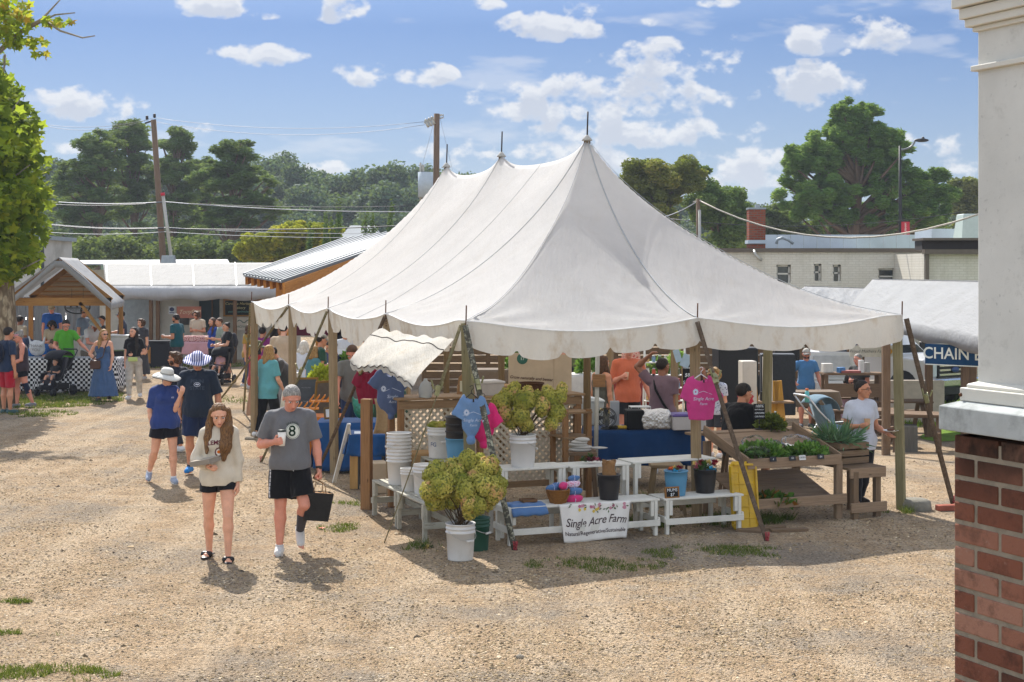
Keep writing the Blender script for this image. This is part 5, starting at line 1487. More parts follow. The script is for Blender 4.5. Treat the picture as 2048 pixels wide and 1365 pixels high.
def covered_table(label,c,L,W_,H,rz,mat,drop=None,overhang=.0,name='covered_table',seed=0,top_only=False):
 """table under a hanging cloth; local: centre at origin"""
 t=thing(name,label,'table',c,rz);drop=drop or H-.04
 mb=MB();mb.box((0,0,H-.02),(L-.03,W_-.03,.03));mb.build('tabletop',M('table_grey','#9a9a98',.5),t)
 for x in(-1,1):
  for y in(-1,1):mb=MB();mb.bar((x*(L/2-.12),y*(W_/2-.08),0),(x*(L/2-.12),y*(W_/2-.08),H-.03),.03);mb.build('leg',M('steel_dark','#4a4a4a',.4,metal=.6),t)
 rows=[];per=[]
 n=90;P=2*(L+W_)
 for i in range(n+1):
  s=(i/n)*P
  if s<L:x,y,nx_,ny_=-L/2+s,-W_/2,0,-1
  elif s<L+W_:x,y,nx_,ny_=L/2,-W_/2+s-L,1,0
  elif s<2*L+W_:x,y,nx_,ny_=L/2-(s-L-W_),W_/2,0,1
  else:x,y,nx_,ny_=-L/2,W_/2-(s-2*L-W_),-1,0
  row=[]
  for k in range(9):
   q=k/8;o=.012+q*(.035+.03*math.sin(s*14+seed)+.02*math.sin(s*31+2))
   cx=.05*q*(abs(x)/(L/2))**6
   row.append(Vector((x+nx_*o+math.copysign(cx,x),y+ny_*o,H+.004-drop*q*(1-(.06 if abs(abs(x)-L/2)<.05 else 0)))))
  rows.append(row)
 mb=MB();mb.sheet(rows,.003)
 mb.box((0,0,H+.003),(L+.022,W_+.022,.006));mb.build('tablecloth',mat,t)
 return t
def box3(name,label,c,size,rz,mat,cat,lid=None,flap=False,group=None,lidcol=None,taper=1.0,parts=()):
 t=thing(name,label,cat,c,rz,group);L,W_,H=size
 mb=MB();mb.box((0,0,H/2),(L,W_,H),taper=taper);mb.build('body',mat,t,bevel=min(size)*.04)
 if lid:mb=MB();mb.box((0,0,H+.012),(L*taper*1.05,W_*taper*1.05,.03));mb.box((0,0,H+.03),(L*.9*taper,W_*.86*taper,.012));mb.build('lid',lid,t,bevel=.006)
 return t
covered_table('long table under deep blue cloth with bins and silver foil on it',Vector((1.86,21.4,0)),1.62,.72,.80,.08,BLUD,.5)
covered_table('blue cloth table holding the picture frame and the green bag',Vector((-2.45,22.9,0)),.98,.75,.75,.02,BLUC,.72,seed=2)
covered_table('small blue cloth table with two stout wooden legs showing',Vector((-1.98,21.1,0)),.58,.6,.76,.04,BLUC,.3,seed=4)
for k,x in enumerate((-2.22,-1.93)):
 pass
mb=MB();mb.box((-2.2,20.9,.25),(.11,.1,.5));mb.box((-2.02,20.85,.25),(.16,.05,.5));t=thing('trestle','pale new timber trestle under the small blue cloth table','trestle',(-2.1,20.9,0));mb.build('frame',wood('pine_new','#a98450','#c49c63'),t,True)
t=thing('document','white sheet lying on the small blue cloth table','paper',(-2.08,21.02,.768));mb=MB();mb.box((0,0,.002),(.26,.3,.004),.1);mb.build('sheet',M('paper','#d9dde0',.6,.2,.03),t)
t=thing('picture_frame','brown picture frame with white page standing on the blue cloth table','frame',at(664,838,22.7));R=Matrix.Rotation(-.15,3,'X')@Matrix.Rotation(-.1,3,'Y')
mb=MB();mb.box(R@Vector((0,0,.09)),(.17,.006,.12),R);mb.build('page',M('paper','#d9dde0',.6),t)
mb=MB()
for(x,z,a,b)in((0,.012,.23,.026),(0,.168,.23,.026),(-.103,.09,.026,.13),(.103,.09,.026,.13)):mb.box(R@Vector((x,-.004,z)),(a,.02,b),R)
mb.build('frame',wood('frame_brown','#5d4a30','#7a6342'),t)
t=thing('plastic_bag','glossy green plastic bag with handles standing on the blue cloth table','bag',at(727,836,22.6));f=Field()
f.ell((0,0,.12),(.15,.09,.13));f.ell((-.03,0,.2),(.13,.07,.09));f.cone((-.12,0,.22),(-.16,0,.3),.04,.02);f.cone((.12,0,.22),(.15,0,.29),.04,.02);f.cone((.05,0,.25),(.02,0,.3),.03,.02)
V,Q=f.mesh(.01);V=wrinkle(V,Q,.012,(18,18,12),3);mesh_np('bag',V,Q,M('plastic_green','#17705a',.3,.5,.25,14),t)
t=thing('easel','white board easel folded open beside the small blue cloth table','easel',ground(690,966));mb=MB();a=at(698,848,20.7);mb.bar(a,ground(668,968)+Vector((0,0,.02)),.05,.03);mb.build('board',M('white_gloss','#cfcfca',.5),t,True)
mb=MB();mb.bar(a,ground(716,972),.014);mb.bar(a+Vector((.01,.05,-.1)),ground(676,950),.014);mb.build('strut',M('white_gloss','#cfcfca',.5),t,True)
CARD=M('cardboard','#a5845c',.85,.1,.08,6);CARDL=M('cardboard_pale','#bba88e',.85,.1,.08,6)
box3('cardboard_box','pale cardboard box with printed side under the shed post left of the benches',ground(752,985),(.3,.34,.42),.3,CARDL,'box')
box3('cardboard_box','brown cardboard box behind the stack of white buckets',TZ(-.0,1.75,.45),(.4,.36,.36),.4,CARD,'box')
mb=MB();mb.bar(TG(-.42,2.5),TG(-.42,2.5)+Vector((0,0,1.4)),.13,.1,up=(.3,.9,0));t=tag(mb.build('timber_post',wood('cedar','#7d5b3c','#99734d')),'short square cedar post next to the burlap sheet','post');t.modifiers.new('Bevel','BEVEL').width=.005
t=thing('burlap_sheet','stiff pale burlap sheet propped by the cedar post','cloth',at(760,868,19.6));MB().sheet([[Vector((.04*math.sin(q*3)+(i-.5)*.17*(1-.1*q),.03*math.sin(i*3),q*.46))for q in np.linspace(0,1,9)]for i in np.linspace(0,1,7)],.012).build('burlap',M('burlap','#a58e6c',.95,.05,.12,30,.5),t)
LAT=M('lattice_white','#b5aa97',.8,.15,.15,8);CED=wood('cedar','#7d5b3c','#99734d');CEDG=wood('counter_wood','#7b634a','#94795a')
def lattice_counter(label,b0,b1,a,H,low=.35,shelf=None):
 t=thing('lattice_counter',label,'counter',TG(b0,a),VA);L=b1-b0
 for x in(.04,L-.04):mb=MB();mb.box((x,0,H/2),(.075,.075,H));mb.box((x,.4,H/2),(.075,.075,H));mb.build('leg',CED,t,bevel=.004)
 mb=MB();mb.box((L/2,.18,H+.015),(L+.06,.55,.03));mb.build('counter_top',CEDG,t,bevel=.004)
 mb=MB();mb.box((L/2,-.045,H-.06),(L,.03,.1));mb.box((L/2,-.045,low-.04),(L,.03,.08));mb.build('rail',CEDG,t)
 mb=MB();w=L-.1;h=H-low-.1;n=int((w+h)/.092)
 for sgn in(1,-1):
  for k in range(n+1):
   s=k*.092;p0=(s,0)if s<w else(w,s-w);p1=(0,s)if s<h else(s-h,h)
   if sgn<0:p0=(w-p0[0],p0[1]);p1=(w-p1[0],p1[1])
   mb.bar((.05+p0[0],-.02-.008*sgn,low+p0[1]),(.05+p1[0],-.02-.008*sgn,low+p1[1]),.032,.006,up=(0,1,0))
 mb.build('lattice',LAT,t)
 if shelf:mb=MB();mb.box((L/2,.2,shelf),(L,.46,.025));mb.build('shelf',CEDG,t)
 return t
lattice_counter('wooden counter fronted by pale lattice behind the white bucket stack',-.12,.84,2.15,1.40)
lattice_counter('wooden shelf unit with lattice behind the hydrangea bucket',.96,2.42,2.2,1.38,.3,.86)
t=thing('shelf_rack','open dark timber rack standing beside the metal pipe','rack',TG(2.0,1.75),VA)
for x in(0,.33):
 mb=MB();mb.box((x,0,.62),(.06,.06,1.24));mb.box((x,.4,.62),(.06,.06,1.24));mb.build('upright',CED,t)
for z in(.5,.88,1.2):mb=MB();mb.box((.165,.2,z),(.4,.48,.025));mb.build('shelf',CEDG,t)
def pt(px,py,D):return at(px,py,D)
mj=pt(851,800,18.9);t=thing('milk_jug','empty translucent plastic jug on the lattice counter','jug',(mj.x,mj.y,1.43));mb=MB();mb.lathe([(.001,0),(.075,.004),(.085,.03),(.085,.13),(.06,.19),(.025,.225),(.022,.25),(.001,.25)],(0,0,0),20,cap=False,sy=.85);mb.build('bottle',M('hdpe','#b4b6b4',.4,.4,.05,Transmission_Weight=.35),t)
mb=MB();mb.tube([(.05,-.01,.2),(.1,-.01,.17),(.1,-.01,.1),(.08,-.01,.07)],.012,6);mb.build('handle',M('hdpe','#b4b6b4'),t)
p_=pt(975,790,19.9)
box3('storage_bin','clear plastic bin with cloudy lid on the lattice shelf unit',TP(1.15,2.4,1.41),(.42,.3,.17),VA,M('bin_clear','#a49d96',.35,.4,.1),'bin',M('bin_lid','#b7b1aa',.4))
basket('wide dark brown basket on the shelf unit right of the clear bin',TP(1.78,2.38,1.41),.17,.15,M('wicker_dark','#5c3c24',.7,.2,.3,50,.9,.02))
t=thing('lantern_sign','small wooden house-shaped sign with a pale card, hanging by the tent corner','sign',TP(.55,1.5,1.52),.1);mb=MB();mb.prism([(-.11,0),(.11,0),(.09,.2),(0,.3),(-.09,.2)],-.02,.02,Matrix.Rotation(PI/2,3,'X'));mb.build('board',CED,t);mb=MB();mb.box((0,-.024,.1),(.15,.006,.13));mb.build('card',M('card_cream','#b9b59c',.7),t)
mb=MB();mb.tube([(-.03,0,.28),(-.06,0,.36),(0,0,.42),(.06,0,.36),(.03,0,.28)],.006,5);mb.build('hanger',M('iron_black','#1a1a1a',.5),t)
t=thing('cardboard_banner','large pale cardboard banner with brown script and part of a green emblem','banner',pt(1062,795,20.6),.06);mb=MB();mb.box((0,0,.30),(.62,.02,.62));mb.build('front',CARDL,t)
mb=MB();mb.box((.44,.06,.28),(.27,.02,.6),.35);mb.build('side_panel',CARDL,t)
put_text('lettering','Grow naturally and better',.056,(.0,-.012,.26),(1,0,-.08),(.08,0,1),M('ink_brown','#5a4334',.7),t,False,.3,.001)
mb=MB();vs,fs,_=art_disc(-.12,.53,.075,.075,0);mb.add([Vector((x,-.013,z))for x,z in vs],fs);mb.build('emblem',M('ink_teal','#2f5f50',.7),t)
put_text('emblem_letters','17',.06,(-.12,-.016,.53),(1,0,0),(0,0,1),M('ink_pale','#cfd6c8',.7),t,False)
box3('cardboard_box','long open cardboard box lying on the shelf unit below the banner',TP(1.3,2.65,1.41),(.8,.3,.12),VA-.1,CARD,'box')
t=thing('metal_pipe','upright grey metal pipe wired to a wooden block inside the tent','pipe',TG(2.35,1.6));mb=MB();b_=TG(2.35,1.6);mb.tube([b_,b_+Vector((.04,0,2.45))],.028,12);mb.build('tube',M('galv','#a9a69c',.4,.5,.1,metal=.3),t,True);mb=MB();mb.box(b_+Vector((.05,-.02,1.62)),(.16,.12,.16));mb.build('block',CED,t,True)
TY=21.3
box3('storage_tote','grey-white lidded tote with papers on top at the left end of the blue table',Vector((1.08,21.75,.81)),(.4,.4,.34),.1,M('tote_white','#b5b9b6',.45,.4,.05),'bin',M('tote_lid','#c4c8c6',.4),taper=1.12)
t=thing('document','printed sheets lying on the lid of the grey-white tote','paper',Vector((1.08,21.7,1.203)));mb=MB();mb.box((0,0,.003),(.2,.26,.005),.3);mb.build('sheet',M('paper','#d9dde0',.6),t)
t=thing('leaflet_stand','tall white leaflet holder standing between the tote and the drawers','stand',Vector((1.47,21.5,.81)),.1);mb=MB();mb.box((0,0,.18),(.13,.05,.36));mb.box((0,-.02,.006),(.2,.14,.012));mb.build('holder',M('acrylic','#a5a8ac',.3,.5,.05),t);mb=MB();mb.box((0,-.03,.1),(.115,.006,.16));mb.box((0,-.03,.27),(.115,.006,.15));mb.build('leaflet',striped('#8f9399','#a9adb3',2,120),t)
t=thing('drawer_stand','clear three-tier display drawers on the blue table','drawers',Vector((1.83,21.5,.81)),.1)
for z in(.02,.11,.2,.28):mb=MB();mb.box((0,0,z),(.29,.2,.012));mb.build('tray',M('drawer_white','#c6c8c6',.4,.4,.04),t)
mb=MB()
for x in(-.14,0,.14):
 for y in(-.095,.095):mb.bar((x,y,0),(x,y,.285),.008)
mb.build('frame',M('drawer_white','#c6c8c6'),t)
t=thing('fan','round dark electric fan on the left of the blue table','fan',Vector((1.33,21.1,.81)));R=Matrix.Rotation(PI/2-.2,3,'X')
mb=MB()
for r in(.03,.06,.09,.12,.135):mb.tube([Vector((0,-.02,.16))+R@Vector((r*math.cos(a),r*math.sin(a),0))for a in np.linspace(0,2*PI,25)],.004,5,cap=False)
mb.lathe([(.14,-.04),(.145,0),(.14,.03)],(0,0,.16),24,cap=False,R=R);mb.build('grille',M('fan_dark','#1b1c1f',.4),t);mb=MB();mb.lathe([(.09,0),(.08,.02),(.02,.03),(.02,.06)],(0,0,0),16);mb.build('stand',M('fan_dark','#1b1c1f'),t)
mb=MB()
for k in range(4):a=k*PI/2;mb.add([Vector((0,0,.16))+R@Vector(q)for q in((.02*math.cos(a),.02*math.sin(a),0),(.12*math.cos(a-.3),.12*math.sin(a-.3),.01),(.12*math.cos(a+.35),.12*math.sin(a+.35),-.01))],[(0,1,2)])
mb.build('blades',M('fan_grey','#3a3c40',.4),t)
box3('cooler_box','black insulated box to the left of the silver foil bag',Vector((1.72,21.15,.81)),(.24,.3,.27),.08,M('nylon_black','#101114',.7,.2,.2),'box')
t=thing('foil_bag','crinkled silver foil insulating bag on the blue table','bag',Vector((2.02,21.1,.81)),.08)
V,Q=Field().cone((-.15,0,.06),(.15,0,.06),.09,.09,k=.02).cone((-.15,0,.16),(.15,0,.16),.085,.085,k=.02).cone((-.14,0,.23),(.14,0,.23),.05,.05,k=.02).mesh(.009,cut=[((0,0,.005),(0,0,-1))]);V=wrinkle(V,Q,.011,(16,16,16),9)
mesh_np('bag',V,Q,M('foil','#c9c7c4',.16,.8,.05,8,.6,.02,metal=.9),t,smoothf=False)
box3('storage_bin','wide shallow bin with violet lid at the right end of the blue table',Vector((2.47,21.1,.81)),(.46,.34,.19),.05,M('bin_white','#b9b5b4',.4,.4,.05),'bin',M('lid_violet','#5b4a8a',.4,.4,.1))
t=thing('work_gloves','yellow and black gloves heaped on the blue table','gloves',Vector((1.5,21.05,.81)));mb=MB()
for x,c in((-.05,0),(.03,1),(.0,1),(.08,1),(-.1,0)):mb.ell((x,-.02+.02*c,.03),(.045,.05,.028),None,c,10,6)
mb.build('glove',[M('glove_black','#14130f',.8),M('glove_yellow','#a98a2c',.8)],t)
posy('small yellow-green flowers in a terracotta pot on the blue table',Vector((1.28,21.3,1.02)),[(-.05,0,0,.06,'g'),(.05,0,.02,.07,'g'),(0,0,.03,.05,'y'),(.08,.02,.0,.05,'y')])
def tee(label,c,rz,col,w=.5,h=.62,lines=(),tie=False,hanger='#1b1b1b',ink='#b9c3d6',sleeves=.2,size=.07,behind=None,group='shirts hanging for sale'):
 t=thing('hanging_shirt',label,'shirt',c,rz,group);f=Field();fl=((0,1,0),.28)
 yv=(0,1,0)
 f.cone((0,0,-.12),(0,0,-h*.6),w*.40,w*.40 if not tie else w*.3,.02,flat=(yv,.22))
 f.cone((0,0,-h*.6),(0,0,-h*(.84 if tie else 1.15)),w*.40 if not tie else w*.28,w*.43 if not tie else w*.1,.02,flat=(yv,.22))
 f.cone((-w*.3,0,-.08),(w*.3,0,-.08),.06,.06,.02,flat=(yv,.5))
 for s in(-1,1):f.cone((s*w*.3,0,-.08),(s*w*.56,-.01,-.08-sleeves),.07,.085,.012,flat=(yv,.4),clip=((s*w*.50,0,-.06-sleeves),nv((s*.55,0,-.9))))
 if tie:f.ell((.0,0,-h*.93),(.045,.035,.05),None,.012)
 V,Q=f.mesh(.0095,cut=[((0,0,-h),(0,0,-1))]if tie else[((0,0,-h),(0,0,-1))],sub=[((0,-.02,.01),.085)]);V=wrinkle(V,Q,.014,(14,6,3.5),int(abs(c[0])*100));
 o=mesh_np('shirt',V,Q,cloth(col,.12),t)
 bv=BVHTree.FromPolygons([Vector(v)for v in V],[tuple(int(i)for i in q)for q in Q]);mb=MB()
 arts=[]
 for k,ln in enumerate(lines):
  V2,F2=text_mesh(ln,size*(1 if k==0 else.8),.2);arts.append(([(v.x+.02,-h*.52-k*size*1.1+v.y)for v in V2],F2))
 if lines:
  vs,fs,_=art_disc(-w*.2,-h*.36,.03,.035,0,.3,.2);arts.append((vs,fs))
  arts.append(([(-.10,-h*.42),(.02,-h*.34),(.13,-h*.42),(.125,-h*.425),(.02,-h*.35),(-.095,-h*.425)],[(0,1,4,5),(1,2,3,4)]))
 for vs,fs in arts:
  W=[]
  for x,z in vs:
   hit=bv.ray_cast(Vector((x,-1,z)),Vector((0,1,0)));W.append((hit[0]if hit[0]is not None else Vector((x,-.08,z)))+Vector((0,-.004,0)))
  mb.add(W,fs)
 if mb.v:mb.build('print',cloth(ink,.05,'ink'),t)
 mb=MB();hw=w*.36;mb.tube([(-hw,0,-.07),(0,0,.02),(hw,0,-.07)],.007,6);mb.tube([(0,0,.02),(0,0,.05),(.025,0,.075),(.01,0,.105),(-.02,0,.09)],.004,6)
 mb.build('hanger',M('hanger_'+hanger,hanger,.4),t)
 mb=MB();mb.box((.02,-.055,-.06),(.018,.004,.035),.1);mb.build('tag',M('tag_dark','#15171c',.6),t)
 return t
tee('light blue shirt knotted at the bottom, hanging from the near tent corner post',at(943,790,16.62),.06,'#6482a8',.28,.54,['Single Acre','Farm'],True,size=.05)
tee('pink shirt hanging behind the light blue one at the near tent corner',at(966,806,16.95),.1,'#cf2b6c',.32,.52,[],True)
tee('bright pink shirt on a white hanger at the middle front post',at(1402,752,17.75),.12,'#b83c78',.37,.52,['Single Acre','Farm'],False,'#d8d8d8',size=.055,sleeves=.24)
tee('faded slate blue shirt hanging under the propped flap',at(782,742,18.9),.05,'#4e5c7d',.46,.62,['Single','Acre'],True,sleeves=.14,size=.06)
tee('dark shirt on a hanger beside the slate blue shirt under the flap',at(735,735,20.4),.1,'#7a1830',.3,.5,[],False)
VW=wood('stand_wood','#7a6652','#988068');VWD=wood('stand_dark','#62503e','#7d6852')
t=thing('vegetable_stand','weathered wooden stand with two sloping shelves of greens and peppers','stand',TG(3.46,-.28),VA)
Ls,Ds=1.32,1.05
def shelf(z0,z1,Ds_,name,y0=0):
 mb=MB();n=7
 for k in range(n):
  q0,q1=k/n,(k+.96)/n
  mb.bar((Ls/2,y0+Ds_*(q0+q1)/2,z0+(z1-z0)*(q0+q1)/2),(Ls/2+.0001,y0+Ds_*(q0+q1)/2,z0+(z1-z0)*(q0+q1)/2),.1)if False else None
  c=Vector((Ls/2,y0+Ds_*(q0+q1)/2,z0+(z1-z0)*(q0+q1)/2));a=math.atan2(z1-z0,Ds_)
  mb.box(c,(Ls-.04,Ds_/n*.95/math.cos(a),.02),Matrix.Rotation(a,3,'X'))
 mb.build(name,VW,t,bevel=.002)
shelf(.70,.99,Ds,'upper_shelf');shelf(.22,.52,.95,'lower_shelf',-.03)
mb=MB();mb.box((Ls/2,-.02,.75),(Ls,.028,.12));mb.build('front_board',VW,t,bevel=.003);mb=MB();mb.box((Ls/2+.03,-.05,.27),(Ls+.06,.028,.12));mb.build('front_board',VW,t,bevel=.003)
for x in(.01,Ls-.01):
 mb=MB();mb.bar((x,-.02,.76),(x,Ds,1.05),.025,.13);mb.build('side_board',VW,t,bevel=.003)
 for y in(.03,Ds-.08):mb=MB();mb.box((x,y,.36 if y<.5 else.46),(.09,.07,.72 if y<.5 else.92));mb.build('leg',VW,t,bevel=.003)
mb=MB();mb.box((Ls/2,Ds+.1,1.0),(Ls+.3,.22,.03));mb.build('back_ledge',VW,t,bevel=.003)
sx=Ls+.12
for(x,y)in((sx+.02,-.1),(sx+.38,-.05),(sx+.38,.5)):mb=MB();mb.box((x,y,.3),(.075,.075,.6));mb.build('leg',VWD,t,bevel=.003)
for z,y in((.58,-.12),(.16,-.14)):mb=MB();mb.box((sx+.2,y,z),(.52,.03,.12));mb.build('rail',VW,t,bevel=.003)
mb=MB();mb.box((sx+.2,.2,.63),(.55,.62,.03));mb.build('side_shelf',VWD,t)
ST0=TG(3.46,-.28)
def SP(x,y,z):return ST0+vv_*x+uu_*y+Vector((0,0,z))
GRN=leafmat('greens','#2c4a22','#5f8a3c','#8fae62',.25)
def greens(name,label,c,rx,ry,rz_,n,size,cat='vegetables',mat=None,group=None,seed=1,wd=.33):
 r_=np.random.default_rng(seed);d=r_.normal(size=(n,3));d/=np.linalg.norm(d,axis=1,keepdims=True);d[:,2]=abs(d[:,2]);P=d*np.array([rx,ry,rz_])*r_.uniform(.5,1,(n,1))
 a=nv_rows(d+r_.normal(0,.5,(n,3)));b=np.cross(a,r_.normal(size=(n,3)));b/=np.linalg.norm(b,axis=1,keepdims=True);s_=size*r_.uniform(.6,1.4,(n,1))
 V=np.stack([P,P+a*s_*.6+b*s_*wd,P+a*s_*1.15,P+a*s_*.6-b*s_*wd],1).reshape(-1,3)
 o=mesh_np(name,V,np.arange(n*4).reshape(-1,4),mat or GRN,var=np.clip(r_.random(n)*.8+.1,0,1),smoothf=False,loc=c);tag(o,label,cat,group);return o
def nv_rows(a):return a/np.linalg.norm(a,axis=1,keepdims=True)
greens('leafy_greens','bagged leafy greens on the left half of the upper sloping shelf',SP(.42,.34,.80),.30,.24,.12,900,.07)
greens('leafy_greens','loose green leaves hanging over the right front edge of the upper shelf',SP(.98,.22,.77),.24,.18,.10,900,.085,seed=3)
greens('sweet_peppers','green and red peppers lying in the lower sloping shelf',SP(.36,.1,.27),.32,.12,.07,420,.08,mat=leafmat('peppers','#274018','#4a6e28','#b03020',.1,.3),seed=4)
greens('leafy_greens','bushy dark green sprigs at the back of the vegetable stand',SP(1.05,1.15,1.02),.16,.14,.14,700,.07,mat=leafmat('herb','#38401c','#5f6a30','#7f8a4a',.2),seed=6)
def clearbag(label,c,r,seed):
 V,Q=Field().ell((0,0,.05),(r,r*.75,.085),k=.02).mesh(.012);V=wrinkle(V,Q,.012,(14,14,14),seed)
 m=MATS.get('film')
 if not m:
  m,nt,out=newmat('film');a=N(nt,'ShaderNodeBsdfTransparent');b=N(nt,'ShaderNodeBsdfGlossy',i_Roughness=.15);fr=N(nt,'ShaderNodeFresnel',i_IOR=1.25);ms=N(nt,'ShaderNodeMixShader')
  nt.links.new(fr.outputs[0],ms.inputs[0]);nt.links.new(a.outputs[0],ms.inputs[1]);nt.links.new(b.outputs[0],ms.inputs[2]);nt.links.new(ms.outputs[0],out.inputs[0]);MATS['film']=m
 o=mesh_np('clear_bag',V,Q,m,loc=c,smoothf=False);tag(o,label,'bag','clear plastic bags over the greens')
clearbag('clear plastic bag over the greens at the left front of the upper shelf',SP(.28,.22,.8),.17,2);clearbag('clear plastic bag in the middle of the bagged greens',SP(.55,.34,.84),.18,5);clearbag('clear plastic bag behind the loose leaves on the right',SP(.98,.45,.88),.2,8);clearbag('clear plastic bag highest up among the bagged greens',SP(.40,.50,.89),.16,11)
for k,x in enumerate((.33,.60,.74,1.0)):
 t=thing('price_tag',['black price tag clipped to the stand front, farthest left','black price tag second from the left on the stand front','lettered white tag beside the second black one','black price tag below the loose green leaves'][k],'tag',SP(x,-.04,.80),VA,'price tags on the vegetable stand');R=Matrix.Rotation(-.3,3,'X')
 mb=MB();mb.box((0,-.02,.0),(.09,.006,.06),R);mb.build('card',M('card_black','#17181a')if k!=2 else M('card_white','#c5c5c0'),t)
 mb=MB();V_,F_=text_mesh(['4','$3','OKRA','$4'][k],.035);kk=min(1,.08/(max(v.x for v in V_)-min(v.x for v in V_)));mb.add([Vector((v.x*kk,-.026-.0,v.y))for v in V_],F_);mb.build('writing',M('chalk_w','#d0d0d0')if k!=2 else M('card_black','#17181a'),t)
t=thing('wooden_crate','slatted wooden crate of scallions and leaves on the stand side shelf','crate',SP(sx+.17,.35,.65),VA+.1)
for k in range(3):
 for(x,y,a,b)in((0,-.2,.46,.012),(0,.2,.46,.012),(-.23,0,.012,.4),(.23,0,.012,.4)):mb=MB();mb.box((x,y,.05+.09*k),(a,b,.07));mb.build('slat',VWD,t)
greens('scallions','long blue-green leaves spilling over the wooden crate',SP(sx+.13,.4,.9),.24,.2,.07,330,.2,mat=leafmat('scallion','#31503a','#5b7f60','#86a07e',.2),seed=9,wd=.05)
board_sign('slate_sign','small black sign on a stand lettered 100% Naturally Grown',SP(.86,1.12,1.15),VA-.3,.15,.2,['100%','NATURALLY','GROWN','CERTIFIED'],.05,frame=None,lean=.1,stand=.13)
t=thing('water_bottle','clear water bottle with white cap on the back ledge of the vegetable stand','bottle',SP(1.12,1.16,1.02));mb=MB();mb.lathe([(.001,0),(.032,.0),(.034,.03),(.03,.08),(.034,.12),(.02,.17),(.013,.19),(.013,.2)],(0,0,0),16,cap=False);mb.build('bottle',M('pet','#9fb2bd',.15,.6,.05,Transmission_Weight=.6),t);mb=MB();mb.lathe([(.015,.2),(.015,.22)],(0,0,0),12);mb.build('cap',M('white_gloss','#cfcfca'),t);mb=MB();mb.lathe([(.0345,.06),(.0345,.1)],(0,0,0),16,cap=False);mb.build('label_band',M('label_blue','#2c5a96',.4),t)
t=thing('tote_lid','big yellow ribbed plastic lid leaning between the low bench and the vegetable stand','lid',TG(3.36,-.42),VA+.12);R=Matrix.Rotation(-.17,3,'X')@Matrix.Rotation(.06,3,'Y');YL=M('yellow_plastic','#c09a1c',.45,.35,.12,5,dirt='#8a7440')
mb=MB();w,h=.38,.80;poly=[(-w/2+.04,0),(w/2-.04,0),(w/2,.05),(w/2,h-.06),(w/2-.05,h),(.05,h),(.04,h-.03),(-.04,h-.03),(-.05,h),(-w/2+.05,h),(-w/2,h-.06),(-w/2,.05)]
mb.prism([(x,y)for x,y in poly],-.012,.012,R@Matrix.Rotation(PI/2,3,'X'))
for x in(-w/2+.012,w/2-.012):mb.box(R@Vector((x,-.02,h/2)),(.026,.05,h-.12),R)
for z in(.014,h-.04):mb.box(R@Vector((0,-.02,z)),(w-.1,.05,.026),R)
for k in range(1,6):mb.box(R@Vector((0,-.017,h*k/6)),(w-.07,.01,.01),R)
for k in range(1,3):mb.box(R@Vector((-w/2+w*k/3,-.017,h/2-.02)),(.01,.01,h-.1),R)
mb.build('lid',YL,t,bevel=.004)
for(b,a,L,r,lab)in((3.55,-.55,.55,.1,'grey plank lying on the ground under the vegetable stand'),(3.75,-.75,.45,-.2,'flat weathered board at the foot of the dark strap'),(3.3,-.62,.3,-.8,'short plank end beside the yellow lid')):
 mb=MB();mb.box((0,0,.02),(L,.1,.035));o=mb.build('plank',VWD,None,loc=TG(b,a),bevel=.003);o.rotation_euler=(0,0,VA+r);tag(o,lab,'plank')
board_sign('chalkboard','tall grey A-frame chalkboard with wooden frame behind the man with the cup',ground(612,905),.15,.42,1.25,['~~~','~~','~~~~','~~','~~~'],.09,frame='#8a6a34',lean=.13,face='#4a4f54',ink='#7c8288')
board_sign('chalkboard','second wooden-framed board folded against the tall grey chalkboard',ground(640,902),.8,.42,1.2,[],.1,frame='#8a6a34',lean=-.13,face='#6a6156')
covered_table('low table under orange cloth behind the man with the cup',ground(632,930)+Vector((0,.5,0)),.7,.6,.72,.05,cloth('#c4701c',.1,'tcloth'),.68,seed=6)
ORG=M('orange_plastic','#c67a22',.5,.35,.12)
for k,(px,py,D,lab)in enumerate([(616,815,23.6,'orange slotted tray on the orange cloth, left one'),(640,800,24.2,'orange slotted tray on the orange cloth, raised one')]):
 t=thing('display_tray',lab,'tray',at(px,py,D),.1,'orange slotted trays');mb=MB();mb.box((0,0,-.02),(.34,.26,.02))
 for q in range(4):mb.bar((-.16+.09*q,-.12,-.01),(-.10+.09*q,-.12,.07),.012,.02);mb.bar((-.16+.09*q,.12,-.01),(-.10+.09*q,.12,.07),.012,.02);mb.bar((-.10+.09*q,-.12,.07),(-.10+.09*q,.12,.07),.012,.02)
 mb.build('tray',ORG,t)
t=thing('poster_board','white printed poster board with yellow flower picture inside the tent','poster',at(672,720,31));mb=MB();mb.box((0,0,0),(1.2,.02,.42));mb.build('board',M('poster_white','#c5cbd0',.6),t);mb=MB();mb.box((-.25,-.015,-.0),(.34,.01,.34));mb.build('photo',M('poster_navy','#3d4668',.6,.2,.4,12),t);mb=MB();mb.box((.38,-.015,-.02),(.36,.01,.34));mb.build('flower_picture',M('poster_green','#8f9a2c',.6,.2,.5,25),t)
put_text('lettering','Lemonade',.11,(.36,-.03,.16),(1,0,0),(0,0,1),M('ink_w','#e0e4da',.6),t,False,.2)
for k,(px,py,D,L,H_,col,lab)in enumerate([(650,662,34,1.5,.22,'#4d1f2c','dark red banner strip hanging at the back of the tent'),(745,672,34,1.6,.3,'#1c2129','black banner hanging at the far side of the tent, behind the flap')]):
 t=thing('back_banner',lab,'banner',at(px,py,D));mb=MB();mb.box((0,0,0),(L,.02,H_));mb.build('cloth',cloth(col),t)
 if k:put_text('lettering','Fresh Farm',.16,(-.2,-.02,0),(1,0,0),(0,0,1),M('ink_w','#e0e4da'),t,False,.3)
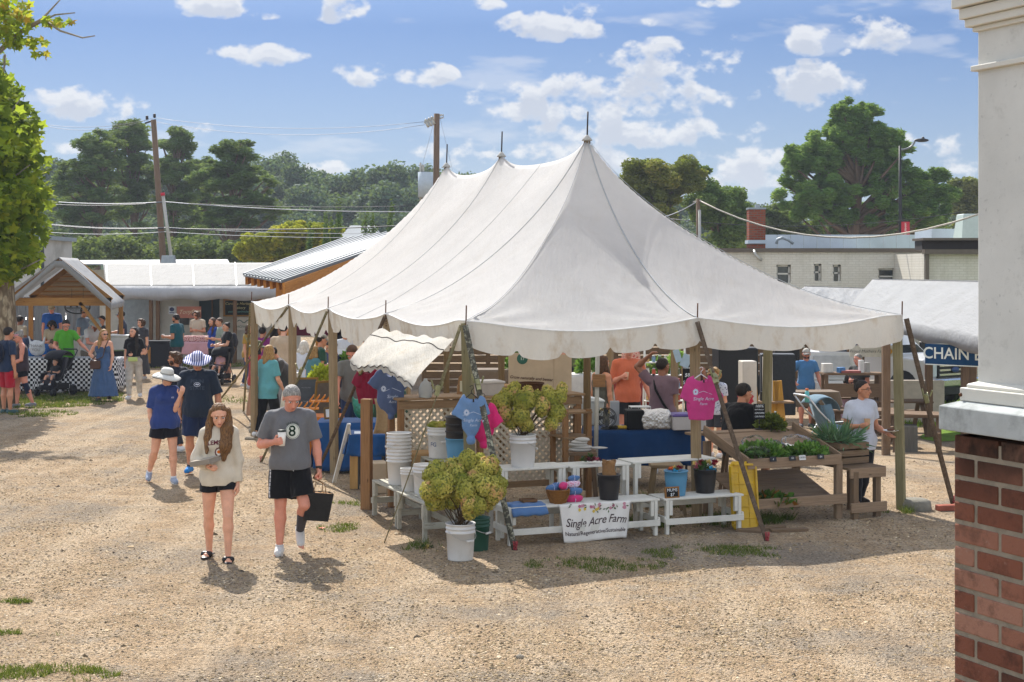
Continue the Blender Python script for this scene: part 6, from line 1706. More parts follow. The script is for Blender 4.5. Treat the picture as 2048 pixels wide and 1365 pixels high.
greens('potted_plant','bushy light green potted plant under the tent behind the second post',at(700,738,27),.2,.2,.3,700,.07,'plant',seed=12);greens('potted_plant','low yellow-green plants on the ground behind the second post',at(642,760,27),.2,.2,.25,600,.07,'plant',mat=leafmat('yellowgreen','#7f8a20','#b8c23c','#c9c95a',.3),seed=13)
box3('crate_stack','stacked black produce crates under the back of the tent',Vector((-2.9,26.6,0)),(.6,.45,.95),.2,M('crate_black','#15171a',.5,.3,.3,20),'crates')
box3('crate_stack','tall pile of dark crates seen past the middle front post',at(1470,790,30)*1+Vector((0,0,-.55)),(.8,.6,1.5),.1,M('crate_black','#15171a'),'crates')
box3('crate_stack','dark plastic crates stacked under the far right of the tent',at(1555,790,31)+Vector((0,0,-.4)),(.7,.5,1.25),-.1,M('crate_dark','#23272b',.5,.3,.3,20),'crates')
box3('storage_tote','white open-front cabinet behind the seated man in black',at(1495,800,25)+Vector((0,0,-.1)),(.24,.3,.75),.1,M('panel_pale','#c0b9ae',.6,.2,.06),'cabinet')
box3('storage_tote','narrow pale board standing right of the greenish post',at(1535,790,24.5)+Vector((0,0,-.1)),(.16,.05,.72),.1,M('panel_pale','#c0b9ae'),'board')
t=thing('wooden_display','yellow pine A-shaped display rack with a shelf behind the seated man','rack',ground(1552,935)+Vector((0,1.2,0)),.1);PN=wood('pine_yellow','#a57a34','#c09348')
for x in(-.22,.22):
 mb=MB();mb.bar((x-.13,0,0),(x-.02,0,1.3),.14,.04);mb.bar((x+.15,0,0),(x+.02,0,1.3),.14,.04);mb.build('side_frame',PN,t)
mb=MB();mb.box((.05,-.05,.95),(.85,.3,.03));mb.build('shelf',CEDG,t);mb=MB();mb.box((.0,-.06,1.05),(.14,.04,.16));mb.build('card',M('card_black','#17181a'),t)
t=thing('round_sign','red round starburst sign with a white number','sign',at(1491,798,22.5));mb=MB();n=24;mb.prism([((.13 if k%2 else.105)*math.cos(k*2*PI/n),(.16 if k%2 else.13)*math.sin(k*2*PI/n))for k in range(n)],-.01,.01,Matrix.Rotation(PI/2,3,'X'));mb.build('disc',M('sign_red','#b5283a',.5),t);put_text('lettering','31',.12,(0,-.012,0),(1,0,0),(0,0,1),M('ink_w','#e0e4da'),t,False)
mb=MB();mb.bar((0,.02,-.95),(0,.02,0),.03);mb.build('stake',CED,t)
t=thing('display_rack','white stepped rack of small jars and cards behind the pink shirt','rack',ground(1368,900)+Vector((0,3.0,0)),.05)
mb=MB()
for x in(-.4,.4):mb.bar((x,0,0),(x,.25,1.75),.03);mb.bar((x,.5,0),(x,.25,1.75),.03)
mb.build('frame',M('white_gloss','#cfcfca'),t)
for z in(.6,.85,1.1,1.35):mb=MB();mb.box((0,z*.14,z),(.85,.2,.02));mb.build('shelf',M('white_gloss','#cfcfca'),t)
JC=['#b5482c','#c9c2b2','#6b8aa5','#8a2c30','#d8d4c8','#4a5a34','#c29a5c']
for z in(.6,.85,1.1,1.35):
 for k in range(7):
  x=-.36+k*.12;o=thing('jar',['small jar on the white stepped rack in row %s'%{.6:'one from the floor',.85:'two from the floor',1.1:'three from the floor',1.35:'four, the top row'}[z]][0],'jar',t.location+Vector((x,z*.14-.03,z+.01)),0,'jars on the white rack, row %d'%(int(z*4)-1))
  mb=MB();mb.lathe([(.035,0),(.037,.08),(.028,.1),(.028,.11)],(0,0,0),10);mb.build('glass',M('jar'+JC[(k*3+int(z*10))%7],JC[(k*3+int(z*10))%7],.3,.5,.1),o);mb=MB();mb.lathe([(.031,.11),(.031,.13)],(0,0,0),10);mb.build('lid',M('lid_grey','#b5b5b0',.3,metal=.5),o)
for k,(px,py,D,w,h,ro)in enumerate([(1372,722,23,.14,.2,.4),(1355,712,23.5,.1,.2,-.3)]):
 t=thing('hanging_card',['tilted pale blue card hanging above the white rack','narrow white card hanging beside the pale blue one'][k],'card',at(px,py,D));mb=MB();mb.box((0,0,0),(w,.01,h),Matrix.Rotation(ro,3,'Y'));mb.build('card',M('card_blue','#9fb6c6',.5),t);mb=MB();mb.tube([(0,0,h*.45),(0,0,.32)],.003,4);mb.build('string',M('string','#777777'),t)
board_sign('chalkboard','small framed price board behind the bare-shouldered woman',at(1375,792,24.5),.1,.18,.55,['Honey','$8','Soap','$6'],.08,frame='#8a7350',lean=.1)
greens('flower_vase','white and green mixed flowers in the middle of the tent',at(1352,735,25),.14,.14,.3,500,.06,'flowers',mat=leafmat('wflower','#4a7a2c','#9fc26a','#e0e4d8',.3),seed=15)
pw=Vector((.399,-.917,0));pq=Vector((.917,.399,0));PC=Vector((1.352,4.6,0));PR=Matrix((pq,-pw,Vector((0,0,1)))).transposed();PRz=math.atan2(pq.y,pq.x)
def brickmat():
 m,nt,out=newmat('pier_brick');v=coords(nt);at_=N(nt,'ShaderNodeAttribute',attribute_name='var')
 c=ramp(nt,at_.outputs['Fac'],[(0,C('#50352b')),(.3,C('#6f4536')),(.65,C('#80513f')),(1,C('#9c7461'))])
 c=mix(nt,c,C('#33261f'),ramp(nt,noise(nt,v,14,6,.7),[(.5,g(0)),(.75,g(.8))]))
 c=mix(nt,c,C('#a8988a'),ramp(nt,noise(nt,v,45,5,.75),[(.62,g(0)),(.75,g(.5))]))
 gr=N(nt,'ShaderNodeSeparateXYZ');nt.links.new(v,gr.inputs[0])
 st=mth_(nt,'MULTIPLY',ramp(nt,gr.outputs['Z'],[(0,g(0)),(1,g(1))]),1.0)
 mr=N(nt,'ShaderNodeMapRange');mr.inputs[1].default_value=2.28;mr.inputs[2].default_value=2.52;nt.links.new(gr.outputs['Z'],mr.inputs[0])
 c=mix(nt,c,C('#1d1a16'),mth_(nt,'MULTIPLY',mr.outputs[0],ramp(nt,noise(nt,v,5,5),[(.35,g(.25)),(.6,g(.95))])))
 principled(nt,out,c,.9,.15,bump(nt,mth_(nt,'ADD',noise(nt,v,70,6,.7),noise(nt,v,16,4)),.55,.008));return m
pier=thing('brick_pier','red brick pier with stone cap carrying a white square column at the right edge','pier',PC)
bv_,bf_,bvar=[],[],[]
mb=MB();varl=[]
L_=.62;ch=.0677;nb_=int(2.55/ch)+1
for r in range(nb_):
 z=2.552-(r+.5)*ch;off=.5*(r%2)
 for side in range(4):
  ax,ay=[((0,0),(0,-1)),((0,-L_),(1,0)),((L_,-L_),(0,1)),((L_,0),(-1,0))][side]
  x=-off*.204 if True else 0;s=0;k=0
  s=0;first=.1 if(r+side)%2 else.204
  while s<L_-.02:
   ln=min(first if k==0 else.204,L_-s);k+=1
   if ln>.03:
    cx=ax[0]+ay[0]*(s+ln/2);cy=ax[1]+ay[1]*(s+ln/2)
    inw=(-ay[1],ay[0]);cx+=inw[0]*.045;cy+=inw[1]*.045
    j=random.uniform(-.0015,.0015)
    p=PC+pq*(cx+inw[0]*j)+(-pw)*(cy+inw[1]*j)+Vector((0,0,z))
    size=(.09,ln-.014,ch-.0145)if side in(0,2)else(ln-.014,.09,ch-.0145)
    n0=len(mb.f);mb.box(p,size,PR);vv0=random.random();varl+=[vv0]*(len(mb.f)-n0)
   s+=ln
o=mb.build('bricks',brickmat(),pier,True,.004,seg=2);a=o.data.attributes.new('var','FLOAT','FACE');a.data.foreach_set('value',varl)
mid=PC+pq*(L_/2)+pw*(L_/2)
mb=MB();mb.box(mid+Vector((0,0,1.265)),(L_-.008,L_-.008,2.53),PR);mb.build('mortar',M('mortar','#8c8272',.95,.1,.2,20,.6,.01),pier,True)
STONE=M('cap_stone','#a9adab',.85,.2,.12,9,.35,.006,dirt='#454840')
def ring(z0,z1,e,mat,name,chamf=0):
 mb=MB();s_=L_+2*e
 mb.box(mid+Vector((0,0,(z0+z1)/2)),(s_,s_,z1-z0),PR)
 if chamf:
  n=len(mb.v);mb.box(mid+Vector((0,0,z1+chamf/2)),(s_-.002,s_-.002,chamf),PR,taper=(s_-chamf*5.5)/s_)
 return mb.build(name,mat,pier,True,.003,seg=2)
ring(2.56,2.633,.03,STONE,'stone_cap',.016)
mb=MB();mb.box(mid+Vector((0,0,2.655)),(L_+.012-.05,L_+.012-.05,.004),PR)
CWH=M('column_white','#c9c7bf',.6,.25,.05,6,.25,.004,dirt='#8f8d85');CWC=M('column_trim','#c8c5ba',.55,.3,.04,6,.1)
ring(2.650,2.690,-.014,CWC,'base_moulding');ring(2.690,2.701,-.028,CWC,'base_moulding',.014)
def spk():
 m,nt,out=newmat('column_speckled');v=coords(nt);c=ramp(nt,noise(nt,v,4,4),[(.3,C('#bdbcb5')),(.7,C('#cbcac3'))])
 c=mix(nt,c,C('#77766f'),ramp(nt,noise(nt,v,55,4,.6),[(.63,g(0)),(.74,g(.45))]));c=mix(nt,c,C('#8d8c84'),ramp(nt,noise(nt,v,9,7,.8),[(.55,g(0)),(.75,g(.5))]))
 principled(nt,out,c,.7,.2,bump(nt,noise(nt,v,90,3),.2,.003));return m
ring(2.70,3.90,-.052,spk(),'column_shaft');ring(3.655,3.672,-.036,CWC,'neck_ring');ring(3.79,3.815,-.024,CWC,'capital_moulding',0);ring(3.815,3.848,-.012,CWC,'capital_moulding');ring(3.85,3.9,.004,CWC,'capital_moulding')
ring(3.775,3.79,-.04,CWC,'capital_moulding')
mb=MB();mb.ell(PC+pw*.02-pq*-.013+Vector((0,0,2.668)),(.006,.006,.006));mb.build('nail_head',M('rust','#5b3a26'),pier,True)
def slab(p,th=.04):
 """four corners (counter-clockwise from above) thickened downwards"""
 m=MB();return slab_(m,p,th)
def slab_(m,p,th,mi=0):
 q=[Vector(x)for x in p];lo=[x-Vector((0,0,th))for x in q]
 L1,L2=(q[1]-q[0]).length,(q[3]-q[0]).length
 m.add(q+lo,[(0,1,2,3),(7,6,5,4),(0,4,5,1),(1,5,6,2),(2,6,7,3),(3,7,4,0)],mi,[[(0,0),(0,L1),(L2,L1),(L2,0)]]*2+[[(0,0),(0,.1),(.1,.1),(.1,0)]]*4)
 return m
TARP=canvasmat('tarp_white','#b2b3b4','#86837a',.4,.45,1.5,.4)
def metalroof(name,col,rib=.2,dark='#5d6468'):
 m,nt,out=newmat(name);uv=coords(nt,'UV');w_=N(nt,'ShaderNodeTexWave',bands_direction='Y',i_Scale=1/rib/3.18);nt.links.new(uv,w_.inputs['Vector'])
 c=mix(nt,C(col),sc(C(col),.9),noise(nt,coords(nt),1.5,5));c=mix(nt,c,C(dark),ramp(nt,w_.outputs['Fac'],[(.86,g(0)),(.93,g(.8))]))
 principled(nt,out,c,.4,.5,bump(nt,w_.outputs['Fac'],.5,.02),metal=.0);MATS[name]=m;return m
WHW=M('wall_white','#b9b6ad',.85,.15,.07,2,.3,.01,dirt='#8f8a7e')
LG=at(22,640,38.2);gx0=-12.75;gx1=-10.15;gy0=38.0;gy1=42.0;zE,zR=2.22,3.36;gm=-11.45
t=thing('gable_canopy','white tarp gable canopy with timber frame over the farm table on the left','canopy',(gm,gy0,0));PNW=wood('pine_frame','#8a6238','#ab8048')
def roofsheet(p0,p1,p2,p3,amp=.03,n=26,m=14,drop=0):
 rows=[]
 for i in range(n):
  u=i/(n-1);row=[]
  for j in range(m):
   v=j/(m-1);p=Vector(p0).lerp(Vector(p1),u).lerp(Vector(p3).lerp(Vector(p2),u),v);p.z+=.035*max(0,1-abs((u*9+.3*v)%1-.5)*14)*math.sin(PI*v)**.5+amp*(math.sin(u*23+v*3)*.35+math.sin(u*9+1)*.6)*math.sin(PI*v)-.02*v
   row.append(p)
  if drop:row.append(row[-1]+Vector((0,0,-drop-.02*math.sin(u*40))))
  rows.append(row)
 return rows
mb=MB();mb.sheet(roofsheet((gm,gy0-.25,zR),(gm,gy1,zR),(gx1,gy1,zE),(gx1,gy0-.25,zE),drop=.16),.01);mb.sheet(roofsheet((gm,gy1,zR),(gm,gy0-.25,zR),(gx0-.2,gy0-.25,zE+.12),(gx0-.2,gy1,zE+.12),drop=.1),.01)
mb.sheet([[Vector((x,gy0-.27,z))for z in(zR-abs(x-gm)*.86,zR-abs(x-gm)*.86-.17)]for x in np.linspace(gx0-.2,gx1,15)],.01);mb.build('tarp',TARP,t,True)
for x in(gx0,gx1-.08):
 for y in(gy0,gy1):mb=MB();mb.bar((x,y,0),(x,y,zE),.12);mb.build('post',PNW,t,True)
mb=MB()
for y in(gy0,gy1-.1):mb.bar((gx0,y,zE+.02),(gx1,y,zE+.02),.06,.2);mb.bar((gx0,y,zE+.05),(gm,y,zR-.08),.06,.14);mb.bar((gx1,y,zE+.05),(gm,y,zR-.08),.06,.14)
mb.bar((gx1-.1,gy0,1.3),(gx1-.8,gy0,zE),.06,.08)
for k in range(6):z=zE+.22+k*.14;hw=(zR-z)/.9;mb.bar((gm-hw,gy1-.2,z),(gm+hw,gy1-.2,z),.04,.05)
mb.build('timber_frame',PNW,t,True)
mb=MB();
mb.add([(gx0,gy1-.02,zE+.1),(gx1,gy1-.02,zE+.1),(gm,gy1-.02,zR-.05)],[(0,1,2)]);mb.build('gable_panel',metalroof('corrugated','#cdbb9a',.12,'#9a8462'),t,True)
for ch_ in t.children:
 for v_ in ch_.data.vertices:v_.co.x-=v_.co.y*.18
def gingham():
 m,nt,out=newmat('gingham');v=coords(nt,'Object');ck=N(nt,'ShaderNodeTexChecker',i_Scale=15.5);ck.inputs[1].default_value=C('#17191f');ck.inputs[2].default_value=C('#d5d6d8')
 mp_=N(nt,'ShaderNodeMapping',i_Rotation=(0,0,0),i_Location=(.013,.011,.02));nt.links.new(v,mp_.inputs[0]);nt.links.new(mp_.outputs[0],ck.inputs[0])
 w1=N(nt,'ShaderNodeSeparateXYZ');nt.links.new(v,w1 .inputs[0]);principled(nt,out,ck.outputs[0],.8,.1);return m
covered_table('long table under black and white checked cloth at the left canopy',Vector((-11.15,37.4,0)),2.75,.8,.86,.0,gingham(),.80,seed=3)
WHB=M('cooler_white','#c9c8c2',.45,.4,.05)
box3('cooler','big white cooler behind the man in the tan shirt',Vector((-12.1,40.6,.62)),(.9,.5,.6),0,WHB,'cooler',M('cooler_lid','#d2d0ca',.4),group='white coolers')
box3('cooler','longest white cooler, behind the vendor in the dark hat',Vector((-10.95,40.9,.62)),(1.4,.55,.62),0,WHB,'cooler',M('cooler_lid','#d2d0ca'),group='white coolers')
t=thing('oval_sign','black wrought iron oval sign with cut-out animals hanging under the gable','sign',at(155,615,39.4));mb=MB()
mb.tube([(.33*math.cos(a),0,.165*math.sin(a))for a in np.linspace(0,2*PI,33)],.018,6,cap=False);mb.bar((-.3,0,-.02),(.3,0,-.02),.012,.025)
mb.build('ring',M('iron_black','#1a1a1a'),t);mb=MB();mb.prism([(-.2,0),(-.19,.06),(-.08,.08),(-.04,.11),(.0,.07),(.02,0),(-.03,0),(-.03,.03),(-.15,.03),(-.16,0)],-.006,.006,Matrix.Rotation(PI/2,3,'X'));mb.lathe([(.001,0),(.06,.01),(.05,.05),(.001,.07)],(.12,0,.05),10);mb.bar((.12,0,-.02),(.12,0,.08),.012)
mb.build('silhouette',M('iron_black','#1a1a1a'),t);put_text('lettering','MEADOWS FARM',.05,(0,-.01,-.07),(1,0,0),(0,0,1),M('iron_black','#1a1a1a'),t,False)
mb=MB();mb.bar((-.15,0,.16),(-.15,0,.5),.008);mb.bar((.15,0,.16),(.15,0,.5),.008);mb.build('chain',M('iron_black','#1a1a1a'),t)
t=thing('slat_fence','dark grey boarded fence behind the left canopy','fence',(-15.6,47,0));FG=wood('fence_grey','#585a5c','#77797a')
for k in range(11):mb=MB();mb.box((k*.25,0,1.1),(.23,.03,2.2));mb.build('board',FG,t)
for x in(0,1.3,2.6):mb=MB();mb.box((x,.06,1.15),(.1,.1,2.3));mb.build('post',FG,t)
def car(label,c,rz,col,kind='car',L=4.6,W_=1.85,H=1.55,truck=False,lift=0):
 t=thing('pickup_truck' if truck else 'parked_car',label,'truck' if truck else 'car',c,rz);P_=M('paint_'+col,col,.22,.6,.03,3,0);GL=M('car_glass','#1b2126',.08,.8,.05,bmp=0);BK=M('trim_black','#141416',.5);CHR=M('chrome','#b9bcc0',.2,.8,metal=.9)
 a=H/1.55
 if truck:body=[(-2.75,.55),(-2.8,1.12),(-2.6,1.28),(-1.25,1.36),(-.55,1.95),(.9,1.97),(1.15,1.35),(2.9,1.33),(2.95,.6)]
 else:body=[(-L/2,.4),(-L/2+.02,.78),(-L*.42,.9),(-L*.22,1.0),(-L*.08,1.48),(L*.25,1.5),(L*.42,1.05),(L/2,.98),(L/2,.42)]
 lo=[(x,z)for x,z in body];R=Matrix.Rotation(PI/2,3,'X');w=W_/2
 belt=1.34 if truck else 1.0
 low=[(x,min(z,belt))for x,z in body]
 mb=MB();mb.prism([(x,z+lift)for x,z in low][::-1],-w,w,R);mb.build('body',P_,t,bevel=.06,seg=3)
 cabin=[(x,z)for x,z in body if z>belt+.02];x0=(-1.25 if truck else-L*.22);x1=(1.15 if truck else L*.42)
 mb=MB();pol=[(x0,belt-.02)]+cabin+[(x1,belt-.02)];n=len(pol)
 V=[Vector((x,s*w*(.98 if z<belt+.01 else.8),z+lift))for s in(-1,1)for x,z in pol];mb.add(V,[tuple(range(n)),tuple(range(n,2*n))[::-1]]+[(i,n+i,n+(i+1)%n,(i+1)%n)for i in range(n)]);mb.build('cabin',P_,t,bevel=.03,seg=2)
 c1,c2=cabin[0],cabin[-1]
 def glass(nm,pts):mb=MB();mb.add(pts,[tuple(range(len(pts)))]);mb.build(nm,GL,t)
 f=lambda x,z,s,k:Vector((x,s*w*k,z+lift))
 glass('windshield',[f(x0+.06-.02,belt+.03,-1,.9),f(x0+.06-.02,belt+.03,1,.9),f(c1[0]-.03,c1[1]-.05,1,.76),f(c1[0]-.03,c1[1]-.05,-1,.76)])
 for s in(-1,1):glass('side_window',[f(x0+.25,belt+.03,s,.985),f(x1-.15,belt+.03,s,.985),f(c2[0]-.05,c2[1]-.07,s,.835),f(c1[0]+.08,c1[1]-.07,s,.835)])
 for x in((-1.95,1.85)if truck else(-L*.31,L*.3)):
  r=.42 if truck else.33
  for s in(-1,1):
   wh=bpy.data.objects.new('wheel',None);mb=MB();Rw=Matrix.Rotation(PI/2,3,'X');mb.lathe([(r*.6,-.1),(r*.95,-.11),(r,-.08),(r,.08),(r*.95,.11),(r*.6,.1)],(x,s*(w-.1),r),26,cap=False,R=Rw);tw=mb.build('wheel',BK,t)
   mb=MB();mb.lathe([(.001,-.1),(r*.3,-.1),(r*.6,-.07),(r*.6,.07),(r*.3,.1),(.001,.1)],(x,s*(w-.1),r),16,cap=False,R=Rw);mb.build('rim',CHR,tw);bpy.data.objects.remove(wh)
   mb=MB();mb.lathe([(.001,0),(r*1.16,0),(r*1.16,.02),(.001,.02)],(x,s*(w-.005),r+.06),22,cap=False,R=Matrix.Rotation(-s*PI/2,3,'X'));mb.build('wheel_arch',BK,t)
 fx=body[0][0]
 if truck:
  mb=MB();mb.box((-2.83,0,1.0),(.06,1.25,.42));mb.build('grille',BK,t)
  for z in(.88,1.0,1.12):mb=MB();mb.box((-2.88,0,z),(.05,1.2,.05));mb.build('grille_bar',CHR,t)
  mb=MB();mb.ell((-2.92,0,1.0),(.02,.16,.07));mb.build('badge',M('badge_blue','#1f3a6e',.3),t)
  mb=MB();mb.box((-2.85,0,.66),(.25,2.0,.22));mb.build('bumper',CHR,t,bevel=.04);mb=MB();mb.box((-2.84,0,.45),(.2,1.8,.2));mb.build('air_dam',BK,t)
  for s in(-1,1):mb=MB();mb.box((-2.80,s*.79,1.0),(.12,.28,.36));mb.build('headlight',M('lamp_glass','#b8bec4',.1,.8),t,bevel=.03);mb=MB();mb.box((-2.78,s*.94,1.0),(.16,.05,.34));mb.build('turn_lamp',M('amber','#b8661c',.3),t)
  for s in(-1,1):mb=MB();mb.box((-.9,s*1.12,1.5),(.12,.2,.3));mb.build('mirror',BK,t,bevel=.03)
 else:
  for s in(-1,1):mb=MB();mb.box((-L/2+.03,s*w*.72,.72),(.1,.34,.13));mb.build('headlight',M('lamp_glass','#b8bec4'),t,bevel=.02);mb=MB();mb.box((L/2-.02,s*w*.75,.82),(.08,.3,.14));mb.build('tail_light',M('tail_red','#8a1a1a',.3),t,bevel=.02)
 return t
car('maroon car parked behind the dark boarded fence, right one',(-17.0,55,.5),1.75,'#4a1a1e');car('white car parked beyond the dark boarded fence, left one',(-19.6,56,.5),1.75,'#b9bcbe')
t=thing('market_shed','long low white shed with pale plastic-covered roof behind the left stalls','building',(-10,50,0));SHR=canvasmat('shed_roof','#878683','#6f6b62',.45,.15,.8,.5)
P=lambda px,py,D:at(px,py,D)
mb=MB();rows=roofsheet(P(206,529,55),P(572,527,55),P(575,573,48.6),P(212,574,48.6),.02,40,12);mb.sheet(rows,.03);mb.build('roof',SHR,t,True)
mb=MB();mb.sheet([[P(212+(575-212)*u,573,48.5),P(214+(575-214)*u,586+1.5*math.sin(u*40),48.4),P(214+(575-214)*u,600+2*math.sin(u*27),48.45)]for u in np.linspace(0,1,60)],.02);mb.build('valance',canvasmat('shed_valance','#a9aaac','#8a8a86',.3,.1),t,True)
mb=MB()
for px in(212,300,385,470,575):mb.bar(P(px,528,55)+Vector((0,0,.05)),P(px+3,574,48.6)+Vector((0,0,.03)),.05,.03)
mb.build('roof_seam',M('seam_pale','#c0c0bb',.6),t,True)
x0,x1=P(205,600,51).x,P(600,600,51).x
mb=MB();mb.box(((x0+x1)/2,51.1,1.3),(x1-x0,.2,2.6));mb.build('wall',WHW,t,True)
def onwall(name,px0,py0,px1,py1,mat,D=50.98,th=.05,par=None):a,b=P(px0,py0,D),P(px1,py1,D);mb=MB();mb.box(((a.x+b.x)/2,D-th/2,(a.z+b.z)/2),(abs(b.x-a.x),th,abs(a.z-b.z)));return mb.build(name,mat,par or t,True)
DG=M('door_dark','#17313a',.5,.3,.1);BRN=wood('trim_brown','#5a4432','#75593f')
d_=onwall('door',399,598,424,665,DG);onwall('door',426,598,440,665,DG);onwall('door_frame',424,598,426.5,668,BRN,th=.08)
onwall('door',240,600,300,680,M('door_grey','#8d9599',.5));onwall('window',360,632,378,650,M('win_dark','#20282c',.2,.6));onwall('trim_board',313,598,319,700,BRN,th=.09);onwall('trim_board',440,600,446,700,M('trim_white','#c9c6bd',.6),th=.08)
for px in(302,316,470,570):
 a=P(px,600,48.7);mb=MB();mb.bar((a.x,48.7,0),(a.x,48.7,2.45),.11);mb.build('post',BRN,t,True)
s_=thing('pink_banner','salmon pink banner with cream script on the shed wall','banner',P(378,625,49.5));mb=MB();mb.box((0,0,0),(.8,.02,.38));mb.build('cloth',M('salmon','#bc7c6c',.8,.1,.06),s_);put_text('lettering','Tonyfare',.2,(.02,-.014,.02),(1,0,.06),(0,0,1),M('ink_cream','#e0cfae',.7),s_,False,.35)
s_=thing('menu_board','wood-framed black menu board with chalk lettering on the shed wall','sign',P(489,616,50.6));mb=MB();mb.box((0,0,0),(1.3,.03,.5));mb.build('panel',M('menu_black','#1c2422',.8,.1,.2,20),s_)
mb=MB()
for(x,z,a,b)in((0,.27,1.42,.05),(0,-.27,1.42,.05),(-.68,0,.05,.5),(.68,0,.05,.5),(.3,0,.04,.5)):mb.box((x,-.02,z),(a,.05,b))
mb.build('frame',PNW,s_)
put_text('heading','Carolina Heritage',.13,(-.18,-.03,.14),(1,0,0),(0,0,1),M('chalk_yellow','#c9c08a',.8),s_,False,.2);put_text('heading','Bakery',.13,(-.15,-.03,0),(1,0,0),(0,0,1),M('chalk_yellow','#c9c08a'),s_,False,.2);put_text('lettering','pastries sandwiches',.09,(-.18,-.03,-.13),(1,0,0),(0,0,1),M('chalk_teal','#6fa8a0',.8),s_,False);put_text('lettering','coffee\n  bread\n  pies',.09,(.47,-.03,.0),(1,0,0),(0,0,1),M('chalk_teal','#6fa8a0'),s_,False)
s_=thing('small_sign','small white sign with dark picture beside the pink banner','sign',P(344,621,49.4));mb=MB();mb.box((0,0,0),(.22,.02,.26));mb.build('panel',M('poster_white','#c5cbd0'),s_);mb=MB();mb.ell((0,-.015,.03),(.08,.008,.07));mb.box((0,-.014,-.08),(.16,.006,.03));mb.build('picture',M('poster_navy','#3d4668'),s_)
s_=thing('white_sign','white board lettered with green leaves and the word Chow beneath the menu board','sign',P(493,648,50.4));mb=MB();mb.box((0,0,0),(.85,.03,.42));mb.build('panel',M('panel_pale','#c0b9ae'),s_);put_text('lettering','CHOW CHOW',.12,(0,-.02,-.1),(1,0,0),(0,0,1),M('ink_teal','#2f5f50'),s_,False);mb=MB();mb.tube([(-.3+.06*k,-.02,.08+.05*math.sin(k*1.3))for k in range(11)],.014,5);mb.build('vine',M('ink_teal','#2f5f50'),s_)
s_=box3('waste_bin','black cloth-covered bin with a wooden slat in front of the shed',P(311,712,46.8)*1,(.95,.5,.8),0,M('nylon_navy','#171c26',.8),'bin');s_.location.z=0;mb=MB();mb.box((-.15,-.27,.4),(.12,.03,.5));mb.build('slat',PNW,s_);mb=MB();mb.box((0,0,.82),(1.05,.6,.05));mb.build('lid',M('nylon_navy','#171c26'),s_)
covered_table('table under pale pink cloth in front of the shed',Vector((P(400,700,46.5).x,46.5,0)),1.45,.7,.82,0,cloth('#b58d96',.1,'tcloth'),.38,seed=8)
s_=box3('bread_display','low red and white patterned box of baked goods on the pink table',Vector((P(402,700,46.5).x,46.5,.83)),(1.05,.4,.17),0,patterned('#8c3b44','#c9a9a4',22,.4),'display')
t=thing('back_shed','long grey metal roof of another shed beyond the white one','building',(-12,60,0));mb=slab([P(140,528,61),P(460,528,61),P(455,519,66),P(150,521,66)],.05);mb.build('roof',metalroof('roof_grey','#9aa0a4',.3),t,True);mb=MB();a,b=P(150,528,62),P(450,528,62);mb.box(((a.x+b.x)/2,63.5,1.5),(b.x-a.x,3,3.1));mb.build('wall',WHW,t,True)
t=thing('roof_vent','grey sheet metal vent box on the shed roof below the leaning utility pole','vent',P(337,527,56));mb=MB();mb.box((0,0,.14),(.5,.4,.3),taper=.85);mb.build('box',M('sheet_grey','#8f979c',.5,metal=.3),t,bevel=.01)
t=thing('white_house','plain white building half hidden behind the sycamore','building',(-19.2,58,0));mb=MB();mb.box((0,0,2.1),(3.2,4,4.2));mb.build('wall',WHW,t);mb=MB();mb.box((0,0,4.25),(3.5,4.3,.15));mb.build('roof',M('sheet_grey','#8f979c'),t);mb=MB();mb.bar((1.7,-2.1,0),(1.7,-2.1,4.3),.1);mb.build('downpipe',M('pipe_dark','#2d3033'),t)
t=thing('pavilion','open timber pavilion with ribbed white metal roof behind the tent','pavilion',P(560,600,40)*1);t.location.z=0
A,B,Cc,Dd=P(487,550,37),P(563,563,34),P(900,448,46),P(690,477,50)
mb=slab([A,B,Cc,Dd],.04)
u1,u2=(Dd-A),(Cc-B)
mb.build('roof',M('roof_white','#787c7e',.4,.4,.04,2,0),t,True)
mb=MB()
for k in range(13):q=k/12;a=A.lerp(B,q)+Vector((0,0,.02));b=Dd.lerp(Cc,q)+Vector((0,0,.02));mb.bar(a,b,.035,.04)
mb.build('roof_rib',M('rib_dark','#6d7478',.5),t,True)
OR=wood('pine_orange','#a5692c','#c48a4a')
for k in range(6):q=(k+.3)/6.2;a=A.lerp(B,q);b=Dd.lerp(Cc,q);mb=MB();mb.bar(a-Vector((0,0,.15))+(b-a)*.01,b-Vector((0,0,.15)),.07,.2);mb.build('rafter',OR,t,True)
mb=MB();mb.bar(B-Vector((0,0,.17))+Vector((.05,0,0)),Cc-Vector((0,0,.17)),.06,.26);mb.build('fascia',OR,t,True)
for(px,D)in((583,35.5),(560,41)):a=P(px,560,D);mb=MB();mb.bar((a.x,D,0),(a.x,D,a.z+.1),.2);mb.build('post',OR,t,True)
a=P(640,560,38);mb=MB();mb.bar((a.x,38,0),(a.x,38,3.2),.2);mb.build('post',OR,t,True)
def paintbrick():
 m,nt,out=newmat('painted_brick');v=coords(nt);br=N(nt,'ShaderNodeTexBrick',i_Scale=1,i_Color1=C('#cdc8bb'),i_Color2=C('#c8c2b4'),i_Mortar=C('#bbb5a6'));br.inputs['Mortar Size'].default_value=.008;br.inputs['Brick Width'].default_value=.22;br.inputs['Row Height'].default_value=.075
 mp_=N(nt,'ShaderNodeMapping',i_Rotation=(PI/2,0,0));nt.links.new(v,mp_.inputs[0]);nt.links.new(mp_.outputs[0],br.inputs[0])
 c=mix(nt,br.outputs[0],C('#8f8873'),ramp(nt,noise(nt,coords(nt,'Object',(1,1,.3)),1.2,8,.7),[(.5,g(0)),(.75,g(.5))]));principled(nt,out,c,.85,.15,bump(nt,br.outputs[1],.4,.01));return m
PBM=paintbrick();BY=47.
